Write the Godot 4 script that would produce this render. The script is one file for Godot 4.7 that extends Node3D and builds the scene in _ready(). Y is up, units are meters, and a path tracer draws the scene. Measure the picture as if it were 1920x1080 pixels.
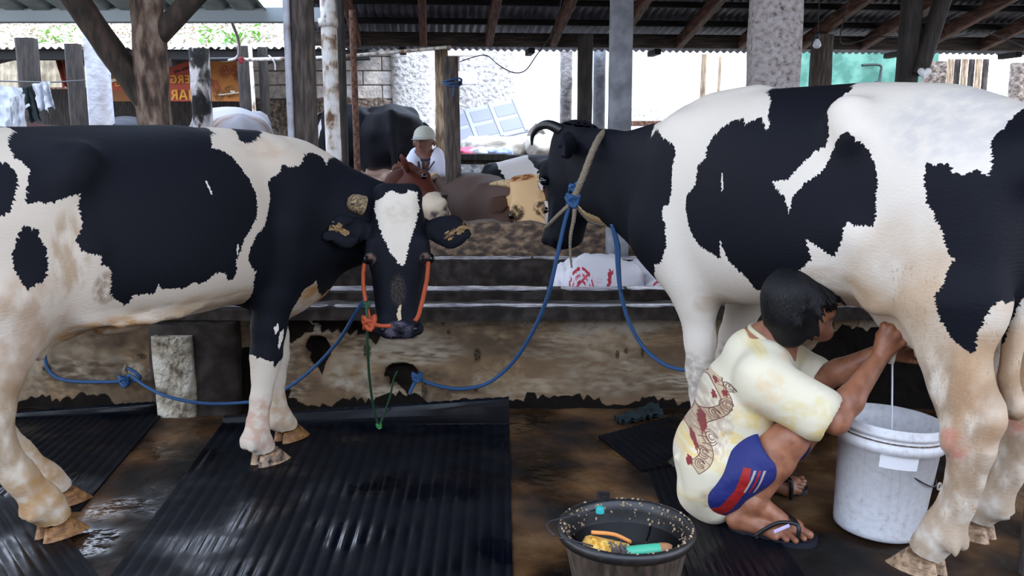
extends Node3D
# A small dairy shed: two black and white cows tied at a concrete trough, one being milked by hand.

func _ready():
	# camera
	var cam := Camera3D.new()
	cam.name = "camera"
	cam.fov = 35.2446
	cam.position = Vector3(0, 1.2, 0)
	cam.rotation.x = -atan(290.0 / 1700.0)
	cam.near = 0.05
	cam.far = 200.0
	add_child(cam)
	# sky, sun and exposure
	var sm := ProceduralSkyMaterial.new()
	sm.sky_top_color = Color(0.80, 0.88, 1.0)
	sm.sky_horizon_color = Color(0.98, 0.98, 1.0)
	sm.sky_curve = 0.25
	sm.ground_horizon_color = Color(0.75, 0.72, 0.68)
	sm.ground_bottom_color = Color(0.45, 0.40, 0.35)
	sm.sky_energy_multiplier = SKY_E
	sm.ground_energy_multiplier = 1.2
	var sky := Sky.new()
	sky.sky_material = sm
	var env := Environment.new()
	env.background_mode = Environment.BG_SKY
	env.sky = sky
	env.tonemap_mode = Environment.TONE_MAPPER_LINEAR
	env.tonemap_exposure = EXPOSURE
	env.sdfgi_enabled = true
	env.ssao_enabled = true
	env.ssil_enabled = true
	var we := WorldEnvironment.new()
	we.name = "world_environment"
	we.environment = env
	add_child(we)
	var sun := DirectionalLight3D.new()
	sun.name = "sun"
	sun.light_energy = SUN_E
	sun.light_color = Color(1.0, 0.96, 0.88)
	sun.light_angular_distance = 8.0
	sun.shadow_enabled = true
	add_child(sun)
	sun.look_at_from_position(Vector3(0.55, 0.8, 0.30), Vector3.ZERO)
	make_materials()
	build_setting()
	build_hero_cows()
	build_people()
	build_herd()
	build_objects()

const SKY_E := 3.2
const SUN_E := 1.6
const EXPOSURE := 0.44

# ---------------------------------------------------------------- naming
var used := {}

func numbered(called: String) -> String:
	var n: int = used.get(called, 0)
	used[called] = n + 1
	return called if n == 0 else "%s_%03d" % [called, n]

func tag(o: Node3D, label: String, category: String, group := "", kind := "") -> Node3D:
	if label != "": o.set_meta("label", label)
	if category != "": o.set_meta("category", category)
	if group != "": o.set_meta("group", group)
	if kind != "": o.set_meta("kind", kind)
	return o

func thing(called: String, label: String, category: String, at := Vector3.ZERO, turn := 0.0, group := "") -> Node3D:
	var o := Node3D.new()
	o.name = numbered(called)
	add_child(o)
	o.position = at
	o.rotation.y = turn
	tag(o, label, category, group)
	return o

func structure(called: String, label := "", at := Vector3.ZERO, turn := 0.0) -> Node3D:
	var o := thing(called, label, "", at, turn)
	o.set_meta("kind", "structure")
	return o

func part(called: String, m: Mesh, material: Material, parent: Node, at := Vector3.ZERO, label := "") -> MeshInstance3D:
	var o := MeshInstance3D.new()
	o.mesh = m
	if material: o.material_override = material
	o.position = at
	if parent == self:
		o.name = numbered(called)
		add_child(o)
	else:
		var k := 0
		var nm := called
		while parent.has_node(NodePath(nm)):
			k += 1
			nm = "%s_%03d" % [called, k]
		o.name = nm
		parent.add_child(o, true)
	if label != "": o.set_meta("label", label)
	return o

# a point of the place, from where it stands in the view and how far away it is
func at(px: float, py: float, d: float) -> Vector3:
	var th := atan(290.0 / 1700.0)
	var u := (px - 960.0) / 1700.0
	var v := (540.0 - py) / 1700.0
	var t := d / (cos(th) + v * sin(th))
	return Vector3(u * t, 1.2 + (v * cos(th) - sin(th)) * t, -d)

func on_floor(px: float, py: float, y := 0.0) -> Vector3:
	var th := atan(290.0 / 1700.0)
	var u := (px - 960.0) / 1700.0
	var v := (540.0 - py) / 1700.0
	var t := (y - 1.2) / (v * cos(th) - sin(th))
	return Vector3(u * t, y, -(cos(th) + v * sin(th)) * t)

# ---------------------------------------------------------------- mesh helpers
func new_st() -> SurfaceTool:
	var st := SurfaceTool.new()
	st.begin(Mesh.PRIMITIVE_TRIANGLES)
	return st

func done(st: SurfaceTool) -> ArrayMesh:
	st.generate_normals()
	return st.commit()

func quad(st: SurfaceTool, a: Vector3, b: Vector3, c: Vector3, d: Vector3, uv := false):
	# a b c d run clockwise seen from the front
	var uvs := [Vector2(0, 0), Vector2(1, 0), Vector2(1, 1), Vector2(0, 1)]
	var p := [a, b, c, d]
	for i in [0, 1, 2, 0, 2, 3]:
		if uv: st.set_uv(uvs[i])
		st.add_vertex(p[i])

# box with bevelled edges, centred at o, axes from basis
func bx(st: SurfaceTool, o: Vector3, size: Vector3, basis := Basis.IDENTITY, bev := 0.006):
	var h := size * 0.5
	bev = minf(bev, minf(h.x, minf(h.y, h.z)) * 0.5)
	st.set_smooth_group(-1)
	var ax := [Vector3.RIGHT, Vector3.UP, Vector3.BACK]
	for i in 3:
		for s in [-1.0, 1.0]:
			var n: Vector3 = ax[i] * s
			var u: Vector3 = ax[(i + 1) % 3]
			var v: Vector3 = ax[(i + 2) % 3]
			var hu: float = h[(i + 1) % 3] - bev
			var hv: float = h[(i + 2) % 3] - bev
			var cc: Vector3 = n * h[i]
			var q := [cc - u * hu - v * hv, cc + u * hu - v * hv, cc + u * hu + v * hv, cc - u * hu + v * hv]
			var r := []
			for p in q: r.append(o + basis * p)
			if s > 0: quad(st, r[3], r[2], r[1], r[0])
			else: quad(st, r[0], r[1], r[2], r[3])
	# edges
	for i in 3:
		for su in [-1.0, 1.0]:
			for sv in [-1.0, 1.0]:
				var w: Vector3 = ax[i]
				var u: Vector3 = ax[(i + 1) % 3] * su
				var v: Vector3 = ax[(i + 2) % 3] * sv
				var hu: float = h[(i + 1) % 3]
				var hv: float = h[(i + 2) % 3]
				var L: float = h[i] - bev
				var a := u * hu + v * (hv - bev)
				var b := u * (hu - bev) + v * hv
				var q := [a - w * L, a + w * L, b + w * L, b - w * L]
				var r := []
				for p in q: r.append(o + basis * p)
				if su * sv > 0: quad(st, r[3], r[2], r[1], r[0])
				else: quad(st, r[0], r[1], r[2], r[3])
	for sx in [-1.0, 1.0]:
		for sy in [-1.0, 1.0]:
			for sz in [-1.0, 1.0]:
				var a := o + basis * Vector3(sx * h.x, sy * (h.y - bev), sz * (h.z - bev))
				var b := o + basis * Vector3(sx * (h.x - bev), sy * h.y, sz * (h.z - bev))
				var c := o + basis * Vector3(sx * (h.x - bev), sy * (h.y - bev), sz * h.z)
				if sx * sy * sz > 0:
					st.add_vertex(c); st.add_vertex(b); st.add_vertex(a)
				else:
					st.add_vertex(a); st.add_vertex(b); st.add_vertex(c)

func box_mesh(size: Vector3, bev := 0.006, o := Vector3.ZERO, basis := Basis.IDENTITY) -> ArrayMesh:
	var st := new_st()
	bx(st, o, size, basis, bev)
	return done(st)

func look_basis(dir: Vector3, up := Vector3.UP) -> Basis:
	# y axis along dir
	var y := dir.normalized()
	if absf(y.dot(up)) > 0.98: up = Vector3.BACK
	var x := up.cross(y).normalized()
	return Basis(x, y, x.cross(y).normalized())

# beam with rectangular section from a to b
func beam(st: SurfaceTool, a: Vector3, b: Vector3, w: float, d: float, up := Vector3.UP, bev := 0.006):
	bx(st, (a + b) * 0.5, Vector3(w, a.distance_to(b), d), look_basis(b - a, up), bev)

func smooth_path(p: Array, per := 6) -> PackedVector3Array:
	var out := PackedVector3Array()
	for i in p.size() - 1:
		var p0: Vector3 = p[maxi(i - 1, 0)]
		var p1: Vector3 = p[i]
		var p2: Vector3 = p[i + 1]
		var p3: Vector3 = p[mini(i + 2, p.size() - 1)]
		for k in per:
			out.append(p1.cubic_interpolate(p2, p0, p3, float(k) / per))
	out.append(p[-1])
	return out

# swept tube; r may be a float or a Callable(t); twist gives a laid-rope look
func tube(st: SurfaceTool, path: PackedVector3Array, r: float, sides := 8, r_end := -1.0, lay := 0.0, caps := true):
	if r_end < 0: r_end = r
	var n := path.size()
	st.set_smooth_group(1)
	var rings := []
	var x := Vector3.ZERO
	var run := 0.0
	for i in n:
		var d := (path[mini(i + 1, n - 1)] - path[maxi(i - 1, 0)]).normalized()
		if i == 0:
			x = d.cross(Vector3.UP)
			if x.length() < 0.05: x = d.cross(Vector3.RIGHT)
		x = (x - d * x.dot(d)).normalized()
		var y := d.cross(x)
		var t := float(i) / (n - 1)
		if i > 0: run += path[i].distance_to(path[i - 1])
		var ring := []
		for k in sides:
			var a := TAU * k / sides
			var rr := lerpf(r, r_end, t)
			if lay > 0.0: rr *= 0.86 + 0.14 * absf(cos(a * 1.5 + run * lay))
			ring.append(path[i] + (x * cos(a) + y * sin(a)) * rr)
		rings.append(ring)
	for i in n - 1:
		for k in sides:
			var k2 := (k + 1) % sides
			quad(st, rings[i][k], rings[i][k2], rings[i + 1][k2], rings[i + 1][k])
	if caps:
		for e in [0, n - 1]:
			for k in range(1, sides - 1):
				var q := [rings[e][0], rings[e][k], rings[e][k + 1]]
				if e == 0: q.reverse()
				for v in q: st.add_vertex(v)

func tube_mesh(p: Array, r: float, sides := 8, r_end := -1.0, per := 6, lay := 0.0) -> ArrayMesh:
	var st := new_st()
	tube(st, smooth_path(p, per), r, sides, r_end, lay)
	return done(st)

# closed or open profile [Vector2(radius, y)] turned round the y axis
func lathe(prof: Array, seg := 40, wob := 0.0) -> ArrayMesh:
	var st := new_st()
	st.set_smooth_group(1)
	for i in prof.size() - 1:
		for k in seg:
			var p := []
			for q in [[i, k], [i, k + 1], [i + 1, k + 1], [i + 1, k]]:
				var a: float = TAU * (q[1] % seg) / seg
				var r: float = prof[q[0]].x * (1.0 + wob * sin(a * 3.0 + prof[q[0]].y * 9.0))
				p.append(Vector3(cos(a) * r, prof[q[0]].y, sin(a) * r))
			quad(st, p[0], p[1], p[2], p[3])
	return done(st)

# post of roughly square section with worn, uneven faces; base at the origin
func rough_post(w: float, d: float, h: float, sd: int, uneven := 0.06, rings := 14, lean := Vector3.ZERO, round_it := 0.0) -> ArrayMesh:
	var rng := RandomNumberGenerator.new()
	rng.seed = sd
	var nz := FastNoiseLite.new()
	nz.seed = sd
	nz.frequency = 1.4
	var st := new_st()
	st.set_smooth_group(1)
	var sides := 16
	var rows := []
	for i in rings + 1:
		var y := h * i / rings
		var row := []
		for k in sides:
			var a := TAU * (k + 0.5) / sides
			var e := lerpf(5.0, 2.0, round_it)
			var rr := 1.0 / pow(pow(absf(cos(a)), e) + pow(absf(sin(a)), e), 1.0 / e)
			rr *= 1.0 + uneven * nz.get_noise_3d(cos(a) * 1.2, y * 1.6, sin(a) * 1.2) * 2.0
			row.append(Vector3(cos(a) * rr * w * 0.5, y, sin(a) * rr * d * 0.5) + lean * (y / h))
		rows.append(row)
	for i in rings:
		for k in sides:
			var k2 := (k + 1) % sides
			quad(st, rows[i][k2], rows[i][k], rows[i + 1][k], rows[i + 1][k2])
	st.set_smooth_group(-1)
	for e in [0, rings]:
		for k in range(1, sides - 1):
			var q := [rows[e][0], rows[e][k], rows[e][k + 1]]
			if e == 0: q.reverse()
			for v in q: st.add_vertex(v)
	return done(st)

# corrugated sheet: u across the waves, v along them, with thickness
func corrugated(o: Vector3, u: Vector3, v: Vector3, pitch: float, amp: float, square := false, per := 8) -> ArrayMesh:
	var st := new_st()
	var n := u.cross(v).normalized()
	if n.y < 0: n = -n
	var W := u.length()
	var steps := int(W / pitch * per)
	var top := []
	for i in steps + 1:
		var s := float(i) / steps
		var wv := sin(s * W / pitch * TAU)
		if square: wv = clampf(wv * 4.0 - 2.6, -1.0, 1.0)
		top.append(o + u * s + n * amp * wv)
	st.set_smooth_group(1)
	for i in steps:
		var a: Vector3 = top[i]
		var b: Vector3 = top[i + 1]
		quad(st, a, a + v, b + v, b)
	st.set_smooth_group(2)
	for i in steps:
		var a: Vector3 = top[i] - n * 0.003
		var b: Vector3 = top[i + 1] - n * 0.003
		quad(st, b, b + v, a + v, a)
	return done(st)

# ---------------------------------------------------------------- bodies as distance fields, meshed as surface nets
class Field:
	var lo: Vector3
	var c: float
	var nx: int
	var ny: int
	var nz: int
	var f := PackedFloat32Array()

	func _init(a: Vector3, b: Vector3, cell: float):
		lo = a
		c = cell
		nx = int(ceil((b.x - a.x) / c)) + 2
		ny = int(ceil((b.y - a.y) / c)) + 2
		nz = int(ceil((b.z - a.z) / c)) + 2
		f.resize(nx * ny * nz)
		f.fill(1.0)

	static func samp(xs: PackedFloat32Array, v: PackedFloat32Array, x: float) -> float:
		var n := xs.size()
		if x <= xs[0]: return v[0]
		if x >= xs[n - 1]: return v[n - 1]
		var i := 0
		while xs[i + 1] < x: i += 1
		var t := (x - xs[i]) / (xs[i + 1] - xs[i])
		# monotone-ish cubic with finite-difference tangents
		var h := xs[i + 1] - xs[i]
		var m0 := (v[i + 1] - v[maxi(i - 1, 0)]) / (xs[i + 1] - xs[maxi(i - 1, 0)]) * h
		var m1 := (v[mini(i + 2, n - 1)] - v[i]) / (xs[mini(i + 2, n - 1)] - xs[i]) * h
		var t2 := t * t
		var t3 := t2 * t
		return (2.0 * t3 - 3.0 * t2 + 1.0) * v[i] + (t3 - 2.0 * t2 + t) * m0 + (-2.0 * t3 + 3.0 * t2) * v[i + 1] + (t3 - t2) * m1

	# trunk along x: rows of [x, top, bottom, half width]
	func loft(rows: Array, e := 2.4, egg := 0.12, k := 0.04):
		var xs := PackedFloat32Array()
		var tp := PackedFloat32Array()
		var bt := PackedFloat32Array()
		var wd := PackedFloat32Array()
		for r in rows:
			xs.append(r[0]); tp.append(r[1]); bt.append(r[2]); wd.append(r[3])
		var n := xs.size()
		var ie := 1.0 / e
		for ix in nx:
			var x := lo.x + ix * c
			var ext := 0.0
			if x < xs[0]: ext = xs[0] - x
			elif x > xs[n - 1]: ext = x - xs[n - 1]
			if ext > 0.1: continue
			var t := samp(xs, tp, x)
			var b := samp(xs, bt, x)
			var w := samp(xs, wd, x)
			var cy := (t + b) * 0.5
			var h := (t - b) * 0.5
			var s := minf(h, w) * 0.9
			for iy in ny:
				var yy := (lo.y + iy * c - cy) / h
				if absf(yy) > 1.0 + 0.12 / h: continue
				var a := pow(absf(yy), e)
				var ww := w * (1.0 - egg * clampf(yy, -1.0, 1.0))
				var i := (ix * ny + iy) * nz
				for iz in nz:
					var z := absf(lo.z + iz * c)
					if z > ww + 0.12:
						continue
					var d := (pow(a + pow(z / ww, e), ie) - 1.0) * s
					if ext > 0.0: d = maxf(d, 0.0) + ext
					var g := f[i + iz]
					var hh := k - absf(d - g)
					f[i + iz] = minf(d, g) - (hh * hh / (4.0 * k) if hh > 0.0 else 0.0)

	func bone(a: Vector3, b: Vector3, ra: float, rb: float, k := 0.03, sq := Vector3.ONE, cut := false):
		var m := maxf(ra, rb)
		var pad := Vector3.ONE * (k + 2.5 * c) + sq * m
		var p0 := ((a.min(b) - pad - lo) / c).floor()
		var p1 := ((a.max(b) + pad - lo) / c).ceil()
		var x0 := clampi(int(p0.x), 0, nx)
		var x1 := clampi(int(p1.x) + 1, 0, nx)
		var y0 := clampi(int(p0.y), 0, ny)
		var y1 := clampi(int(p1.y) + 1, 0, ny)
		var z0 := clampi(int(p0.z), 0, nz)
		var z1 := clampi(int(p1.z) + 1, 0, nz)
		var ab := b - a
		var l2 := maxf(ab.length_squared(), 1e-8)
		var inv := Vector3.ONE / sq
		var sm := minf(sq.x, minf(sq.y, sq.z))
		var dr := rb - ra
		var k4 := 1.0 / (4.0 * k)
		for ix in range(x0, x1):
			for iy in range(y0, y1):
				var i := (ix * ny + iy) * nz
				var p := Vector3(lo.x + ix * c, lo.y + iy * c, lo.z + z0 * c) - a
				for iz in range(z0, z1):
					var t := clampf(p.dot(ab) / l2, 0.0, 1.0)
					var d := (((p - ab * t) * inv).length() - ra - dr * t) * sm
					p.z += c
					var g := f[i + iz]
					if cut:
						d = -d
						var hc := k - absf(d - g)
						f[i + iz] = maxf(d, g) + (hc * hc * k4 if hc > 0.0 else 0.0)
					else:
						var hh := k - absf(d - g)
						if hh > 0.0: f[i + iz] = minf(d, g) - hh * hh * k4
						elif d < g: f[i + iz] = d

	func chain(p: Array, r: Array, k := 0.03, sq := Vector3.ONE):
		for i in p.size() - 1:
			bone(p[i], p[i + 1], r[i], r[i + 1], k, sq)

	# [vertices, normals, indices]
	func net() -> Array:
		var vs := PackedVector3Array()
		var ns := PackedVector3Array()
		var id := PackedInt32Array()
		var ind := PackedInt32Array()
		id.resize(nx * ny * nz)
		id.fill(-1)
		var sx := ny * nz
		var sy := nz
		var off := PackedInt32Array([0, sx, sy, sx + sy, 1, sx + 1, sy + 1, sx + sy + 1])
		var cor := [Vector3(0, 0, 0), Vector3(1, 0, 0), Vector3(0, 1, 0), Vector3(1, 1, 0), Vector3(0, 0, 1), Vector3(1, 0, 1), Vector3(0, 1, 1), Vector3(1, 1, 1)]
		var ea := PackedInt32Array([0, 2, 4, 6, 0, 1, 4, 5, 0, 1, 2, 3])
		var eb := PackedInt32Array([1, 3, 5, 7, 2, 3, 6, 7, 4, 5, 6, 7])
		var lim := c * 2.2
		var cells := PackedInt32Array()
		for ix in nx - 1:
			for iy in ny - 1:
				var i0 := ix * sx + iy * sy
				for iz in nz - 1:
					var i := i0 + iz
					var v0 := f[i]
					if v0 > lim or v0 < -lim: continue
					var neg := v0 < 0.0
					if (f[i + sx] < 0.0) == neg and (f[i + sy] < 0.0) == neg and (f[i + 1] < 0.0) == neg and (f[i + sx + sy] < 0.0) == neg and (f[i + sx + 1] < 0.0) == neg and (f[i + sy + 1] < 0.0) == neg and (f[i + sx + sy + 1] < 0.0) == neg: continue
					var sum := Vector3.ZERO
					var cnt := 0
					for e in 12:
						var va := f[i + off[ea[e]]]
						var vb := f[i + off[eb[e]]]
						if (va < 0.0) != (vb < 0.0):
							var pa: Vector3 = cor[ea[e]]
							sum += pa.lerp(cor[eb[e]], va / (va - vb))
							cnt += 1
					id[i] = vs.size()
					cells.append(i)
					vs.append(lo + (Vector3(ix, iy, iz) + sum / cnt) * c)
		ns.resize(vs.size())
		for i in cells:
			var neg := f[i] < 0.0
			for ax in 3:
				var st: int = sx if ax == 0 else (sy if ax == 1 else 1)
				var d1: int = sy if ax == 0 else (1 if ax == 1 else sx)
				var d2: int = 1 if ax == 0 else (sx if ax == 1 else sy)
				if (f[i + st] < 0.0) == neg: continue
				var a := id[i]
				var b := id[i - d1]
				var cc := id[i - d1 - d2]
				var d := id[i - d2]
				if a < 0 or b < 0 or cc < 0 or d < 0: continue
				if neg:
					ind.append_array(PackedInt32Array([a, d, cc, a, cc, b]))
				else:
					ind.append_array(PackedInt32Array([a, b, cc, a, cc, d]))
				var nn := (vs[b] - vs[d]).cross(vs[a] - vs[cc])
				if neg: nn = -nn
				ns[a] += nn; ns[b] += nn; ns[cc] += nn; ns[d] += nn
		for i in ns.size(): ns[i] = ns[i].normalized()
		return [vs, ns, ind]

# one surface of an ArrayMesh out of a net; uv = planar by uvx/uvy in the field's own axes
func add_net(am: ArrayMesh, net: Array, xf: Transform3D, material: Material, uv_fun: Callable, cols := PackedColorArray()):
	var vs: PackedVector3Array = net[0]
	var ns: PackedVector3Array = net[1]
	var uv := PackedVector2Array()
	uv.resize(vs.size())
	var v2 := PackedVector3Array()
	var n2 := PackedVector3Array()
	v2.resize(vs.size())
	n2.resize(vs.size())
	for i in vs.size():
		uv[i] = uv_fun.call(vs[i], ns[i])
		v2[i] = xf * vs[i]
		n2[i] = (xf.basis * ns[i]).normalized()
	var arr := []
	arr.resize(Mesh.ARRAY_MAX)
	arr[Mesh.ARRAY_VERTEX] = v2
	arr[Mesh.ARRAY_NORMAL] = n2
	arr[Mesh.ARRAY_TEX_UV] = uv
	arr[Mesh.ARRAY_INDEX] = net[2]
	if cols.size(): arr[Mesh.ARRAY_COLOR] = cols
	am.add_surface_from_arrays(Mesh.PRIMITIVE_TRIANGLES, arr)
	am.surface_set_material(am.get_surface_count() - 1, material)

# ---------------------------------------------------------------- painting flat colour fields into a texture
class Paint:
	var img: Image
	var o: Vector2
	var ppm: float

	func _init(w: int, h: int, origin: Vector2, px_per_m: float, base: Color):
		img = Image.create(w, h, false, Image.FORMAT_RGB8)
		img.fill(base)
		o = origin
		ppm = px_per_m

	func pt(x: float, y: float) -> Vector2:
		return Vector2((x - o.x) * ppm, img.get_height() - (y - o.y) * ppm)

	# flat list of x, y in metres; jag in metres roughens the outline like hair
	func poly(p: Array, col: Color, jag := 0.006, sd := 1, step := 0.005):
		var rng := RandomNumberGenerator.new()
		rng.seed = sd
		var pts := PackedVector2Array()
		var n := p.size() / 2
		for i in n:
			var a := Vector2(p[2 * i], p[2 * i + 1])
			var j := (i + 1) % n
			var b := Vector2(p[2 * j], p[2 * j + 1])
			var k := maxi(1, int(a.distance_to(b) / step))
			var nn := (b - a).orthogonal().normalized()
			for s in k:
				var q := a.lerp(b, float(s) / k)
				var am := (rng.randf() - 0.5) * 2.0 * jag
				if rng.randf() < 0.15: am *= 2.0
				q += nn * am + Vector2(0, -absf(am) * 0.6)
				pts.append(pt(q.x, q.y))
		fill(pts, col)

	func fill(pts: PackedVector2Array, col: Color):
		var H := img.get_height()
		var W := img.get_width()
		var rows := {}
		for i in pts.size():
			var a := pts[i]
			var b := pts[(i + 1) % pts.size()]
			if a.y > b.y:
				var t := a
				a = b
				b = t
			var y0 := maxi(0, int(ceil(a.y - 0.5)))
			var y1 := mini(H - 1, int(ceil(b.y - 0.5)) - 1)
			for y in range(y0, y1 + 1):
				var x := a.x + (b.x - a.x) * (y + 0.5 - a.y) / (b.y - a.y)
				if not rows.has(y): rows[y] = []
				rows[y].append(x)
		for y in rows:
			var xs: Array = rows[y]
			xs.sort()
			for i in range(0, xs.size() - 1, 2):
				var x0 := clampi(int(round(xs[i])), 0, W)
				var x1 := clampi(int(round(xs[i + 1])), 0, W)
				if x1 > x0: img.fill_rect(Rect2i(x0, y, x1 - x0, 1), col)

	# short hairs or flecks inside a box
	func flecks(x0: float, y0: float, x1: float, y1: float, count: int, col: Color, sd: int, w := 0.004, h := 0.02):
		var rng := RandomNumberGenerator.new()
		rng.seed = sd
		for i in count:
			var q := pt(rng.randf_range(x0, x1), rng.randf_range(y0, y1))
			var s := rng.randf_range(0.4, 1.0)
			img.fill_rect(Rect2i(int(q.x), int(q.y), maxi(1, int(w * ppm * s)), maxi(1, int(h * ppm * s))), col)

	# soft stain: the colour laid on with an alpha that falls off and is broken up by noise
	func stain(x: float, y: float, rx: float, ry: float, col: Color, amount: float, sd: int, freq := 0.02):
		var n := 96
		var im := Image.create(n, n, false, Image.FORMAT_RGBA8)
		var nz := FastNoiseLite.new()
		nz.seed = sd
		nz.frequency = freq
		for i in n:
			for j in n:
				var u := (i - n * 0.5) / (n * 0.5)
				var v := (j - n * 0.5) / (n * 0.5)
				var r := clampf(1.0 - u * u - v * v, 0.0, 1.0)
				var a := amount * smoothstep(0.0, 0.7, r) * clampf(0.6 + 1.3 * nz.get_noise_2d(i, j), 0.0, 1.0)
				im.set_pixel(i, j, Color(col, a))
		var W := maxi(2, int(2.0 * rx * ppm))
		var Hh := maxi(2, int(2.0 * ry * ppm))
		im.resize(W, Hh, Image.INTERPOLATE_BILINEAR)
		var c := pt(x, y)
		var rgba := img.get_region(Rect2i(int(c.x) - W / 2, int(c.y) - Hh / 2, W, Hh).intersection(Rect2i(0, 0, img.get_width(), img.get_height())))
		var at := Vector2i(maxi(0, int(c.x) - W / 2), maxi(0, int(c.y) - Hh / 2))
		var cut := Rect2i(at.x - (int(c.x) - W / 2), at.y - (int(c.y) - Hh / 2), rgba.get_width(), rgba.get_height())
		if cut.size.x <= 0 or cut.size.y <= 0: return
		rgba.convert(Image.FORMAT_RGBA8)
		rgba.blend_rect(im, cut, Vector2i.ZERO)
		rgba.convert(Image.FORMAT_RGB8)
		img.blit_rect(rgba, Rect2i(Vector2i.ZERO, rgba.get_size()), at)

	func texture() -> ImageTexture:
		return ImageTexture.create_from_image(img)

# ---------------------------------------------------------------- materials
var M := {}

func flat(col: Color, rough := 0.8, metal := 0.0) -> StandardMaterial3D:
	var m := StandardMaterial3D.new()
	m.albedo_color = col
	m.roughness = rough
	m.metallic = metal
	return m

func noise(sd: int, freq: float, size := 512, octaves := 4, kind := FastNoiseLite.TYPE_SIMPLEX_SMOOTH, ramp: Array = [], seamless := true) -> NoiseTexture2D:
	var n := FastNoiseLite.new()
	n.seed = sd
	n.noise_type = kind
	n.frequency = freq
	n.fractal_octaves = octaves
	var t := NoiseTexture2D.new()
	t.width = size
	t.height = size
	t.seamless = seamless
	t.noise = n
	if ramp.size():
		var g := Gradient.new()
		var offs := PackedFloat32Array()
		var cols := PackedColorArray()
		for r in ramp:
			offs.append(r[0]); cols.append(r[1])
		g.offsets = offs
		g.colors = cols
		t.color_ramp = g
	return t

var bumps := {}

# mottled surface in the world's own axes
func mottled(sd: int, ramp: Array, freq := 0.01, scale := Vector3.ONE, rough := 0.85, bump := 0.6, bump_freq := 0.03, world := true, octaves := 5) -> StandardMaterial3D:
	var m := StandardMaterial3D.new()
	m.albedo_texture = noise(sd, freq, 512, octaves, FastNoiseLite.TYPE_SIMPLEX_SMOOTH, ramp)
	m.roughness = rough
	m.uv1_triplanar = true
	m.uv1_world_triplanar = world
	m.uv1_scale = scale
	if bump > 0.0:
		m.heightmap_enabled = true
		m.heightmap_scale = bump
		if not bumps.has(bump_freq): bumps[bump_freq] = noise(7, bump_freq, 512, 5)
		m.heightmap_texture = bumps[bump_freq]
	return m

func g3(a: Color, b: Color, c: Color) -> Array:
	return [[0.25, a], [0.5, b], [0.75, c]]

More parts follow.
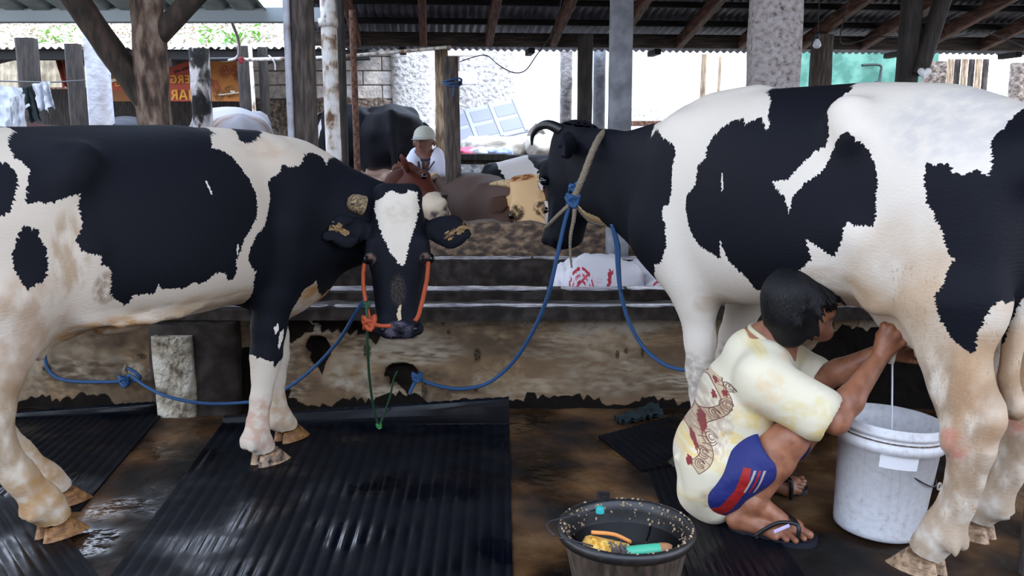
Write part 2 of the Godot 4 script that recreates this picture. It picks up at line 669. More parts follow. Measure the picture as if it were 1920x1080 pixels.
func make_materials():
	M.fur_bump = noise(5, 0.16, 1024, 3)
	M.eye = flat(Color(0.02, 0.025, 0.05), 0.08)
	M.dark_horn = flat(Color(0.07, 0.065, 0.07), 0.4)
	M.pale_horn = mottled(91, g3(Color(0.62, 0.50, 0.36), Color(0.76, 0.66, 0.50), Color(0.82, 0.74, 0.60)), 0.02, Vector3.ONE * 4, 0.5, 0.1)
	M.horn_bud = mottled(92, g3(Color(0.10, 0.09, 0.08), Color(0.48, 0.40, 0.28), Color(0.66, 0.56, 0.42)), 0.02, Vector3.ONE * 8, 0.8, 0.3)
	M.hoof_pale = mottled(93, g3(Color(0.36, 0.27, 0.19), Color(0.60, 0.49, 0.38), Color(0.70, 0.58, 0.47)), 0.015, Vector3.ONE * 5, 0.6, 0.2)
	M.hoof_tan = mottled(94, g3(Color(0.34, 0.21, 0.10), Color(0.48, 0.32, 0.17), Color(0.58, 0.43, 0.26)), 0.015, Vector3.ONE * 5, 0.55, 0.2)
	M.hoof_mixed = mottled(95, [[0.38, Color(0.12, 0.12, 0.14)], [0.46, Color(0.56, 0.45, 0.34)], [0.7, Color(0.70, 0.58, 0.47)]], 0.012, Vector3.ONE * 4, 0.55, 0.2)
	M.hoof_dark = mottled(96, g3(Color(0.10, 0.09, 0.08), Color(0.20, 0.17, 0.14), Color(0.30, 0.26, 0.2)), 0.015, Vector3.ONE * 5, 0.6, 0.2)
	M.dark_skin = flat(Color(0.03, 0.03, 0.035), 0.5)
	# wet, manure-stained concrete
	var g := mottled(1, [[0.2, Color(0.055, 0.040, 0.030)], [0.42, Color(0.15, 0.10, 0.064)], [0.55, Color(0.24, 0.165, 0.10)], [0.7, Color(0.33, 0.23, 0.14)], [0.85, Color(0.42, 0.31, 0.20)]], 0.006, Vector3.ONE * 0.55, 0.5, 1.0, 0.02)
	g.roughness = 1.0
	g.roughness_texture = noise(14, 0.008, 512, 4, FastNoiseLite.TYPE_SIMPLEX_SMOOTH, [[0.30, Color(0.16, 0.16, 0.16)], [0.5, Color(0.5, 0.5, 0.5)], [0.7, Color(0.85, 0.85, 0.85)]])
	g.metallic_specular = 0.36
	M.floor = g
	M.yard = mottled(2, g3(Color(0.60, 0.56, 0.50), Color(0.72, 0.68, 0.62), Color(0.80, 0.77, 0.72)), 0.01, Vector3.ONE * 0.5, 0.9, 0.5)
	M.wood_dark = mottled(20, g3(Color(0.07, 0.058, 0.052), Color(0.125, 0.105, 0.095), Color(0.19, 0.16, 0.145)), 0.012, Vector3(5, 0.7, 5), 0.8, 0.5)
	M.wood_grey = mottled(21, g3(Color(0.155, 0.13, 0.115), Color(0.25, 0.215, 0.195), Color(0.33, 0.295, 0.27)), 0.012, Vector3(5, 0.7, 5), 0.85, 0.5)
	M.wood_brown = mottled(22, g3(Color(0.22, 0.13, 0.095), Color(0.36, 0.225, 0.165), Color(0.46, 0.32, 0.24)), 0.012, Vector3(4, 4, 0.7), 0.75, 0.4)
	M.wood_beam = mottled(23, g3(Color(0.11, 0.085, 0.075), Color(0.19, 0.15, 0.13), Color(0.27, 0.22, 0.19)), 0.012, Vector3(0.6, 5, 5), 0.8, 0.4)
	M.wood_pale = mottled(24, g3(Color(0.42, 0.34, 0.26), Color(0.58, 0.49, 0.39), Color(0.70, 0.62, 0.52)), 0.012, Vector3(5, 0.7, 5), 0.8, 0.4)
	M.bark = mottled(25, [[0.25, Color(0.12, 0.09, 0.07)], [0.45, Color(0.26, 0.205, 0.17)], [0.6, Color(0.38, 0.31, 0.265)], [0.78, Color(0.52, 0.46, 0.41)]], 0.012, Vector3(2.5, 0.8, 2.5), 0.9, 1.4, 0.02)
	M.bark_dark = mottled(26, g3(Color(0.085, 0.065, 0.05), Color(0.16, 0.125, 0.10), Color(0.24, 0.19, 0.16)), 0.012, Vector3(2.5, 0.8, 2.5), 0.9, 1.2, 0.02)
	M.concrete = mottled(27, [[0.2, Color(0.34, 0.32, 0.31)], [0.4, Color(0.46, 0.44, 0.43)], [0.6, Color(0.54, 0.52, 0.51)], [0.8, Color(0.62, 0.60, 0.58)]], 0.010, Vector3.ONE * 1.4, 0.9, 0.8)
	M.concrete_speck = mottled(28, [[0.16, Color(0.22, 0.19, 0.17)], [0.26, Color(0.46, 0.43, 0.42)], [0.5, Color(0.54, 0.515, 0.515)], [0.75, Color(0.60, 0.58, 0.58)]], 0.03, Vector3.ONE * 1.6, 0.9, 0.8)
	M.concrete_blue = mottled(29, g3(Color(0.36, 0.37, 0.395), Color(0.43, 0.44, 0.465), Color(0.49, 0.50, 0.525)), 0.010, Vector3.ONE * 1.2, 0.85, 0.6)
	M.whitewash = mottled(30, [[0.2, Color(0.46, 0.43, 0.40)], [0.32, Color(0.60, 0.60, 0.63)], [0.55, Color(0.65, 0.66, 0.70)], [0.8, Color(0.70, 0.71, 0.75)]], 0.008, Vector3.ONE * 1.0, 0.85, 0.6)
	M.patchy = mottled(31, [[0.36, Color(0.06, 0.06, 0.065)], [0.45, Color(0.26, 0.25, 0.25)], [0.53, Color(0.62, 0.60, 0.60)], [0.75, Color(0.80, 0.79, 0.80)]], 0.010, Vector3(1.6, 0.8, 1.6), 0.9, 0.8)
	M.pipe = mottled(32, [[0.25, Color(0.36, 0.24, 0.15)], [0.38, Color(0.66, 0.60, 0.54)], [0.55, Color(0.80, 0.79, 0.78)], [0.8, Color(0.84, 0.84, 0.84)]], 0.014, Vector3(2, 1, 2), 0.6, 0.3)
	M.sheet_iron = mottled(33, g3(Color(0.30, 0.31, 0.36), Color(0.40, 0.41, 0.46), Color(0.50, 0.50, 0.54)), 0.01, Vector3.ONE * 0.9, 0.55, 0.0)
	M.sheet_iron.metallic = 0.1
	M.zinc = mottled(34, g3(Color(0.52, 0.57, 0.55), Color(0.64, 0.69, 0.67), Color(0.76, 0.80, 0.78)), 0.008, Vector3.ONE * 0.6, 0.35, 0.0)
	M.zinc.metallic = 0.15
	M.steel = flat(Color(0.50, 0.54, 0.56), 0.45, 0.5)
	M.old_roof = mottled(35, [[0.25, Color(0.36, 0.36, 0.30)], [0.5, Color(0.62, 0.60, 0.55)], [0.75, Color(0.80, 0.79, 0.76)]], 0.01, Vector3.ONE * 0.8, 0.9, 0.3)
	M.block = []
	for k in 4:
		var d := k * 0.035
		M.block.append(mottled(36 + k, g3(Color(0.76 - d, 0.735 - d, 0.715 - d), Color(0.83 - d, 0.805 - d, 0.785 - d), Color(0.88 - d, 0.86 - d, 0.84 - d)), 0.012, Vector3.ONE * 1.3, 0.95, 0.8))
	M.mortar = flat(Color(0.40, 0.37, 0.35), 0.95)
	M.rubble_wall = mottled(41, [[0.22, Color(0.30, 0.255, 0.22)], [0.42, Color(0.42, 0.37, 0.33)], [0.6, Color(0.50, 0.45, 0.41)], [0.8, Color(0.60, 0.55, 0.51)]], 0.03, Vector3.ONE * 0.9, 0.95, 2.5, 0.03)
	M.stone_plaster = mottled(42, [[0.2, Color(0.50, 0.48, 0.47)], [0.36, Color(0.68, 0.665, 0.65)], [0.6, Color(0.76, 0.75, 0.74)], [0.8, Color(0.80, 0.79, 0.79)]], 0.03, Vector3.ONE * 0.9, 0.95, 2.0, 0.03)
	M.white_wall = mottled(43, g3(Color(0.80, 0.79, 0.77), Color(0.87, 0.86, 0.85), Color(0.90, 0.90, 0.89)), 0.008, Vector3.ONE * 0.5, 0.9, 0.3)
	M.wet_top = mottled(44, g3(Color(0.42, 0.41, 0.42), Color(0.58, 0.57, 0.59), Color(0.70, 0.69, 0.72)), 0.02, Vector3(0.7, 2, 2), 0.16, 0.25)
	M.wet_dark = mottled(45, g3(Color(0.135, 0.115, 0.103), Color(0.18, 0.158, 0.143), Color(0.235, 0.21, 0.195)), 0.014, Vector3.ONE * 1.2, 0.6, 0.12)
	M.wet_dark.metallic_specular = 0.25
	M.stained = mottled(46, [[0.22, Color(0.18, 0.145, 0.12)], [0.42, Color(0.27, 0.22, 0.18)], [0.55, Color(0.37, 0.295, 0.23)], [0.75, Color(0.50, 0.42, 0.34)]], 0.02, Vector3(0.9, 1.6, 1.2), 0.8, 0.6)
	var r := StandardMaterial3D.new()
	r.albedo_texture = noise(47, 0.01, 512, 4, FastNoiseLite.TYPE_SIMPLEX_SMOOTH, [[0.3, Color(0.018, 0.025, 0.048)], [0.6, Color(0.028, 0.037, 0.070)], [0.8, Color(0.056, 0.056, 0.072)]])
	r.uv1_triplanar = true
	r.uv1_world_triplanar = true
	r.roughness = 1.0
	r.roughness_texture = noise(48, 0.007, 512, 4, FastNoiseLite.TYPE_SIMPLEX_SMOOTH, [[0.16, Color(0.10, 0.10, 0.10)], [0.48, Color(0.52, 0.52, 0.52)], [0.75, Color(0.75, 0.75, 0.75)]])
	r.uv1_scale = Vector3.ONE * 0.7
	r.metallic_specular = 0.26
	M.rubber = r
	M.soot = flat(Color(0.05, 0.048, 0.05), 0.9)

# ---------------------------------------------------------------- the shed
func build_setting():
	var f := structure("floor", "dark wet concrete floor of the shed")
	part("slab", box_mesh(Vector3(16, 0.2, 14.5), 0.01), M.floor, f, Vector3(0, -0.1, -2.75))
	var y := structure("ground", "pale sunlit ground of the yard round the shed")
	part("yard", box_mesh(Vector3(80, 0.2, 80), 0.01), M.yard, y, Vector3(0, -0.13, 0))
	build_trough()
	build_main_roof()
	build_left_roof()
	build_opposite_shed()
	build_yard()
	build_posts()
	build_mats()

# trough wall: rough cast concrete with hollows, painted with its own stains
func build_trough():
	var t := thing("feed_trough", "long low concrete feed trough with a rough stained front wall behind both cows", "trough", Vector3(0, 0, -3.91))
	var x0 := -3.2
	var x1 := 3.2
	var p := Paint.new(2048, 160, Vector2(x0, 0), 320.0, Color(0.40, 0.325, 0.245))
	var rng := RandomNumberGenerator.new()
	rng.seed = 77
	var tones := [Color(0.54, 0.48, 0.40), Color(0.36, 0.305, 0.245), Color(0.49, 0.41, 0.315), Color(0.57, 0.53, 0.47), Color(0.32, 0.27, 0.215), Color(0.47, 0.42, 0.355)]
	for i in 220:
		p.stain(rng.randf_range(x0, x1), rng.randf_range(0.05, 0.42), rng.randf_range(0.05, 0.35), rng.randf_range(0.03, 0.12), tones[i % 6], 1.0, 300 + i, rng.randf_range(0.02, 0.08))
	for i in 40:
		p.stain(rng.randf_range(x0, x1), rng.randf_range(0.08, 0.40), rng.randf_range(0.006, 0.03), rng.randf_range(0.01, 0.06), Color(0.12, 0.09, 0.07), 0.9, 500 + i, 0.05)
	# black crust along the foot, higher towards the post, plus painted shade behind the milked cow
	var crust_and_shade := [x0, -0.05]
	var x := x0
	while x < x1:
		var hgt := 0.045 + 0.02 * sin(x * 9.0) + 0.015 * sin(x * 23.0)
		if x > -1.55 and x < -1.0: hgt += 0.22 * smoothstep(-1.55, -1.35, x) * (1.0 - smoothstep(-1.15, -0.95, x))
		if x > 1.0: hgt += 0.30 * smoothstep(1.05, 1.45, x)  # dark edge rises here to paint the milked cow's shadow on the wall
		crust_and_shade.append(x); crust_and_shade.append(hgt)
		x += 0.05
	crust_and_shade.append(x1); crust_and_shade.append(-0.05)
	p.poly(crust_and_shade, Color(0.075, 0.06, 0.05), 0.012, 78, 0.015)
	# bare grey band of older render under the ledge
	for i in 40:
		p.stain(rng.randf_range(-0.9, 0.9), rng.randf_range(0.34, 0.42), rng.randf_range(0.05, 0.16), rng.randf_range(0.015, 0.04), Color(0.52, 0.49, 0.45), 0.8, 600 + i, 0.08)
	# dark broken hollows, recess shade and wet stain painted into the colour
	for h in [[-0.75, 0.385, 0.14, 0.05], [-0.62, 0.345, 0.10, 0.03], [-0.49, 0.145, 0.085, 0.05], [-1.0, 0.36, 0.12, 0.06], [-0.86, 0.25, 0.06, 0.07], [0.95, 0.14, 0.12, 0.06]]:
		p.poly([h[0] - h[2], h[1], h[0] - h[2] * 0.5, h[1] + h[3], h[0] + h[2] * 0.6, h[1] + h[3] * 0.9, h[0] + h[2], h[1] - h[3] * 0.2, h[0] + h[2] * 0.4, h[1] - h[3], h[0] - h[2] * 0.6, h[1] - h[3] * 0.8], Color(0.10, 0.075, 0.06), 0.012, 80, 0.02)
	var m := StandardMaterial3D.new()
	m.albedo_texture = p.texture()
	m.roughness = 0.9
	m.metallic_specular = 0.2
	var nz := FastNoiseLite.new()
	nz.seed = 80
	nz.frequency = 3.0
	nz.fractal_octaves = 4
	var st := new_st()
	st.set_smooth_group(1)
	var nxx := 560
	var nyy := 36
	var pos := func(i: int, j: int) -> Vector3:
		var xx := lerpf(x0, x1, float(i) / nxx)
		var yy := lerpf(-0.02, 0.42, float(j) / nyy)
		var z := 0.022 * nz.get_noise_2d(xx, yy) + 0.010 * nz.get_noise_2d(xx * 4.0, yy * 4.0) + 0.004 * nz.get_noise_2d(xx * 14.0, yy * 14.0) + 0.05 * pow(1.0 - yy / 0.42, 3.0)
		for h in [[-0.75, 0.385, 0.14, 0.05], [-0.62, 0.345, 0.10, 0.03], [-0.49, 0.145, 0.085, 0.05], [-1.0, 0.36, 0.12, 0.06], [-0.86, 0.25, 0.06, 0.07]]:
			var q := Vector2((xx - h[0]) / h[2], (yy - h[1]) / h[3]).length()
			z -= 0.07 * (1.0 - smoothstep(0.7, 1.05, q))
		return Vector3(xx, yy, z)
	for i in nxx:
		for j in nyy:
			var c := [[i, j + 1], [i + 1, j + 1], [i + 1, j], [i, j]]
			var idx := [0, 1, 2, 0, 2, 3]
			for k in idx:
				var v: Vector3 = pos.call(c[k][0], c[k][1])
				st.set_uv(Vector2((v.x - x0) / (x1 - x0), 1.0 - v.y / 0.5))
				st.add_vertex(v)
	var wall := done(st)
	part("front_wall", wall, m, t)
	part("wall_core", box_mesh(Vector3(6.4, 0.41, 0.05), 0.004), M.wet_dark, t, Vector3(0, 0.205, -0.125))
	# overhanging ledge with a worn wet top
	part("ledge", rough_slab(6.4, 0.058, 0.16, 5), M.wet_dark, t, Vector3(0, 0.404, 0.0), "dark wet concrete ledge")
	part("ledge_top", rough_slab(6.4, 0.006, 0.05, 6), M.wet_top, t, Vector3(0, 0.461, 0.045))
	part("trough_bed", box_mesh(Vector3(6.4, 0.16, 0.34), 0.01), M.wet_dark, t, Vector3(0, 0.08, -0.28))
	part("back_rim", rough_slab(6.4, 0.46, 0.10, 7), M.wet_dark, t, Vector3(0, 0.0, -0.40))
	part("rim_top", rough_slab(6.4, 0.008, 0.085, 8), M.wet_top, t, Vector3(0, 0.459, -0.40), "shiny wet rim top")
	# the pale plastered stub and the dark pier beside it
	var s := thing("trough_pier", "short concrete pier with a worn pale plaster patch behind the tethered cow's foreleg", "pier", Vector3(-1.47, 0, -3.83))
	part("core", rough_post(0.37, 0.14, 0.40, 83, 0.03), M.wet_dark, s, Vector3(0.10, 0, 0))
	var pl := rough_post(0.165, 0.05, 0.355, 84, 0.10, 16)
	part("plaster_patch", pl, mottled(85, [[0.2, Color(0.26, 0.22, 0.17)], [0.34, Color(0.52, 0.48, 0.41)], [0.6, Color(0.64, 0.61, 0.54)], [0.8, Color(0.72, 0.70, 0.65)]], 0.012, Vector3.ONE * 1.5, 0.9, 1.5), s, Vector3(0.03, 0.0, 0.075), "pale flaking plaster")
	# second trough beyond the aisle
	var b := thing("feed_trough", "second concrete trough beyond the sacks, its far wall brown with stains under the resting cattle", "trough", Vector3(0, 0, -5.4))
	part("front_wall", rough_slab(7.0, 0.46, 0.12, 9), M.wet_dark, b)
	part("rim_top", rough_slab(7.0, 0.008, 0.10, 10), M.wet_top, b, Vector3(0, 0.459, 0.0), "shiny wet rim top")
	part("trough_bed", box_mesh(Vector3(7.0, 0.2, 0.45), 0.01), M.wet_dark, b, Vector3(0, 0.1, -0.28))
	part("back_wall", rough_slab(7.0, 0.62, 0.16, 11, 0.03), M.stained, b, Vector3(0, 0, -0.56), "stained tan back wall")
	var a := structure("trim_1", "dark wet concrete aisle between the two troughs", Vector3(0, 0, -4.85))
	part("aisle", box_mesh(Vector3(7, 0.10, 0.98), 0.01), M.wet_dark, a, Vector3(0, 0.05, 0))

# long slab along x, base at y = 0, with wavering edges
func rough_slab(w: float, h: float, d: float, sd: int, amp := 0.008) -> ArrayMesh:
	var nz := FastNoiseLite.new()
	nz.seed = sd
	nz.frequency = 1.2
	nz.fractal_octaves = 4
	var st := new_st()
	var n := int(w / 0.06)
	var rows := []
	amp = minf(amp, h * 0.4)
	for i in n + 1:
		var x := w * (float(i) / n - 0.5)
		var a := amp * nz.get_noise_1d(x * 3.0) * 2.0
		var b := amp * nz.get_noise_1d(x * 3.0 + 50.0) * 2.0
		var c := amp * nz.get_noise_1d(x * 3.0 + 90.0) * 2.0
		var bv := minf(0.008, h * 0.3)
		rows.append([Vector3(x, 0, d * 0.5 + a), Vector3(x, h - bv + c, d * 0.5 + a), Vector3(x, h + c, d * 0.5 - bv + a), Vector3(x, h + c, -d * 0.5 + bv + b), Vector3(x, h - bv + c, -d * 0.5 + b), Vector3(x, 0, -d * 0.5 + b)])
	for i in n:
		for k in 6:
			st.set_smooth_group(k)
			var k2 := (k + 1) % 6
			quad(st, rows[i][k2], rows[i + 1][k2], rows[i + 1][k], rows[i][k])
	st.set_smooth_group(-1)
	for e in [0, n]:
		for k in range(1, 5):
			var q := [rows[e][0], rows[e][k + 1], rows[e][k]]
			if e == 0: q.reverse()
			for v in q: st.add_vertex(v)
	return done(st)

# the main roof: sheets over purlins over rafters, rising towards the viewer
func build_main_roof():
	var r := structure("ceiling", "dark corrugated iron roof on brown rafters over the cows", Vector3(-1.45, 0, -8.0), deg_to_rad(5))
	var sl := 0.2
	var up := func(z: float) -> float: return 2.1 + sl * z
	var length := 9.2
	var wide := 9.6
	var rowl := length / 4.0
	for j in 4:
		var za := -0.65 + rowl * j
		var sheet := corrugated(Vector3(0, 0, 0), Vector3(0.858, 0, 0), Vector3(0, sl * (rowl + 0.12), rowl + 0.12), 0.066, 0.011, false, 6)
		for i in 12:
			part("roof_sheet", sheet, M.sheet_iron, r, Vector3(-0.25 + 0.79 * i, float(up.call(za)) + 0.004 * ((i + j) % 2) + 0.008 * j, za))
	var pur := box_mesh(Vector3(wide, 0.045, 0.06))
	var z := 0.30
	while z < 8.4:
		part("purlin", pur, M.soot, r, Vector3(wide * 0.5 - 0.3, float(up.call(z)) - 0.045, z))
		z += 0.46
	var raf := box_mesh(Vector3(0.062, 0.10, length / cos(atan(sl))), 0.006)
	for i in 17:
		var k := part("rafter", raf, M.wood_brown, r, Vector3(0.13 + 0.56 * i, float(up.call(0.02 + length * 0.5)) - 0.12, 0.02 + length * 0.5))
		k.rotation.x = -atan(sl)
	for q in [[0.0, 0.115, 1.998], [4.4, 0.12, 2.5]]:
		part("tie_beam", box_mesh(Vector3(wide, q[1], 0.09), 0.01), M.wood_beam, r, Vector3(wide * 0.5 - 0.3, q[2], q[0]))
	# fascia rafter ends under the eave
	for i in 8:
		part("eave_batten", box_mesh(Vector3(0.06, 0.05, 0.30), 0.006), M.wood_dark, r, Vector3(0.5 + 1.15 * i, 1.93, -0.35))

# the lighter roof of the bay beside it
func build_left_roof():
	var r := structure("ceiling_2", "grey ribbed zinc roof with a steel edge over the bay with the log post", Vector3(-1.62, 0, -6.25))
	var sl := 0.2
	for i in 7:
		var s := corrugated(Vector3(0, 0, 0), Vector3(-0.78, 0, 0), Vector3(0, sl * 6.6, 6.6), 0.195, 0.018, true, 16)
		part("roof_sheet", s, M.zinc, r, Vector3(-0.76 * i, 2.012, 0.0))
	part("edge_channel", box_mesh(Vector3(5.8, 0.10, 0.05), 0.006), M.steel, r, Vector3(-2.45, 1.972, 0.02))
	for z in [1.4, 2.8, 4.2, 5.6]:
		part("purlin", box_mesh(Vector3(5.4, 0.06, 0.05), 0.006), M.steel, r, Vector3(-2.65, 2.0 + sl * z, z))
	# short open joint with its own white strut
	var st := new_st()
	beam(st, Vector3(-1.62, 1.78, 0.4), Vector3(-1.92, 2.08, 0.6), 0.035, 0.035)
	part("strut", done(st), M.whitewash, r)

func build_opposite_shed():
	var r := structure("ceiling_3", "low weathered corrugated roof of the shed opposite, covered in dry leaves", Vector3(-1.35, 0, -8.8))
	var sl := 0.2
	for i in 6:
		var s := corrugated(Vector3.ZERO, Vector3(-0.80, 0, 0), Vector3(0, sl * 3.4, -3.4), 0.075, 0.012, false, 6)
		part("roof_sheet", s, M.old_roof, r, Vector3(-0.79 * i, 1.99 + 0.004 * (i % 2), 0))
	for z in [-0.08, -1.6, -3.0]:
		part("purlin", box_mesh(Vector3(4.8, 0.10, 0.06), 0.006), M.soot, r, Vector3(-2.4, 1.92 - sl * z, z))
	for i in 6:
		part("rafter", box_mesh(Vector3(0.05, 0.08, 3.4), 0.006), M.wood_dark, r, Vector3(-0.15 - 0.88 * i, 1.85 + sl * 1.7, -1.7)).rotation.x = atan(sl)
	# litter of dry leaves and a few green sprigs
	var rng := RandomNumberGenerator.new()
	rng.seed = 91
	for g in 2:
		var st := new_st()
		for i in (2600 if g == 0 else 260):
			var x := rng.randf_range(-4.75, -0.02)
			var z := -absf(rng.randf_range(0.0, 3.3))
			if g == 1:
				x = [-4.1, -3.1, -1.6, -1.4, -1.25, -0.35, -0.25][i % 7] + rng.randfn(0, 0.10)
				z = -0.4 + rng.randfn(0, 0.15)
			var c := Vector3(x, 2.02 - sl * z + (rng.randf() * 0.02 if g == 0 else absf(rng.randfn(0, 0.07))), z)
			var b := Basis.from_euler(Vector3(rng.randf_range(-0.5, 0.9), rng.randf() * TAU, rng.randf_range(-0.5, 0.5)))
			var L := rng.randf_range(0.035, 0.07) * (1.0 if g == 0 else 1.5)
			quad(st, c, c + b * Vector3(L * 0.22, 0.004, L * 0.5), c + b * Vector3(0, 0, L), c + b * Vector3(-L * 0.22, 0.004, L * 0.5))
		var mm := mottled(97, g3(Color(0.48, 0.40, 0.28), Color(0.68, 0.60, 0.48), Color(0.80, 0.75, 0.64)), 0.05, Vector3.ONE * 3, 0.9, 0.0) if g == 0 else flat(Color(0.30, 0.50, 0.10), 0.6)
		mm.cull_mode = BaseMaterial3D.CULL_DISABLED
		if g == 1:
			mm.backlight_enabled = true
			mm.backlight = Color(0.25, 0.4, 0.08)
		var lf := part("dry_leaves" if g == 0 else "green_leaves", done(st), mm, self, r.position)
		tag(lf, "dry brown leaves scattered over the low roof opposite" if g == 0 else "green sprigs growing at the edge of the low roof opposite", "leaves", "", "stuff")
	# back wall of hollow blocks on a rough base
	var w := structure("wall_back", "grey hollow-block wall on a rough brown base behind the cattle", Vector3(0, 0, -11.0))
	part("rubble_base", rough_slab(3.3, 1.6, 0.30, 12, 0.03), M.rubble_wall, w, Vector3(-2.45, 0, -0.05))
	part("rubble_base", rough_slab(5.0, 1.46, 0.30, 13, 0.03), M.rubble_wall, w, Vector3(-6.4, 0, 0.25))
	part("mortar_bed", box_mesh(Vector3(2.75, 0.68, 0.13), 0.004), M.mortar, w, Vector3(-2.0, 1.93, -0.06))
	var bm := [box_mesh(Vector3(0.44, 0.151, 0.15), 0.008), box_mesh(Vector3(0.215, 0.151, 0.15), 0.008)]
	for row in 4:
		var x := -3.34
		var col := 0
		while x < -0.72:
			var half := col == 0 and row % 2 == 1
			var wd := 0.215 if half else 0.44
			part("block", bm[1 if half else 0], M.block[rng.randi() % 4], w, Vector3(x + wd * 0.5, 1.68 + row * 0.165, -0.05 + rng.randf_range(-0.004, 0.006)))
			x += wd + 0.012
			col += 1
	# a broken, stone-filled end where the render has come away
	part("stone_infill", rough_post(0.52, 0.24, 2.2, 17, 0.10, 24), M.stone_plaster, w, Vector3(-1.16, 0, 0.02))
	part("dark_panel", box_mesh(Vector3(3.6, 0.55, 0.06), 0.01), M.wood_dark, w, Vector3(-4.75, 1.42, 0.45))

func build_yard():
	var wn := structure("wall_sky_blocker", "unseen wall added behind the viewer to cut low sky light", Vector3(0, 0, 5.2))  # added out of view, keeps low sky light off the floor
	part("plaster", rough_slab(16.0, 3.0, 0.2, 23, 0.01), M.concrete, wn)
	var lf := structure("wall_left", "beige corrugated sheet wall with a brown rail far beyond the washing", Vector3(-6.6, 0, -12.6))
	part("sheet", corrugated(Vector3(-1.6, 1.80, 0), Vector3(3.2, 0, 0), Vector3(0, 1.2, -0.2), 0.09, 0.015, false, 6), mottled(98, g3(Color(0.46, 0.42, 0.36), Color(0.60, 0.56, 0.48), Color(0.68, 0.64, 0.56)), 0.01, Vector3.ONE * 0.8, 0.8, 0.0), lf)
	part("rail", box_mesh(Vector3(3.2, 0.09, 0.06), 0.008), M.wood_brown, lf, Vector3(0, 1.77, 0.03))
	part("plaster", box_mesh(Vector3(3.2, 1.7, 0.1), 0.01), M.white_wall, lf, Vector3(0, 0.85, -0.1))
	part("support", box_mesh(Vector3(0.1, 1.8, 0.1), 0.01), M.wood_brown, lf, Vector3(1.3, 0.9, 0.0))
	var w := structure("wall_end", "rough white plastered wall standing in full daylight across the yard", Vector3(0, 0, -12.6))
	part("plaster", rough_slab(0.95, 3.2, 0.25, 18, 0.02), M.stone_plaster, w, Vector3(-0.45, 0, 0.55))
	part("plaster", rough_slab(3.5, 3.4, 0.25, 19, 0.02), M.white_wall, w, Vector3(1.5, 0, 0.0))
	var wr := structure("wall_right", "white wall beyond the milked cow's back", Vector3(7.6, 0, -12.2))
	part("plaster", rough_slab(2.2, 1.9, 0.2, 20, 0.02), M.white_wall, wr)
	var g := structure("wall_far", "pale green painted house wall across the yard")
	g.position = Vector3(4.9, 0, -13.4)
	part("render", box_mesh(Vector3(2.4, 2.6, 0.2), 0.02), mottled(99, g3(Color(0.24, 0.42, 0.37), Color(0.31, 0.50, 0.44), Color(0.37, 0.55, 0.49)), 0.01, Vector3.ONE * 0.6, 0.85, 0.2), g, Vector3(0, 1.3, 0))

func wood_post(label: String, at_px: float, d: float, w: float, dd: float, h: float, m: Material, sd: int, lean := Vector3.ZERO, called := "wooden_post", round_it := 0.0, group := "") -> Node3D:
	var p := at(at_px, 200, d)
	var t := thing(called, label, "post", Vector3(p.x, 0, p.z), 0.0, group)
	part("shaft", rough_post(w, dd, h, sd, 0.05, 20, lean, round_it), m, t)
	return t

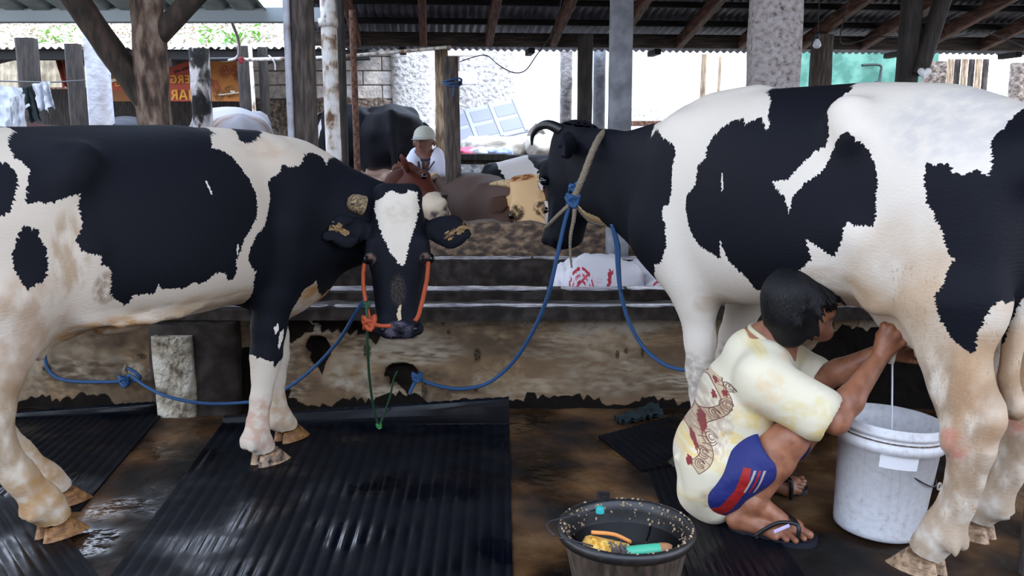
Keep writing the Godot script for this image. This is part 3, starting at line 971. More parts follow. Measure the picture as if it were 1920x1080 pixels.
func build_posts():
	# forked log
	var p := at(291, 200, 4.75)
	var t := thing("log_post", "thick forked tree-trunk post with bark, behind the tethered cow's back", "post", Vector3(p.x, 0, p.z))
	part("trunk", rough_post(0.165, 0.165, 2.36, 51, 0.10, 30, Vector3(-0.015, 0, 0), 0.9), M.bark, t)
	var a := at(262, 172, 4.75) - t.position
	var b := at(135, -10, 4.75) - t.position
	var dir := (b - a).normalized()
	var br := part("branch", rough_post(0.13, 0.13, a.distance_to(b) + 0.65, 52, 0.08, 16, Vector3.ZERO, 0.9), M.bark_dark, t, a - dir * 0.12)
	br.basis = look_basis(dir)
	a = at(312, 50, 4.75) - t.position
	b = at(368, -10, 4.75) - t.position
	dir = (b - a).normalized()
	br = part("branch", rough_post(0.105, 0.105, 0.62, 53, 0.08, 12, Vector3.ZERO, 0.9), M.bark_dark, t, a - dir * 0.10)
	br.basis = look_basis(dir)
	# whitewashed post with a slimmer upper length
	p = at(189, 200, 6.9)
	t = thing("concrete_post", "whitewashed square concrete post with a slimmer top, left of the log post", "post", Vector3(p.x, 0, p.z))
	part("shaft", rough_post(0.155, 0.15, 1.86, 54, 0.03, 16), M.whitewash, t)
	part("upper_shaft", rough_post(0.095, 0.095, 0.42, 55, 0.02, 6), M.whitewash, t, Vector3(-0.04, 1.85, 0))
	wood_post("dark timber post near the hanging washing", 60, 7.8, 0.15, 0.14, 1.98, M.wood_dark, 56)
	wood_post("slim dark post beside the reddish hanging sheet", 146, 8.3, 0.13, 0.12, 1.98, M.wood_dark, 57)
	p = at(379, 200, 6.6)
	t = thing("concrete_post", "square post with blackened top and patchy white paint in front of the orange banner", "post", Vector3(p.x, 0, p.z))
	part("shaft", rough_post(0.125, 0.12, 1.79, 58, 0.05, 16), M.patchy, t)
	wood_post("dark squared post at the edge of the orange banner", 464, 8.5, 0.125, 0.12, 1.98, M.wood_dark, 59)
	p = at(478, 200, 8.35)
	t = thing("pipe_post", "thin white upright pipe standing beside the dark banner post", "post", Vector3(p.x, 0, p.z))
	part("pipe", tube_mesh([Vector3(0.02, 0, 0), Vector3(0, 1.0, 0), Vector3(-0.02, 1.97, 0)], 0.017, 10), M.pipe, t)
	wood_post("narrow dark post between the lit slot and the block wall", 497, 8.6, 0.08, 0.08, 1.98, M.wood_dark, 60)
	p = at(563, 200, 5.15)
	t = thing("wooden_post", "heavy squared timber post with one whitewashed edge, over the tethered cow's shoulder", "post", Vector3(p.x, 0, p.z))
	part("shaft", rough_post(0.115, 0.13, 2.65, 61, 0.02, 20), M.wood_grey, t, Vector3(0.03, 0, 0))
	part("whitewashed_edge", rough_post(0.038, 0.12, 2.65, 62, 0.03, 20), M.whitewash, t, Vector3(-0.045, 0, 0.01))
	p = at(626, 200, 5.9)
	t = thing("pipe_post", "stout white steel pipe post rusting towards its foot", "post", Vector3(p.x, 0, p.z))
	part("pipe", rough_post(0.098, 0.098, 2.2, 63, 0.02, 24, Vector3(-0.02, 0, 0), 1.0), M.pipe, t)
	part("collar", lathe([Vector2(0.05, 0), Vector2(0.062, 0.0), Vector2(0.062, 0.05), Vector2(0.05, 0.05)], 20), M.pipe, t, Vector3(-0.02, 1.86, 0))
	wood_post("dark slim timber just right of the white pipe post", 643, 6.6, 0.055, 0.06, 2.12, M.wood_dark, 64)
	wood_post("thin brown pole in front of the dark standing cow", 668, 6.2, 0.042, 0.042, 2.0, M.wood_brown, 65, Vector3(-0.01, 0, 0), "wooden_pole", 0.9)
	wood_post("weathered grey-brown post with a blue cord tied at its top", 853, 7.45, 0.125, 0.12, 1.80, M.wood_grey, 66, Vector3(-0.035, 0, 0))
	wood_post("paler post directly behind the weathered post with the blue cord", 829, 8.6, 0.12, 0.11, 1.96, M.wood_pale, 67)
	wood_post("pale slender concrete post in the bright gateway", 1061, 9.2, 0.115, 0.11, 2.0, M.concrete, 68, Vector3.ZERO, "concrete_post")
	wood_post("dark timber post under the eave between two pale posts", 1096, 7.9, 0.125, 0.12, 2.02, M.wood_dark, 69)
	wood_post("light grey post just right of the dark post under the eave", 1123, 9.0, 0.115, 0.11, 2.0, M.concrete_blue, 70, Vector3.ZERO, "concrete_post")
	wood_post("smooth blue-grey concrete post behind the milked cow's neck", 1162, 5.75, 0.14, 0.14, 2.62, M.concrete_blue, 71, Vector3.ZERO, "concrete_post")
	wood_post("broad speckled concrete pillar behind the milked cow's back", 1446, 4.95, 0.25, 0.22, 2.80, M.concrete_speck, 72, Vector3.ZERO, "concrete_pillar")
	wood_post("short dark post below the hanging light bulb", 1535, 7.9, 0.165, 0.14, 2.02, M.wood_grey, 73)
	p = at(1703, 100, 6.3)
	t = thing("wooden_post", "dark braced timber post above the milked cow's rump", "post", Vector3(p.x, 0, p.z))
	part("shaft", rough_post(0.125, 0.12, 2.55, 74, 0.04, 20), M.wood_dark, t)
	a = at(1722, 140, 6.25) - t.position
	b = at(1770, -10, 6.25) - t.position
	dir = (b - a).normalized()
	br = part("brace", rough_post(0.11, 0.10, a.distance_to(b) + 0.3, 75, 0.04, 8), M.wood_dark, t, a)
	br.basis = look_basis(dir)
	for q in [[1312, 9.6, 0.055, "pale bamboo pole leaning in the yard"], [1342, 9.9, 0.03, "thin stick beside the leaning bamboo pole"]]:
		p = at(q[0], 200, q[1])
		t = thing("bamboo_pole", q[3], "pole", Vector3(p.x, 0, p.z))
		part("cane", rough_post(q[2], q[2], 2.0, 76, 0.03, 14, Vector3(0.03, 0, 0), 1.0), M.wood_pale, t)
	p = on_floor(1921, 1075)
	t = thing("wooden_stake", "weathered grey stake rising at the edge beside the milked cow's hind hoof", "stake", p)
	part("shaft", rough_post(0.03, 0.03, 0.21, 77, 0.05, 8), M.wood_grey, t)

# ribbed rubber mats, laid on the floor; corners run far-left, far-right, near-right, near-left
func mat_mesh(c: Array, ribs: int, lift := 0.006, curl := 0.0, rib_h := 0.0035) -> ArrayMesh:
	var st := new_st()
	var nz := FastNoiseLite.new()
	nz.seed = 7
	nz.frequency = 0.9
	var cols := ribs * 6
	var rows := 26
	var nb := 6 if curl > 0.0 else 0
	var cen: Vector3 = (c[0] + c[1] + c[2] + c[3]) * 0.25
	var back: Vector3 = ((c[0] - c[3]).normalized() + (c[1] - c[2]).normalized()) * 0.5
	var P := func(i: int, j: int, under: bool) -> Vector3:
		var u := float(i) / cols
		var v := maxf(0.0, float(j - nb) / (rows - nb))
		var l: Vector3 = c[0].lerp(c[3], v)
		var r: Vector3 = c[1].lerp(c[2], v)
		var q := l.lerp(r, u)
		var bend := 0.0
		var rib := rib_h * pow(absf(cos(u * ribs * PI)), 0.6)
		if j < nb:
			var k := float(nb - j) / nb
			bend = curl * (0.25 + 0.75 * u) * (k * k * 0.9 + k * 0.1)
			q += back * curl * 0.5 * k * (1.0 - 0.35 * k)
		var y := bend + 0.006 * maxf(0.0, nz.get_noise_2d(q.x * 2.0, q.z * 2.0))
		return q + Vector3(0, (0.001 if under else lift + rib) + y, 0) - (back * 0.010 if under and j < nb else Vector3.ZERO)
	var top := []
	for i in cols + 1:
		var row := []
		for j in rows + 1: row.append(P.call(i, j, false))
		top.append(row)
	st.set_smooth_group(1)
	for i in cols:
		for j in rows:
			quad(st, top[i][j], top[i + 1][j], top[i + 1][j + 1], top[i][j + 1])
	st.set_smooth_group(2)
	var bot := []
	for i in [0, cols]:
		var row := []
		for j in rows + 1: row.append(P.call(i, j, true))
		bot.append(row)
	for j in rows:
		quad(st, bot[0][j], top[0][j], top[0][j + 1], bot[0][j + 1])
		quad(st, bot[1][j + 1], top[cols][j + 1], top[cols][j], bot[1][j])
		quad(st, bot[0][j + 1], bot[1][j + 1], bot[1][j], bot[0][j])
	for i in cols:
		for j in [0, rows]:
			var q := [top[i][j], top[i + 1][j], P.call(i + 1, j, true), P.call(i, j, true)]
			if j == 0: q.reverse()
			quad(st, q[0], q[1], q[2], q[3])
	return done(st)

func lay_mat(label: String, c: Array, ribs: int, curl := 0.0, lift := 0.006):
	var cen: Vector3 = (c[0] + c[1] + c[2] + c[3]) * 0.25
	var q := []
	for v in c: q.append(v - cen)
	var m := part("rubber_mat", mat_mesh(q, ribs, lift, curl), M.rubber, self, cen)
	tag(m, label, "mat")

func build_mats():
	lay_mat("wide black ribbed rubber mat curling up against the trough wall at its far edge", [on_floor(415, 800), on_floor(955, 800), on_floor(962, 1110), on_floor(190, 1110)], 27, 0.11)
	lay_mat("black ribbed mat lying against the trough behind the tethered cow's hind legs", [on_floor(-120, 792), on_floor(305, 778), on_floor(150, 960), on_floor(-500, 960)], 26, 0.05)
	lay_mat("wet dark mat under the tethered cow's near hind hoof", [on_floor(-420, 925), on_floor(70, 935), on_floor(205, 1110), on_floor(-420, 1110)], 20)
	lay_mat("small black mat piece between the rag and the squatting man", [on_floor(1122, 822), on_floor(1300, 775), on_floor(1420, 850), on_floor(1205, 886)], 14, 0.0, 0.009)
	lay_mat("long black mat strip running under the squatting man's sandal", [on_floor(1205, 858), on_floor(1335, 838), on_floor(1525, 1110), on_floor(1300, 1110)], 11)

# ---------------------------------------------------------------- cattle
const R_NECK := [0.321, 1.255, 0.266, 1.219, 0.217, 1.183, 0.204, 1.2, 0.189, 1.217, 0.162, 1.211, 0.112, 1.184, 0.059, 1.162, 0.045, 1.135, 0.051, 1.098, 0.049, 1.056, 0.04, 1.014, 0.045, 0.981, 0.045, 0.964, 0.072, 0.951, 0.069, 0.926, 0.051, 0.889, 0.048, 0.862, 0.042, 0.818, 0.068, 0.759, 0.098, 0.749, 0.111, 0.717, 0.126, 0.689, 0.129, 0.664]
const R_BARREL := [-0.181, 1.355, -0.349, 1.365, -0.523, 1.363, -0.519, 1.346, -0.551, 1.328, -0.544, 1.311, -0.558, 1.278, -0.578, 1.251, -0.586, 1.228, -0.588, 1.194, -0.579, 1.165, -0.546, 1.151, -0.516, 1.113, -0.478, 1.068, -0.429, 1.063, -0.431, 1.053, -0.456, 1.035, -0.483, 1.016, -0.5, 0.971, -0.504, 1.023, -0.52, 1.038, -0.535, 1.061, -0.564, 1.08, -0.584, 1.097, -0.597, 1.121, -0.606, 1.149, -0.622, 1.177, -0.638, 1.194, -0.663, 1.204, -0.688, 1.183, -0.711, 1.162, -0.729, 1.128, -0.74, 1.101, -0.753, 1.069, -0.753, 1.035, -0.759, 0.987, -0.757, 0.957, -0.728, 0.955, -0.696, 0.956, -0.68, 0.966, -0.675, 0.944, -0.67, 0.909, -0.653, 0.879, -0.63, 0.863, -0.608, 0.875, -0.58, 0.892, -0.554, 0.906, -0.56, 0.89, -0.569, 0.844, -0.526, 0.81, -0.432, 0.747, -0.336, 0.714, -0.312, 0.768, -0.292, 0.779, -0.257, 0.808, -0.227, 0.868, -0.219, 0.808, -0.171, 0.823, -0.119, 0.837, -0.089, 0.86, -0.061, 0.896, -0.037, 0.954, -0.033, 0.981, -0.042, 1.001, -0.08, 1.036, -0.076, 1.076, -0.075, 1.1, -0.108, 1.12, -0.101, 1.159, -0.117, 1.193, -0.142, 1.219, -0.181, 1.239, -0.225, 1.25, -0.246, 1.228, -0.272, 1.241, -0.302, 1.249, -0.321, 1.237, -0.348, 1.208, -0.356, 1.23, -0.331, 1.248, -0.314, 1.274, -0.296, 1.3, -0.258, 1.321]
const R_RUMP := [-0.874, 1.126, -0.892, 1.121, -0.923, 1.127, -0.94, 1.106, -0.963, 1.096, -0.982, 1.115, -1.009, 1.093, -1.012, 1.123, -1.001, 1.154, -0.988, 1.179, -0.993, 1.204, -0.994, 1.246, -0.998, 1.274, -1.043, 1.281, -1.2, 1.20, -1.2, 0.80, -1.064, 0.79, -1.043, 0.746, -1.027, 0.681, -1.022, 0.65, -1.006, 0.657, -0.984, 0.674, -0.965, 0.709, -0.946, 0.749, -0.938, 0.796, -0.954, 0.819, -0.954, 0.847, -0.963, 0.89, -0.945, 0.915, -0.934, 0.956, -0.917, 0.99, -0.895, 1.025, -0.881, 1.071]
const L_BARREL := [-0.768, 1.227, -0.477, 1.241, -0.098, 1.225, -0.137, 1.191, -0.169, 1.183, -0.201, 1.143, -0.177, 1.143, -0.141, 1.125, -0.125, 1.112, -0.11, 1.082, -0.085, 1.041, -0.067, 0.992, -0.074, 0.934, -0.086, 0.911, -0.126, 0.867, -0.154, 0.847, -0.166, 0.818, -0.192, 0.781, -0.187, 0.737, -0.197, 0.714, -0.22, 0.718, -0.236, 0.747, -0.28, 0.75, -0.305, 0.73, -0.339, 0.721, -0.363, 0.734, -0.384, 0.716, -0.463, 0.723, -0.482, 0.743, -0.491, 0.714, -0.538, 0.717, -0.558, 0.715, -0.563, 0.689, -0.585, 0.693, -0.609, 0.71, -0.628, 0.736, -0.629, 0.778, -0.634, 0.81, -0.658, 0.824, -0.658, 0.85, -0.697, 0.858, -0.714, 0.875, -0.721, 0.901, -0.709, 0.915, -0.696, 0.944, -0.702, 0.993, -0.692, 1.025, -0.725, 1.02, -0.76, 1.008, -0.797, 1.003, -0.804, 1.01, -0.836, 1.003, -0.843, 1.015, -0.837, 1.033, -0.822, 1.061, -0.812, 1.095, -0.818, 1.114, -0.836, 1.128, -0.826, 1.157, -0.81, 1.175, -0.77, 1.203]
const L_TOP := [-0.013, 1.218, -0.014, 1.196, -0.046, 1.169, -0.015, 1.158, 0.029, 1.169, 0.105, 1.196, 0.107, 1.219]
const L_SHOULDER := [0.472, 1.09, 0.431, 1.103, 0.352, 1.1, 0.305, 1.076, 0.31, 1.107, 0.269, 1.122, 0.206, 1.117, 0.166, 1.08, 0.109, 1.074, 0.084, 1.085, 0.067, 1.057, 0.023, 1.036, 0.008, 1.024, 0.003, 0.969, -0.019, 0.924, -0.043, 0.882, -0.094, 0.851, -0.123, 0.813, -0.136, 0.779, -0.112, 0.744, -0.086, 0.729, -0.088, 0.691, -0.064, 0.632, -0.055, 0.55, -0.066, 0.428, -0.03, 0.398, -0.0, 0.388, 0.008, 0.363, 0.028, 0.382, 0.054, 0.389, 0.061, 0.382, 0.077, 0.409, 0.118, 0.401, 0.11, 0.489, 0.137, 0.533, 0.155, 0.626, 0.214, 0.652, 0.266, 0.595, 0.31, 0.574, 0.337, 0.597, 0.399, 0.578]
const L_HIP := [-0.921, 1.129, -0.858, 1.114, -0.845, 1.082, -0.861, 1.034, -0.882, 0.989, -0.896, 0.98, -0.962, 0.965]
const L_FLANK := [-0.857, 0.948, -0.821, 0.938, -0.816, 0.909, -0.8, 0.878, -0.799, 0.838, -0.805, 0.799, -0.834, 0.787, -0.854, 0.772, -0.87, 0.796, -0.884, 0.836, -0.885, 0.875, -0.873, 0.917]
const TRUNK_MILKED := [[-1.1, 1.2, 0.95, 0.1], [-1.06, 1.24, 0.8, 0.17], [-0.98, 1.275, 0.72, 0.23], [-0.9, 1.305, 0.68, 0.26], [-0.8, 1.334, 0.68, 0.28], [-0.7, 1.343, 0.70, 0.30], [-0.56, 1.35, 0.676, 0.325], [-0.4, 1.348, 0.65, 0.325], [-0.24, 1.345, 0.63, 0.3], [-0.07, 1.339, 0.61, 0.255], [0.06, 1.326, 0.62, 0.22], [0.16, 1.304, 0.65, 0.2], [0.27, 1.25, 0.70, 0.18], [0.35, 1.235, 0.735, 0.15], [0.48, 1.21, 0.805, 0.125], [0.63, 1.205, 0.865, 0.105], [0.75, 1.2, 0.93, 0.085]]
const TRUNK_TETHERED := [[-1.08, 1.1, 0.85, 0.08], [-1.03, 1.14, 0.78, 0.15], [-0.95, 1.165, 0.7, 0.21], [-0.85, 1.19, 0.62, 0.25], [-0.777, 1.208, 0.61, 0.265], [-0.69, 1.211, 0.60, 0.275], [-0.543, 1.216, 0.585, 0.29], [-0.368, 1.217, 0.575, 0.29], [-0.216, 1.218, 0.58, 0.27], [-0.073, 1.2, 0.585, 0.235], [0.014, 1.196, 0.56, 0.21], [0.128, 1.19, 0.51, 0.19], [0.224, 1.18, 0.52, 0.175], [0.323, 1.155, 0.565, 0.16], [0.4, 1.12, 0.61, 0.14], [0.5, 1.06, 0.69, 0.11], [0.55, 1.0, 0.78, 0.07]]
const WHITE_HAIR := Color(0.80, 0.765, 0.72)
const BLACK_HAIR := Color(0.044, 0.052, 0.085)

func coat(tex: Texture2D, bump := 0.09) -> StandardMaterial3D:
	var m := StandardMaterial3D.new()
	m.albedo_texture = tex
	m.roughness = 0.72
	m.metallic_specular = 0.28
	if bump > 0.0:
		m.heightmap_enabled = true
		m.heightmap_scale = bump
		m.heightmap_texture = M.fur_bump
	return m

# head frame: x from poll down to the muzzle, y out of the forehead, z to the animal's side; L is its length
func head_field(L: float, cell: float, ears: Array, jaw := 1.0, mouth := true) -> Field:
	var f := Field.new(Vector3(-0.32, -0.55, -0.75) * L, Vector3(1.12, 0.36, 0.75) * L, cell)
	var rows := []
	for r in [[-0.06, 0.02, -0.12, 0.06], [-0.02, 0.10, -0.20, 0.14], [0.08, 0.155, -0.27, 0.185], [0.22, 0.165, -0.31, 0.205], [0.34, 0.16, -0.33, 0.22], [0.44, 0.155, -0.33, 0.222], [0.54, 0.145, -0.31, 0.20], [0.66, 0.125, -0.26, 0.168], [0.78, 0.11, -0.21, 0.155], [0.88, 0.10, -0.18, 0.162], [0.95, 0.085, -0.16, 0.168], [1.0, 0.05, -0.13, 0.15], [1.035, 0.0, -0.09, 0.10]]:
		rows.append([r[0] * L, r[1] * L, r[2] * L * jaw, r[3] * L])
	f.loft(rows, 2.7, -0.05, 0.01)
	for s in [-1.0, 1.0]:
		# brow, eye socket, cheek, nostril
		f.bone(Vector3(0.36, 0.10, 0.17 * s) * L, Vector3(0.44, 0.10, 0.185 * s) * L, 0.062 * L, 0.055 * L, 0.03 * L)
		f.bone(Vector3(0.45, 0.045, 0.235 * s) * L, Vector3(0.46, 0.045, 0.25 * s) * L, 0.035 * L, 0.035 * L, 0.02 * L, Vector3.ONE, true)
		f.bone(Vector3(0.62, -0.05, 0.165 * s) * L, Vector3(0.80, -0.02, 0.15 * s) * L, 0.02 * L, 0.015 * L, 0.04 * L)
		f.bone(Vector3(0.93, 0.06, 0.10 * s) * L, Vector3(0.975, 0.05, 0.135 * s) * L, 0.05 * L, 0.045 * L, 0.03 * L)
		f.bone(Vector3(0.985, 0.085, 0.105 * s) * L, Vector3(0.955, 0.085, 0.15 * s) * L, 0.024 * L, 0.014 * L, 0.012 * L, Vector3.ONE, true)
	if mouth:
		f.bone(Vector3(0.99, -0.085, -0.16) * L, Vector3(0.99, -0.085, 0.16) * L, 0.012 * L, 0.012 * L, 0.012 * L, Vector3(4.0, 1, 1), true)
	# each ear: root, middle, tip, half width
	for e in ears:
		var a: Vector3 = e[0] * L
		var b: Vector3 = e[1] * L
		var c: Vector3 = e[2] * L
		var w: float = e[3] * L
		f.bone(a, a.lerp(b, 0.5), 0.045 * L, w * 0.75, 0.02 * L, Vector3(1, 0.5, 1))
		f.bone(a.lerp(b, 0.5), b, w * 0.75, w, 0.02 * L, Vector3(1, 0.3, 1))
		f.bone(b, c, w, w * 0.3, 0.02 * L, Vector3(1, 0.25, 1))
		# the hollow of the ear
		f.bone(a.lerp(b, 0.6) + Vector3(0, 0.055, 0) * L, b.lerp(c, 0.55) + Vector3(0, 0.05, 0) * L, w * 0.45, w * 0.3, 0.015 * L, Vector3(1, 0.55, 1), true)
	return f

# one cloven hoof, toe towards +x, its back at x = 0, standing on y = 0
func hoof_mesh(L: float, W: float, H: float) -> ArrayMesh:
	var st := new_st()
	for s in [-1.0, 1.0]:
		st.set_smooth_group(1 if s > 0 else 2)
		var rows := []
		for r in 5:
			var t := r / 4.0
			var ring := []
			for k in 14:
				var a := TAU * k / 14
				var ca := cos(a)
				var sa := sin(a)
				var x := L * (0.46 + 0.5 * ca) - (L * 0.42 * t if ca > 0 else -L * 0.08 * t) * absf(ca)
				var wz := W * 0.235 * (1.0 - 0.35 * maxf(ca, 0.0) * maxf(ca, 0.0)) * (1.0 - 0.20 * t)
				var y := H * t * (1.0 - 0.28 * (1.0 - ca) * 0.5)
				var bul := 1.0 + 0.06 * sin(t * PI)
				ring.append(Vector3(x, y, s * W * 0.25 + sa * wz * bul))
			rows.append(ring)
		for r in 4:
			for k in 14:
				var k2 := (k + 1) % 14
				quad(st, rows[r][k2], rows[r][k], rows[r + 1][k], rows[r + 1][k2])
		for e in [0, 4]:
			for k in range(1, 13):
				var q := [rows[e][0], rows[e][k], rows[e][k + 1]]
				if e == 0: q.reverse()
				for v in q: st.add_vertex(v)
	return done(st)

func eye_ball(parent: Node3D, p: Vector3, r: float):
	var s := SphereMesh.new()
	s.radius = r
	s.height = 2 * r
	s.radial_segments = 20
	s.rings = 10
	part("eye", s, M.eye, parent, p)

func horn(parent: Node3D, p: Array, r: float, material: Material, label := ""):
	part("horn", tube_mesh(p, r, 10, r * 0.15), material, parent, Vector3.ZERO, label)

func build_hero_cows():
	build_milked_cow()
	build_tethered_cow()

func body_uv(o: Vector2, ppm: float, W: float, H: float) -> Callable:
	return func(v: Vector3, _n: Vector3) -> Vector2: return Vector2((v.x - o.x) * ppm / W, 1.0 - (v.y - o.y) * ppm / H)

func build_milked_cow():
	var t := thing("milked_cow", "black and white cow with a white hind leg being hand milked over the white pail", "cow", Vector3(0.7524, 0, -3.21), deg_to_rad(128))
	var o := Vector2(-1.2, -0.02)
	var p := Paint.new(2048, 1400, o, 950.0, WHITE_HAIR)
	# dirt and tan on the white hair
	p.stain(-0.92, 0.72, 0.30, 0.34, Color(0.60, 0.47, 0.33), 0.55, 3)
	p.stain(-0.98, 0.42, 0.16, 0.30, Color(0.45, 0.36, 0.27), 0.60, 4, 0.05)
	p.stain(-0.95, 0.20, 0.20, 0.26, Color(0.52, 0.41, 0.30), 0.55, 5, 0.05)
	p.stain(-0.99, 0.40, 0.05, 0.06, Color(0.72, 0.45, 0.38), 0.7, 6)
	p.stain(-1.05, 0.62, 0.10, 0.30, Color(0.62, 0.47, 0.33), 0.6, 7)
	p.stain(-0.62, 0.74, 0.16, 0.10, Color(0.52, 0.40, 0.28), 0.45, 8)
	p.stain(-0.9, 1.24, 0.20, 0.14, Color(0.62, 0.62, 0.64), 0.35, 9, 0.08)
	p.stain(-0.01, 0.36, 0.12, 0.10, Color(0.40, 0.36, 0.32), 0.45, 10, 0.06)
	p.stain(0.0, 0.10, 0.16, 0.16, Color(0.40, 0.33, 0.26), 0.6, 11, 0.06)
	p.stain(-0.13, 0.62, 0.10, 0.06, Color(0.55, 0.45, 0.36), 0.4, 12)
	p.flecks(-1.06, 0.20, -0.80, 0.86, 500, Color(0.58, 0.48, 0.37), 5, 0.0015, 0.012)
	p.flecks(-1.06, 0.20, -0.80, 0.86, 400, Color(0.66, 0.57, 0.46), 6, 0.0015, 0.012)
	p.poly([1.1, 1.5, 1.1, 0.5, 0.2, 0.5] + rev2(R_NECK), BLACK_HAIR, 0.0038, 21, 0.0032)
	p.poly(R_BARREL, BLACK_HAIR, 0.0038, 22, 0.0032)
	p.poly(R_RUMP, BLACK_HAIR, 0.0038, 23, 0.0032)
	p.poly([0.69, 0.93, 0.664, 0.915, 0.631, 0.89, 0.584, 0.88, 0.544, 0.873, 0.5, 0.80, 0.6, 0.80, 0.646, 0.84, 0.679, 0.88], Color(0.78, 0.66, 0.48), 0.004, 24)
	p.poly([-0.205, 1.075, -0.212, 1.08, -0.226, 1.03, -0.22, 1.02], WHITE_HAIR, 0.002, 25)
	var m := coat(p.texture())
	var uvf := body_uv(o, 950.0, 2048, 1400)
	var f := Field.new(Vector3(-1.2, 0.04, -0.42), Vector3(0.82, 1.42, 0.42), 0.017)
	f.loft(TRUNK_MILKED, 2.35, 0.12, 0.04)
	# withers, spine, hips, shoulder blades
	f.bone(Vector3(0.05, 1.27, 0), Vector3(-0.12, 1.30, 0), 0.05, 0.045, 0.06)
	for s in [-1.0, 1.0]:
		f.bone(Vector3(-0.62, 1.25, 0.25 * s), Vector3(-0.66, 1.20, 0.27 * s), 0.055, 0.05, 0.07)
		f.bone(Vector3(-1.04, 1.14, 0.13 * s), Vector3(-1.08, 1.10, 0.14 * s), 0.06, 0.05, 0.06)
		f.bone(Vector3(0.10, 1.16, 0.15 * s), Vector3(0.14, 0.85, 0.19 * s), 0.07, 0.09, 0.08, Vector3(1, 1, 0.6))
		f.bone(Vector3(0.14, 0.85, 0.17 * s), Vector3(0.02, 0.70, 0.16 * s), 0.10, 0.09, 0.06, Vector3(1, 1, 0.75))
		f.bone(Vector3(-0.84, 1.02, 0.20 * s), Vector3(-0.93, 0.76, 0.21 * s), 0.19, 0.145, 0.06, Vector3(1, 1, 0.6))
	# flank fold in front of the thigh
	f.bone(Vector3(-0.70, 0.92, -0.27), Vector3(-0.72, 0.74, -0.22), 0.05, 0.035, 0.07)
	# legs: near hind, far hind, near fore, far fore
	var sq := Vector3(1, 1, 0.8)
	f.chain([Vector3(-0.93, 0.76, -0.21), Vector3(-0.945, 0.635, -0.215), Vector3(-0.972, 0.55, -0.215), Vector3(-1.004, 0.47, -0.215), Vector3(-1.014, 0.39, -0.215), Vector3(-1.005, 0.30, -0.215), Vector3(-0.99, 0.225, -0.215), Vector3(-0.962, 0.145, -0.215), Vector3(-0.925, 0.075, -0.218)], [0.14, 0.088, 0.079, 0.074, 0.058, 0.045, 0.043, 0.051, 0.052], 0.025, sq)
	f.bone(Vector3(-1.045, 0.50, -0.215), Vector3(-1.06, 0.47, -0.215), 0.04, 0.034, 0.03)
	f.bone(Vector3(-0.98, 0.40, -0.255), Vector3(-0.99, 0.43, -0.25), 0.03, 0.03, 0.03)
	for z in [-0.19, -0.245]:
		f.bone(Vector3(-0.995, 0.12, z), Vector3(-1.015, 0.10, z), 0.02, 0.013, 0.02)
	f.chain([Vector3(-0.93, 0.74, 0.17), Vector3(-0.93, 0.62, 0.15), Vector3(-0.98, 0.47, 0.13), Vector3(-0.985, 0.38, 0.13), Vector3(-0.97, 0.22, 0.125), Vector3(-0.94, 0.13, 0.12), Vector3(-0.90, 0.07, 0.12)], [0.13, 0.09, 0.074, 0.055, 0.042, 0.05, 0.05], 0.025, sq)
	for z in [0.10, 0.15]:
		f.bone(Vector3(-0.965, 0.115, z), Vector3(-0.985, 0.095, z), 0.02, 0.013, 0.02)
	f.chain([Vector3(0.02, 0.74, -0.15), Vector3(-0.004, 0.629, -0.14), Vector3(-0.02, 0.48, -0.13), Vector3(-0.022, 0.37, -0.13), Vector3(-0.028, 0.29, -0.13), Vector3(-0.03, 0.18, -0.13), Vector3(-0.025, 0.12, -0.13), Vector3(0.0, 0.07, -0.13)], [0.09, 0.078, 0.056, 0.05, 0.036, 0.034, 0.044, 0.046], 0.025, sq)
	f.chain([Vector3(0.0, 0.74, 0.13), Vector3(-0.03, 0.62, 0.11), Vector3(0.03, 0.45, 0.12), Vector3(0.05, 0.36, 0.12), Vector3(0.05, 0.28, 0.12), Vector3(0.05, 0.17, 0.12), Vector3(0.06, 0.12, 0.12), Vector3(0.09, 0.07, 0.12)], [0.09, 0.075, 0.056, 0.05, 0.036, 0.034, 0.044, 0.046], 0.025, sq)
	# udder and teats
	f.bone(Vector3(-0.72, 0.70, 0.0), Vector3(-0.80, 0.68, 0.0), 0.13, 0.14, 0.05, Vector3(1, 0.9, 0.9))
	for q in [Vector3(-0.70, 0.60, -0.075), Vector3(-0.71, 0.60, 0.06), Vector3(-0.83, 0.58, -0.07), Vector3(-0.83, 0.58, 0.06)]:
		f.bone(q, q + Vector3(0, -0.07, -0.004), 0.02, 0.014, 0.02)
	# tail
	f.chain([Vector3(-1.05, 1.22, 0.0), Vector3(-1.10, 1.13, 0.0), Vector3(-1.105, 0.99, -0.02), Vector3(-1.075, 0.87, -0.05), Vector3(-1.045, 0.772, -0.065), Vector3(-1.035, 0.647, -0.075), Vector3(-1.03, 0.554, -0.075), Vector3(-1.055, 0.47, -0.07)], [0.045, 0.036, 0.033, 0.032, 0.031, 0.028, 0.027, 0.03], 0.012)
	# neck into the head
	f.bone(Vector3(0.62, 1.06, 0), Vector3(0.80, 1.07, 0), 0.125, 0.12, 0.06, Vector3(1, 1, 0.75))
	f.bone(Vector3(0.56, 0.93, 0), Vector3(0.74, 0.93, 0), 0.085, 0.08, 0.05)
	var am := ArrayMesh.new()
	add_net(am, f.net(), Transform3D.IDENTITY, m, uvf)
	# head, hanging down in front of the trough
	var L := 0.50
	var hx := Vector3(0.17, -0.98, 0).normalized()
	var hy := Vector3(-hx.y, hx.x, 0)
	var hf := Transform3D(Basis(hx, hy, hx.cross(hy)), Vector3(0.79, 1.225, 0.0))
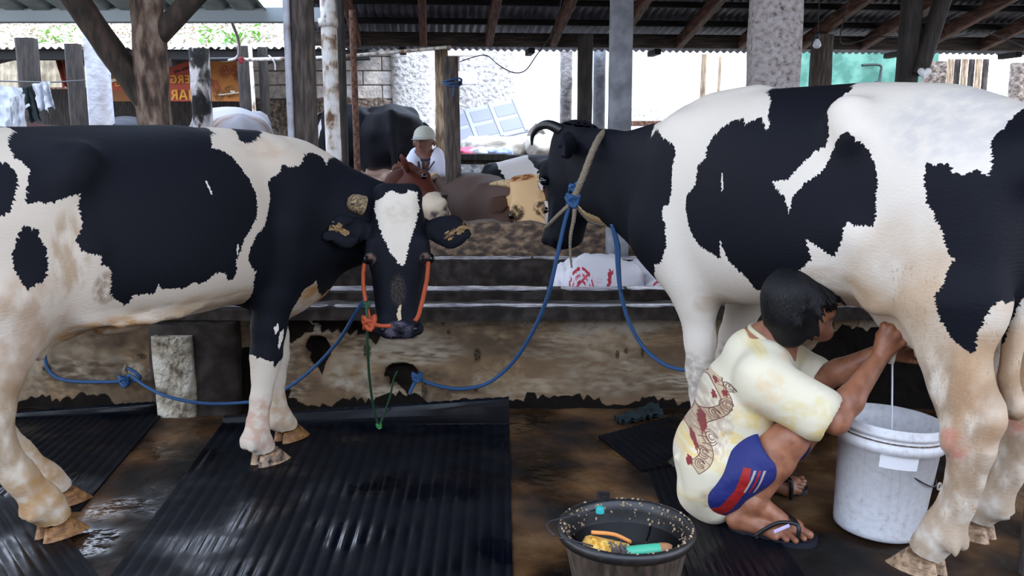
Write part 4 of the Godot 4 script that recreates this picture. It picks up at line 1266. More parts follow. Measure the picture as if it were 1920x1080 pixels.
	var h := head_field(L, 0.009, [[Vector3(0.10, -0.10, -0.16), Vector3(0.10, -0.30, -0.34), Vector3(0.16, -0.40, -0.44), 0.10], [Vector3(0.10, -0.10, 0.16), Vector3(0.10, -0.24, 0.40), Vector3(0.16, -0.26, 0.56), 0.10]])
	var hnet := h.net()
	var W := func(v: Vector3, _n: Vector3) -> Vector2:
		var q: Vector3 = hf * v
		return Vector2((q.x - o.x) * 950.0 / 2048.0, 1.0 - (q.y - o.y) * 950.0 / 1400.0)
	add_net(am, hnet, hf, m, W)
	part("body", am, null, t)
	horn(t, [hf * (Vector3(0.03, 0.02, -0.14) * L), Vector3(0.845, 1.235, -0.10), Vector3(0.90, 1.225, -0.11), Vector3(0.94, 1.19, -0.11), Vector3(0.95, 1.15, -0.105)], 0.026, M.dark_horn, "black horn curving down over the forehead")
	horn(t, [hf * (Vector3(0.03, 0.02, 0.14) * L), Vector3(0.85, 1.24, 0.11), Vector3(0.90, 1.24, 0.16), Vector3(0.94, 1.20, 0.19)], 0.026, M.dark_horn)
	for s in [-1.0, 1.0]:
		eye_ball(t, hf * (Vector3(0.46, 0.06, 0.222 * s) * L), 0.020)
	var hm := hoof_mesh(0.155, 0.102, 0.068)
	for q in [[Vector3(-0.965, 0, -0.218), 0.0, M.hoof_pale], [Vector3(-0.945, 0, 0.12), 0.05, M.hoof_pale], [Vector3(-0.05, 0, -0.13), 0.0, M.hoof_dark], [Vector3(0.04, 0, 0.12), -0.05, M.hoof_dark]]:
		var k := part("hoof", hm, q[2], t, q[0])
		k.rotation.y = q[1]

func rev2(a: Array) -> Array:
	# the same outline from its end to its start
	var out := []
	for i in range(a.size() - 2, -1, -2):
		out.append(a[i]); out.append(a[i + 1])
	return out

func build_tethered_cow():
	var t := thing("tethered_cow", "black and white cow with white blaze and orange halter, facing the viewer", "cow", Vector3(-0.9954, 0.009, -3.261), deg_to_rad(52))
	var inv := t.transform.affine_inverse()
	var o := Vector2(-1.25, -0.02)
	var p := Paint.new(2048, 1300, o, 1000.0, Color(0.735, 0.69, 0.63))
	var tan_c := Color(0.60, 0.43, 0.25)
	p.stain(-0.30, 0.60, 0.50, 0.10, Color(0.55, 0.43, 0.30), 0.55, 31, 0.05)
	p.stain(-0.62, 0.60, 0.16, 0.06, tan_c, 0.8, 32, 0.05)
	p.stain(-0.86, 0.62, 0.16, 0.24, Color(0.58, 0.46, 0.36), 0.55, 33, 0.04)
	p.stain(-0.90, 0.30, 0.16, 0.30, Color(0.50, 0.40, 0.28), 0.6, 34, 0.05)
	p.stain(-0.80, 0.12, 0.18, 0.16, Color(0.58, 0.42, 0.25), 0.7, 35, 0.05)
	p.stain(-0.74, 0.86, 0.06, 0.14, Color(0.52, 0.41, 0.29), 0.5, 36, 0.03)
	p.stain(0.26, 0.56, 0.20, 0.10, tan_c, 1.0, 37, 0.02)
	p.stain(-0.03, 0.16, 0.10, 0.12, Color(0.62, 0.42, 0.34), 0.45, 38, 0.06)
	p.stain(0.17, 0.12, 0.12, 0.14, Color(0.62, 0.48, 0.34), 0.5, 39, 0.06)
	p.stain(-0.64, 0.75, 0.05, 0.06, Color(0.42, 0.35, 0.28), 0.6, 40, 0.04)
	p.stain(0.05, 1.16, 0.16, 0.07, Color(0.62, 0.50, 0.40), 0.35, 41)
	p.poly([0.85, 0.62, 0.85, 1.35] + L_SHOULDER, BLACK_HAIR, 0.0038, 42, 0.0032)
	p.poly(L_BARREL, BLACK_HAIR, 0.0038, 43, 0.0032)
	p.poly(L_TOP, BLACK_HAIR, 0.0038, 44, 0.0032)
	p.poly([-1.25, 0.95, -1.25, 1.2] + L_HIP, BLACK_HAIR, 0.0038, 45, 0.0032)
	p.poly(L_FLANK, BLACK_HAIR, 0.0038, 46, 0.0032)
	p.poly([0.005, 0.51, 0.022, 0.525, 0.026, 0.50, 0.01, 0.485], WHITE_HAIR, 0.002, 47)
	p.poly([0.03, 0.49, 0.05, 0.50, 0.048, 0.46, 0.03, 0.425, 0.022, 0.44], WHITE_HAIR, 0.002, 48)
	p.poly([-0.28, 1.045, -0.272, 1.045, -0.262, 1.0, -0.27, 1.0], WHITE_HAIR, 0.002, 49)
	p.poly([-0.188, 0.83, -0.18, 0.835, -0.182, 0.795, -0.19, 0.80], WHITE_HAIR, 0.002, 50)
	var m := coat(p.texture())
	var uvf := body_uv(o, 1000.0, 2048, 1300)
	var f := Field.new(Vector3(-1.15, 0.04, -0.40), Vector3(0.66, 1.28, 0.48), 0.0165)
	f.loft(TRUNK_TETHERED, 2.35, 0.12, 0.04)
	f.bone(Vector3(0.10, 1.13, 0), Vector3(-0.08, 1.15, 0), 0.05, 0.045, 0.05)
	for s in [-1.0, 1.0]:
		f.bone(Vector3(-0.66, 1.12, 0.22 * s), Vector3(-0.70, 1.08, 0.235 * s), 0.05, 0.05, 0.07)
		f.bone(Vector3(-0.98, 1.04, 0.11 * s), Vector3(-1.02, 1.0, 0.12 * s), 0.06, 0.05, 0.06)
		f.bone(Vector3(0.12, 1.06, 0.12 * s), Vector3(0.17, 0.78, 0.16 * s), 0.07, 0.09, 0.07, Vector3(1, 1, 0.6))
		f.bone(Vector3(-0.83, 0.95, 0.16 * s), Vector3(-0.86, 0.73, 0.15 * s), 0.18, 0.13, 0.06, Vector3(1, 1, 0.6))
	f.bone(Vector3(-0.68, 0.86, 0.24), Vector3(-0.66, 0.66, 0.18), 0.04, 0.03, 0.06)
	# brisket
	f.bone(Vector3(0.20, 0.62, 0.0), Vector3(0.30, 0.64, 0.02), 0.10, 0.08, 0.06, Vector3(1, 1, 0.7))
	# milk vein and flap of the belly
	f.chain([Vector3(-0.73, 0.70, 0.19), Vector3(-0.66, 0.655, 0.21), Vector3(-0.58, 0.632, 0.215), Vector3(-0.48, 0.622, 0.215), Vector3(-0.38, 0.622, 0.21), Vector3(-0.30, 0.635, 0.205)], [0.02, 0.02, 0.016, 0.015, 0.014, 0.01], 0.02)
	f.bone(Vector3(-0.44, 0.58, 0.03), Vector3(-0.54, 0.575, 0.03), 0.03, 0.02, 0.03)
	var sq := Vector3(1, 1, 0.82)
	f.chain([Vector3(0.10, 0.85, 0.13), Vector3(0.052, 0.62, 0.135), Vector3(0.025, 0.50, 0.13), Vector3(0.008, 0.40, 0.13), Vector3(-0.004, 0.335, 0.13), Vector3(-0.022, 0.25, 0.13), Vector3(-0.04, 0.17, 0.13), Vector3(-0.05, 0.11, 0.13), Vector3(-0.02, 0.06, 0.13)], [0.13, 0.078, 0.064, 0.058, 0.045, 0.038, 0.038, 0.046, 0.045], 0.022, sq)
	f.chain([Vector3(0.14, 0.78, -0.08), Vector3(0.16, 0.60, -0.05), Vector3(0.165, 0.42, -0.02), Vector3(0.16, 0.345, -0.01), Vector3(0.152, 0.26, -0.01), Vector3(0.150, 0.17, -0.01), Vector3(0.162, 0.10, -0.01), Vector3(0.195, 0.06, -0.01)], [0.11, 0.07, 0.052, 0.048, 0.036, 0.034, 0.044, 0.045], 0.022, sq)
	f.chain([Vector3(-0.86, 0.75, 0.16), Vector3(-0.88, 0.62, 0.14), Vector3(-0.907, 0.54, 0.14), Vector3(-0.935, 0.42, 0.14), Vector3(-0.925, 0.33, 0.14), Vector3(-0.87, 0.215, 0.14), Vector3(-0.815, 0.115, 0.14), Vector3(-0.785, 0.065, 0.14)], [0.13, 0.098, 0.075, 0.062, 0.048, 0.044, 0.052, 0.05], 0.025, sq)
	f.bone(Vector3(-0.96, 0.46, 0.14), Vector3(-0.975, 0.43, 0.14), 0.035, 0.03, 0.03)
	f.chain([Vector3(-0.84, 0.75, -0.14), Vector3(-0.85, 0.55, -0.11), Vector3(-0.87, 0.42, -0.10), Vector3(-0.84, 0.32, -0.09), Vector3(-0.77, 0.20, -0.09), Vector3(-0.70, 0.10, -0.09), Vector3(-0.665, 0.06, -0.09)], [0.13, 0.08, 0.06, 0.046, 0.042, 0.048, 0.046], 0.025, sq)
	for q in [Vector3(-0.855, 0.10, 0.115), Vector3(-0.855, 0.10, 0.168), Vector3(-0.735, 0.085, -0.115), Vector3(-0.735, 0.085, -0.065), Vector3(-0.09, 0.095, 0.105), Vector3(-0.09, 0.095, 0.155), Vector3(0.125, 0.08, -0.035)]:
		f.bone(q + Vector3(0.01, 0.005, 0), q + Vector3(-0.008, -0.015, 0), 0.02, 0.013, 0.02)
	# udder and teats
	f.bone(Vector3(-0.70, 0.67, 0.05), Vector3(-0.79, 0.64, 0.05), 0.10, 0.10, 0.05)
	for q in [Vector3(-0.765, 0.58, 0.10), Vector3(-0.71, 0.585, 0.02), Vector3(-0.84, 0.57, 0.08)]:
		f.bone(q, q + Vector3(0.002, -0.05, 0), 0.018, 0.012, 0.02)
	# tail
	f.chain([Vector3(-1.02, 1.10, 0), Vector3(-1.07, 1.0, 0), Vector3(-1.07, 0.75, 0.0), Vector3(-1.05, 0.5, 0)], [0.04, 0.033, 0.028, 0.025], 0.012)
	# neck turning towards the viewer's side, into the head
	var wp := at(745, 372, 3.44)
	var wm := at(748, 625, 3.30)
	var poll := inv * wp
	var L := wp.distance_to(wm)
	var hx := (inv.basis * (wm - wp)).normalized()
	var view := inv.basis * (Vector3(0, 1.2, 0) - (wp + wm) * 0.5)
	var hy := (view - hx * view.dot(hx)).normalized()
	var hf := Transform3D(Basis(hx, hy, hx.cross(hy)), poll)
	var nape := hf * (Vector3(0.20, -0.34, 0.0) * L)
	f.bone(Vector3(0.24, 0.92, 0.0), Vector3(0.40, 0.86, 0.09), 0.20, 0.165, 0.08)
	f.bone(Vector3(0.40, 0.86, 0.09), nape, 0.165, 0.12, 0.06)
	f.bone(Vector3(0.36, 0.98, 0.05), hf * (Vector3(0.04, -0.20, 0.0) * L), 0.10, 0.08, 0.06)
	var am := ArrayMesh.new()
	add_net(am, f.net(), Transform3D.IDENTITY, m, uvf)
	# face: white blaze, grey nose, tan hair in the ears
	var hp := Paint.new(1024, 1024, Vector2(-0.8, -0.4) * L, 1024.0 / (1.6 * L), BLACK_HAIR)
	# texture axes: x = side, y = along the face, upside down (poll at the bottom)
	var bl := [0.168, 0.048, 0.115, 0.021, 0.053, -0.03, -0.031, 0.0, -0.10, -0.03, -0.146, -0.02, -0.16, 0.096, -0.132, 0.217, -0.092, 0.346, -0.068, 0.443, -0.04, 0.524, -0.013, 0.52, 0.043, 0.454, 0.091, 0.356, 0.125, 0.275, 0.15, 0.181, 0.165, 0.107]
	var rngh := RandomNumberGenerator.new()
	hp.poly(scaled(bl, L), Color(0.80, 0.76, 0.70), 0.004, 61, 0.003)
	hp.stain(0.0, 0.14 * L, 0.12 * L, 0.10 * L, Color(0.66, 0.61, 0.54), 0.35, 62, 0.03)
	hp.poly(scaled([0.014, 0.869, -0.002, 0.812, -0.021, 0.801, -0.016, 0.908, 0.007, 0.915], L), Color(0.75, 0.68, 0.56), 0.002, 63, 0.003)
	hp.stain(0.0, 0.70 * L, 0.07 * L, 0.14 * L, Color(0.34, 0.28, 0.22), 0.75, 64, 0.12)
	hp.stain(0.0, 0.985 * L, 0.15 * L, 0.08 * L, Color(0.42, 0.40, 0.46), 1.0, 65, 0.02)
	# hair streaks inside the ears
	rngh.seed = 17
	for sd in [-1.0, 1.0]:
		for i in 46:
			var u := rngh.randf()
			var c0 := Vector2(sd * lerpf(0.34, 0.53, u), lerpf(0.29, 0.21, u) + rngh.randfn(0, 0.018)) * L
			stroke(hp, c0, c0 + Vector2(sd * 0.03, rngh.randf_range(-0.03, 0.0)) * L, 0.004 + 0.004 * rngh.randf(), Color(0.60, 0.47, 0.31).darkened(rngh.randf() * 0.45))
	for s in [-1.0, 1.0]:
		hp.stain(0.20 * s * L, 0.47 * L, 0.055 * L, 0.05 * L, Color(0.46, 0.36, 0.30), 0.9, 71, 0.02)
	var hm := coat(hp.texture(), 0.2)
	var LL := L
	var W := func(v: Vector3, n: Vector3) -> Vector2:
		if n.y < -0.25: return Vector2(0.1, 0.5)
		return Vector2(v.z / LL / 1.6 + 0.5, 1.0 - (v.x / LL + 0.4) / 1.6)
	var h := head_field(L, 0.0075, [[Vector3(0.22, -0.02, -0.20), Vector3(0.25, -0.02, -0.40), Vector3(0.27, 0.0, -0.52), 0.115], [Vector3(0.22, 0.0, 0.20), Vector3(0.27, 0.12, 0.38), Vector3(0.31, 0.17, 0.50), 0.115]])
	# woolly forelock between the ears
	h.bone(Vector3(-0.02, 0.03, -0.10) * L, Vector3(-0.02, 0.03, 0.10) * L, 0.085 * L, 0.085 * L, 0.05 * L)
	add_net(am, h.net(), hf, hm, W)
	part("body", am, null, t)
	var bud := part("horn", horn_bud(0.036, 0.05), M.horn_bud, t, hf * (Vector3(0.06, 0.06, 0.27) * L), "short pale horn stub")
	bud.basis = look_basis(hf.basis * Vector3(-0.2, 0.35, 0.9))
	for s in [-1.0, 1.0]:
		eye_ball(t, hf * (Vector3(0.46, 0.068, 0.226 * s) * L), 0.0215)
	for s in [-1.0, 1.0]:
		var nm := SphereMesh.new()
		nm.radius = 0.011
		nm.height = 0.02
		part("nostril", nm, M.dark_skin, t, hf * (Vector3(0.975, 0.085, 0.115 * s) * L))
	var hoofm := hoof_mesh(0.148, 0.094, 0.060)
	for q in [[Vector3(-0.06, 0, 0.13), 0.0, M.hoof_mixed], [Vector3(0.155, 0, -0.01), 0.1, M.hoof_tan], [Vector3(-0.83, 0, 0.14), 0.05, M.hoof_tan], [Vector3(-0.705, 0, -0.09), 0.0, M.hoof_tan]]:
		var k := part("hoof", hoofm, q[2], t, q[0])
		k.rotation.y = q[1]

func scaled(a: Array, k: float) -> Array:
	var out := []
	for v in a: out.append(v * k)
	return out

func horn_bud(r: float, h: float) -> ArrayMesh:
	return lathe([Vector2(0.001, h), Vector2(r * 0.5, h * 0.95), Vector2(r * 0.85, h * 0.7), Vector2(r, h * 0.3), Vector2(r * 1.05, -h * 0.3)], 18)

# ---------------------------------------------------------------- people
func build_people():
	build_milker()
	build_seated_man()

# joints given where they stand, made local to the figure's base
func joint(b: Vector3, px: float, py: float, d: float) -> Vector3:
	return at(px, py, d) - b

func hand(f: Field, wrist: Vector3, knuckles: Array, mids: Array, tips: Array, thumb: Array, palm_r := 0.017):
	for k in 4:
		f.bone(wrist.lerp(knuckles[k], 0.18), knuckles[k], 0.020, 0.0125, 0.010)
		f.bone(knuckles[k], mids[k], 0.0115, 0.0092, 0.003)
		f.bone(mids[k], tips[k], 0.0092, 0.0072, 0.003)
	f.bone(wrist.lerp(knuckles[1], 0.25), wrist.lerp(knuckles[1], 0.9), palm_r, 0.012, 0.012)
	f.bone(wrist.lerp(knuckles[2], 0.25), wrist.lerp(knuckles[2], 0.9), palm_r, 0.012, 0.012)
	for k in thumb.size() - 1:
		f.bone(thumb[k], thumb[k + 1], 0.0135 - 0.0015 * k, 0.012 - 0.0015 * k, 0.006)

# a foot on y = floor_y: heel, ball, ankle, five toe tips from big to small
func foot(f: Field, heel: Vector3, ankle: Vector3, ball_in: Vector3, ball_out: Vector3, tips: Array):
	f.bone(heel, ankle, 0.030, 0.034, 0.02)
	f.bone(heel, heel.lerp((ball_in + ball_out) * 0.5, 0.45), 0.028, 0.027, 0.02)
	f.bone(ankle, ball_in.lerp(ball_out, 0.3) + Vector3(0, 0.012, 0), 0.034, 0.02, 0.02)
	f.bone(heel, ball_out, 0.026, 0.017, 0.02)
	f.bone(heel.lerp(ball_in, 0.4) + Vector3(0, 0.008, 0), ball_in, 0.022, 0.021, 0.02)
	f.bone(ball_in, ball_out, 0.019, 0.016, 0.015)
	for k in 5:
		var b := ball_in.lerp(ball_out, k / 4.0)
		f.bone(b, tips[k], 0.0145 if k == 0 else 0.0105, 0.0125 if k == 0 else 0.0088, 0.005)

func sandal(parent: Node3D, heel: Vector3, toe: Vector3, width: float, ball_in: Vector3, ball_out: Vector3, between: Vector3, in_step: Vector3, out_step: Vector3):
	# the sole: a rounded outline, its upper face at y = 0.018
	var d := toe - heel
	d.y = 0
	var L := d.length()
	d = d / L
	var s := Vector3(-d.z, 0, d.x)
	var st := new_st()
	var n := 36
	var o0 := []
	var o1 := []
	for i in n:
		var a := TAU * i / n
		var u := cos(a)
		var w := width * (0.5 - 0.09 * exp(-pow((u + 0.15) * 2.6, 2.0)) - 0.05 * maxf(0.0, -u))
		var q := heel + d * (L * 0.5 * (1.0 + signf(u) * pow(absf(u), 0.8))) + s * (w * signf(sin(a)) * pow(absf(sin(a)), 0.75))
		o0.append(Vector3(q.x, 0.0005, q.z))
		o1.append(Vector3(q.x, 0.018, q.z))
	var c := heel + d * L * 0.5
	st.set_smooth_group(1)
	for i in n:
		quad(st, o1[i], o1[(i + 1) % n], o0[(i + 1) % n], o0[i])
	st.set_smooth_group(-1)
	for i in n:
		for k in [[o1[(i + 1) % n], o1[i], 0.018], [o0[i], o0[(i + 1) % n], 0.0005]]:
			st.add_vertex(Vector3(c.x, k[2], c.z)); st.add_vertex(k[0]); st.add_vertex(k[1])
	var root := Node3D.new()
	root.name = "sandal" if not parent.has_node("sandal") else "sandal_001"
	parent.add_child(root, true)
	part("sole", done(st), M.sandal, root)
	for q in [in_step, out_step]:
		var side: Vector3 = Vector3(q.x, 0.02, q.z)
		var mid := (side + between) * 0.5
		mid.y = maxf(q.y, between.y) + 0.006
		part("strap", tube_mesh([side, q, mid, between + Vector3(0, 0.004, 0), Vector3(between.x, 0.018, between.z)], 0.0062, 8), M.sandal_strap, root)
	return root

func build_milker():
	M.skin = mottled(201, g3(Color(0.47, 0.29, 0.20), Color(0.545, 0.345, 0.245), Color(0.60, 0.40, 0.295)), 0.012, Vector3.ONE * 3, 0.5, 0.05)
	M.skin.subsurf_scatter_enabled = true
	M.skin.subsurf_scatter_strength = 0.08
	M.hair = mottled(202, g3(Color(0.010, 0.010, 0.014), Color(0.020, 0.021, 0.03), Color(0.04, 0.042, 0.06)), 0.05, Vector3(8, 1.2, 8), 0.5, 0.25, 0.10)
	M.hair.metallic_specular = 0.35
	M.sandal = flat(Color(0.05, 0.062, 0.12), 0.6)
	M.sandal_strap = flat(Color(0.025, 0.03, 0.045), 0.5)
	var base := on_floor(1440, 985)
	var t := thing("person", "person in a stained cream T-shirt and blue shorts squatting to milk the cow", "person", base)
	var J := func(px: float, py: float, d: float) -> Vector3: return at(px, py, d) - base
	var floor_j := func(px: float, py: float, y: float) -> Vector3: return on_floor(px, py, y) - base
	# --- skin: legs, arms, neck
	var hip_n: Vector3 = J.call(1352, 898, 2.66)
	var hip_f: Vector3 = J.call(1375, 880, 2.86)
	var knee_n: Vector3 = J.call(1480, 822, 2.56)
	var knee_f: Vector3 = J.call(1512, 800, 2.93)
	var ank_n: Vector3 = J.call(1412, 940, 2.575)
	var ank_f: Vector3 = J.call(1447, 890, 2.90)
	var sh_n: Vector3 = J.call(1428, 708, 2.57)
	var sh_f: Vector3 = J.call(1478, 682, 2.88)
	var el_n: Vector3 = J.call(1566, 788, 2.50)
	var wr_n: Vector3 = J.call(1651, 668, 2.60)
	var el_f: Vector3 = J.call(1540, 712, 2.80)
	var wr_f: Vector3 = J.call(1652, 660, 2.70)
	var neck0: Vector3 = J.call(1428, 668, 2.72)
	var neck1: Vector3 = J.call(1474, 612, 2.69)
	var f := Field.new(J.call(1275, 1040, 2.42).min(Vector3(-0.35, -0.02, -0.45)), Vector3(0.48, 0.75, 0.20), 0.0085)
	for s in [[hip_n, knee_n, ank_n], [hip_f, knee_f, ank_f]]:
		f.bone(s[0], s[1], 0.078, 0.056, 0.03)
		f.bone(s[1], s[1].lerp(s[2], 0.35), 0.053, 0.052, 0.02)
		f.bone(s[1].lerp(s[2], 0.35), s[2], 0.052, 0.034, 0.02)
	f.bone(sh_n, el_n, 0.048, 0.040, 0.02)
	f.bone(el_n, el_n.lerp(wr_n, 0.3), 0.039, 0.040, 0.02)
	f.bone(el_n.lerp(wr_n, 0.3), wr_n, 0.040, 0.026, 0.02, Vector3(1, 1, 0.9))
	f.bone(sh_f, el_f, 0.046, 0.040, 0.02)
	f.bone(el_f, el_f.lerp(wr_f, 0.3), 0.038, 0.038, 0.02)
	f.bone(el_f.lerp(wr_f, 0.3), wr_f, 0.038, 0.026, 0.02)
	f.bone(neck0, neck1, 0.066, 0.056, 0.03)
	f.bone((hip_n + hip_f) * 0.5, neck0, 0.10, 0.10, 0.04)
	f.bone(neck0, sh_n, 0.06, 0.05, 0.04)
	f.bone(neck0, sh_f, 0.06, 0.05, 0.04)
	var am := ArrayMesh.new()
	var uv0 := func(v: Vector3, _n: Vector3) -> Vector2: return Vector2(v.x, v.y)
	add_net(am, f.net(), Transform3D.IDENTITY, M.skin, uv0)
	# --- hands
	var hn := Field.new(J.call(1630, 700, 2.54).min(J.call(1630, 700, 2.70)) - Vector3(0.02, 0.0, 0.08), J.call(1735, 575, 2.52) + Vector3(0.02, 0.02, 0.06), 0.003)
	var kn := [J.call(1658, 611, 2.60), J.call(1672, 614, 2.585), J.call(1685, 624, 2.578), J.call(1694, 639, 2.58)]
	var mn := [J.call(1678, 603, 2.635), J.call(1692, 611, 2.63), J.call(1702, 624, 2.62), J.call(1707, 641, 2.615)]
	var tn := [J.call(1684, 618, 2.655), J.call(1694, 628, 2.655), J.call(1700, 640, 2.65), J.call(1702, 652, 2.645)]
	hand(hn, wr_n, kn, mn, tn, [J.call(1646, 652, 2.615), J.call(1650, 628, 2.625), J.call(1662, 609, 2.625), J.call(1677, 594, 2.625)])
	hn.bone(wr_n.lerp(el_n, 0.18), wr_n, 0.028, 0.025, 0.01)
	add_net(am, hn.net(), Transform3D.IDENTITY, M.skin, uv0)
	var hf := Field.new(J.call(1630, 710, 2.76) - Vector3(0.02, 0.02, 0.03), J.call(1752, 610, 2.60) + Vector3(0.03, 0.03, 0.04), 0.003)
	var kf := [J.call(1704, 632, 2.71), J.call(1709, 645, 2.72), J.call(1709, 660, 2.725), J.call(1702, 674, 2.725)]
	var mf := [J.call(1728, 636, 2.69), J.call(1733, 649, 2.695), J.call(1732, 664, 2.70), J.call(1722, 678, 2.70)]
	var tf := [J.call(1722, 644, 2.665), J.call(1726, 655, 2.668), J.call(1725, 667, 2.672), J.call(1715, 678, 2.675)]
	hand(hf, wr_f, kf, mf, tf, [J.call(1668, 650, 2.70), J.call(1690, 630, 2.685), J.call(1706, 622, 2.665), J.call(1716, 628, 2.65)])
	hf.bone(wr_f.lerp(el_f, 0.18), wr_f, 0.029, 0.025, 0.01)
	add_net(am, hf.net(), Transform3D.IDENTITY, M.skin, uv0)
	# --- feet
	var fy := 0.018
	for g in 2:
		var heel: Vector3
		var ank: Vector3
		var bi: Vector3
		var bo: Vector3
		var tips := []
		if g == 0:
			heel = floor_j.call(1383, 972, 0.048)
			ank = ank_n
			bi = floor_j.call(1492, 988, 0.038)
			bo = floor_j.call(1452, 1000, 0.034)
			for q in [[1518, 1003], [1508, 1010], [1492, 1014], [1475, 1012], [1455, 1008]]: tips.append(floor_j.call(q[0], q[1], 0.028))
		else:
			heel = floor_j.call(1420, 905, 0.048)
			ank = ank_f
			bi = floor_j.call(1478, 918, 0.038)
			bo = floor_j.call(1490, 904, 0.034)
			for q in [[1497, 921], [1503, 914], [1507, 908], [1508, 902], [1504, 896]]: tips.append(floor_j.call(q[0], q[1], 0.028))
		var lo := heel
		var hi := heel
		for q in tips + [ank, bi, bo]:
			lo = lo.min(q)
			hi = hi.max(q)
		var ff := Field.new(lo - Vector3(0.05, 0.04, 0.05), hi + Vector3(0.05, 0.05, 0.05), 0.0038)
		foot(ff, heel, ank, bi, bo, tips)
		ff.bone(ank, ank.lerp(knee_n if g == 0 else knee_f, 0.25), 0.035, 0.038, 0.015)
		ff.bone(ank + Vector3(0, 0, 0.026), ank + Vector3(0, 0.004, 0.028), 0.013, 0.012, 0.015)
		add_net(am, ff.net(), Transform3D.IDENTITY, M.skin, uv0)
		if g == 0:
			var r: Node3D = sandal(t, floor_j.call(1366, 988, 0.0), floor_j.call(1532, 1022, 0.0), 0.128, bi, bo, floor_j.call(1496, 988, 0.066), floor_j.call(1452, 958, 0.05), floor_j.call(1420, 1002, 0.030))
			var b0: Vector3 = floor_j.call(1452, 995, 0.06)
			var tg := new_st()
			beam(tg, b0 + Vector3(-0.004, 0.0, 0.008), b0 + Vector3(0.043, 0.016, -0.001), 0.004, 0.010, Vector3.UP, 0.001)
			part("strap_label", done(tg), flat(Color(0.72, 0.68, 0.82), 0.5), r, Vector3.ZERO, "pale printed band on the strap")
		else:
			sandal(t, floor_j.call(1408, 914, 0.0), floor_j.call(1514, 921, 0.0), 0.12, bi, bo, floor_j.call(1484, 908, 0.07), floor_j.call(1450, 918, 0.04), floor_j.call(1460, 892, 0.04))
	# --- head: looks to the side and down, towards the udder
	var crown: Vector3 = J.call(1494, 520, 2.67)
	var chin: Vector3 = J.call(1520, 646, 2.665)
	var hy := (crown - chin).normalized()
	var look := Vector3(0.86, -0.24, -0.46)
	var hx := (look - hy * look.dot(hy)).normalized()
	var hz := hx.cross(hy)
	var hfm := Transform3D(Basis(hx, hy, hz), (crown + chin) * 0.5)
	# head frame: x forward, y up, z the figure's right; metres
	var h := Field.new(Vector3(-0.14, -0.15, -0.11), Vector3(0.14, 0.14, 0.11), 0.0042)
	h.bone(Vector3(-0.012, 0.03, 0), Vector3(0.012, 0.03, 0), 0.084, 0.082, 0.02, Vector3(1.08, 1.0, 0.88))
	h.bone(Vector3(0.035, -0.02, 0), Vector3(0.052, -0.078, 0), 0.060, 0.030, 0.03, Vector3(1, 1, 0.95))
	for s in [-1.0, 1.0]:
		h.bone(Vector3(-0.005, -0.045, 0.05 * s), Vector3(0.05, -0.082, 0.022 * s), 0.020, 0.018, 0.03)
		h.bone(Vector3(0.062, -0.012, 0.038 * s), Vector3(0.05, -0.018, 0.055 * s), 0.018, 0.014, 0.02)
		h.bone(Vector3(0.088, 0.022, 0.012 * s), Vector3(0.074, 0.022, 0.05 * s), 0.012, 0.010, 0.015)
		h.bone(Vector3(0.092, 0.004, 0.031 * s), Vector3(0.090, 0.004, 0.033 * s), 0.014, 0.014, 0.010, Vector3.ONE, true)
		# ear
		h.bone(Vector3(-0.012, 0.012, 0.077 * s), Vector3(-0.006, -0.022, 0.076 * s), 0.017, 0.011, 0.006, Vector3(1, 1, 0.45))
		h.bone(Vector3(-0.008, 0.006, 0.086 * s), Vector3(-0.004, -0.012, 0.085 * s), 0.008, 0.005, 0.004, Vector3(1, 1, 0.6), true)
		h.bone(Vector3(0.098, -0.024, 0.010 * s), Vector3(0.094, -0.026, 0.013 * s), 0.009, 0.008, 0.006)
	h.bone(Vector3(0.092, 0.016, 0), Vector3(0.106, -0.020, 0), 0.009, 0.0115, 0.010)
	h.bone(Vector3(0.086, -0.047, -0.016), Vector3(0.086, -0.047, 0.016), 0.0085, 0.0085, 0.008)
	h.bone(Vector3(0.082, -0.060, -0.013), Vector3(0.082, -0.060, 0.013), 0.009, 0.009, 0.008)
	h.bone(Vector3(0.094, -0.0535, -0.02), Vector3(0.094, -0.0535, 0.02), 0.0035, 0.0035, 0.003, Vector3.ONE, true)
	h.bone(Vector3(0.066, -0.088, 0), Vector3(0.070, -0.092, 0), 0.017, 0.015, 0.015)
	h.bone(Vector3(-0.02, -0.03, 0), hfm.affine_inverse() * neck1.lerp(neck0, 0.25), 0.056, 0.056, 0.02)
	add_net(am, h.net(), hfm, M.skin, uv0)
	part("body", am, null, t)
	for s in [-1.0, 1.0]:
		var e := SphereMesh.new()
		e.radius = 0.0115
		e.height = 0.023
		part("eye", e, M.eye, t, hfm * Vector3(0.079, 0.003, 0.032 * s))
	# --- hair: a thick straight mop
	var hr := Field.new(Vector3(-0.17, -0.13, -0.125), Vector3(0.155, 0.175, 0.125), 0.0048)
	hr.bone(Vector3(-0.028, 0.052, 0), Vector3(0.016, 0.050, 0), 0.098, 0.094, 0.02, Vector3(1.08, 1.0, 0.92))
	hr.bone(Vector3(-0.075, 0.0, 0), Vector3(-0.07, -0.04, 0), 0.060, 0.050, 0.03, Vector3(1, 1, 1.15))
	var rng := RandomNumberGenerator.new()
	rng.seed = 5
	for i in 150:
		var a := rng.randf() * TAU
		var el := rng.randf_range(-0.2, 1.0)
		var p0 := Vector3(cos(a) * cos(el) * 0.10 - 0.008, 0.045 + sin(el) * 0.088, sin(a) * cos(el) * 0.088)
		var fall := Vector3(cos(a) * 0.55 + 0.25, -1.0, sin(a) * 0.5).normalized()
		var ln := rng.randf_range(0.035, 0.06)
		if a > 2.2 and a < 4.1: ln *= 1.1
		var p1 := p0 + fall * ln
		p1 = p1 + Vector3(p1.x, 0, p1.z).normalized() * 0.004
		hr.bone(p0, p1, 0.010, 0.0035, 0.007)
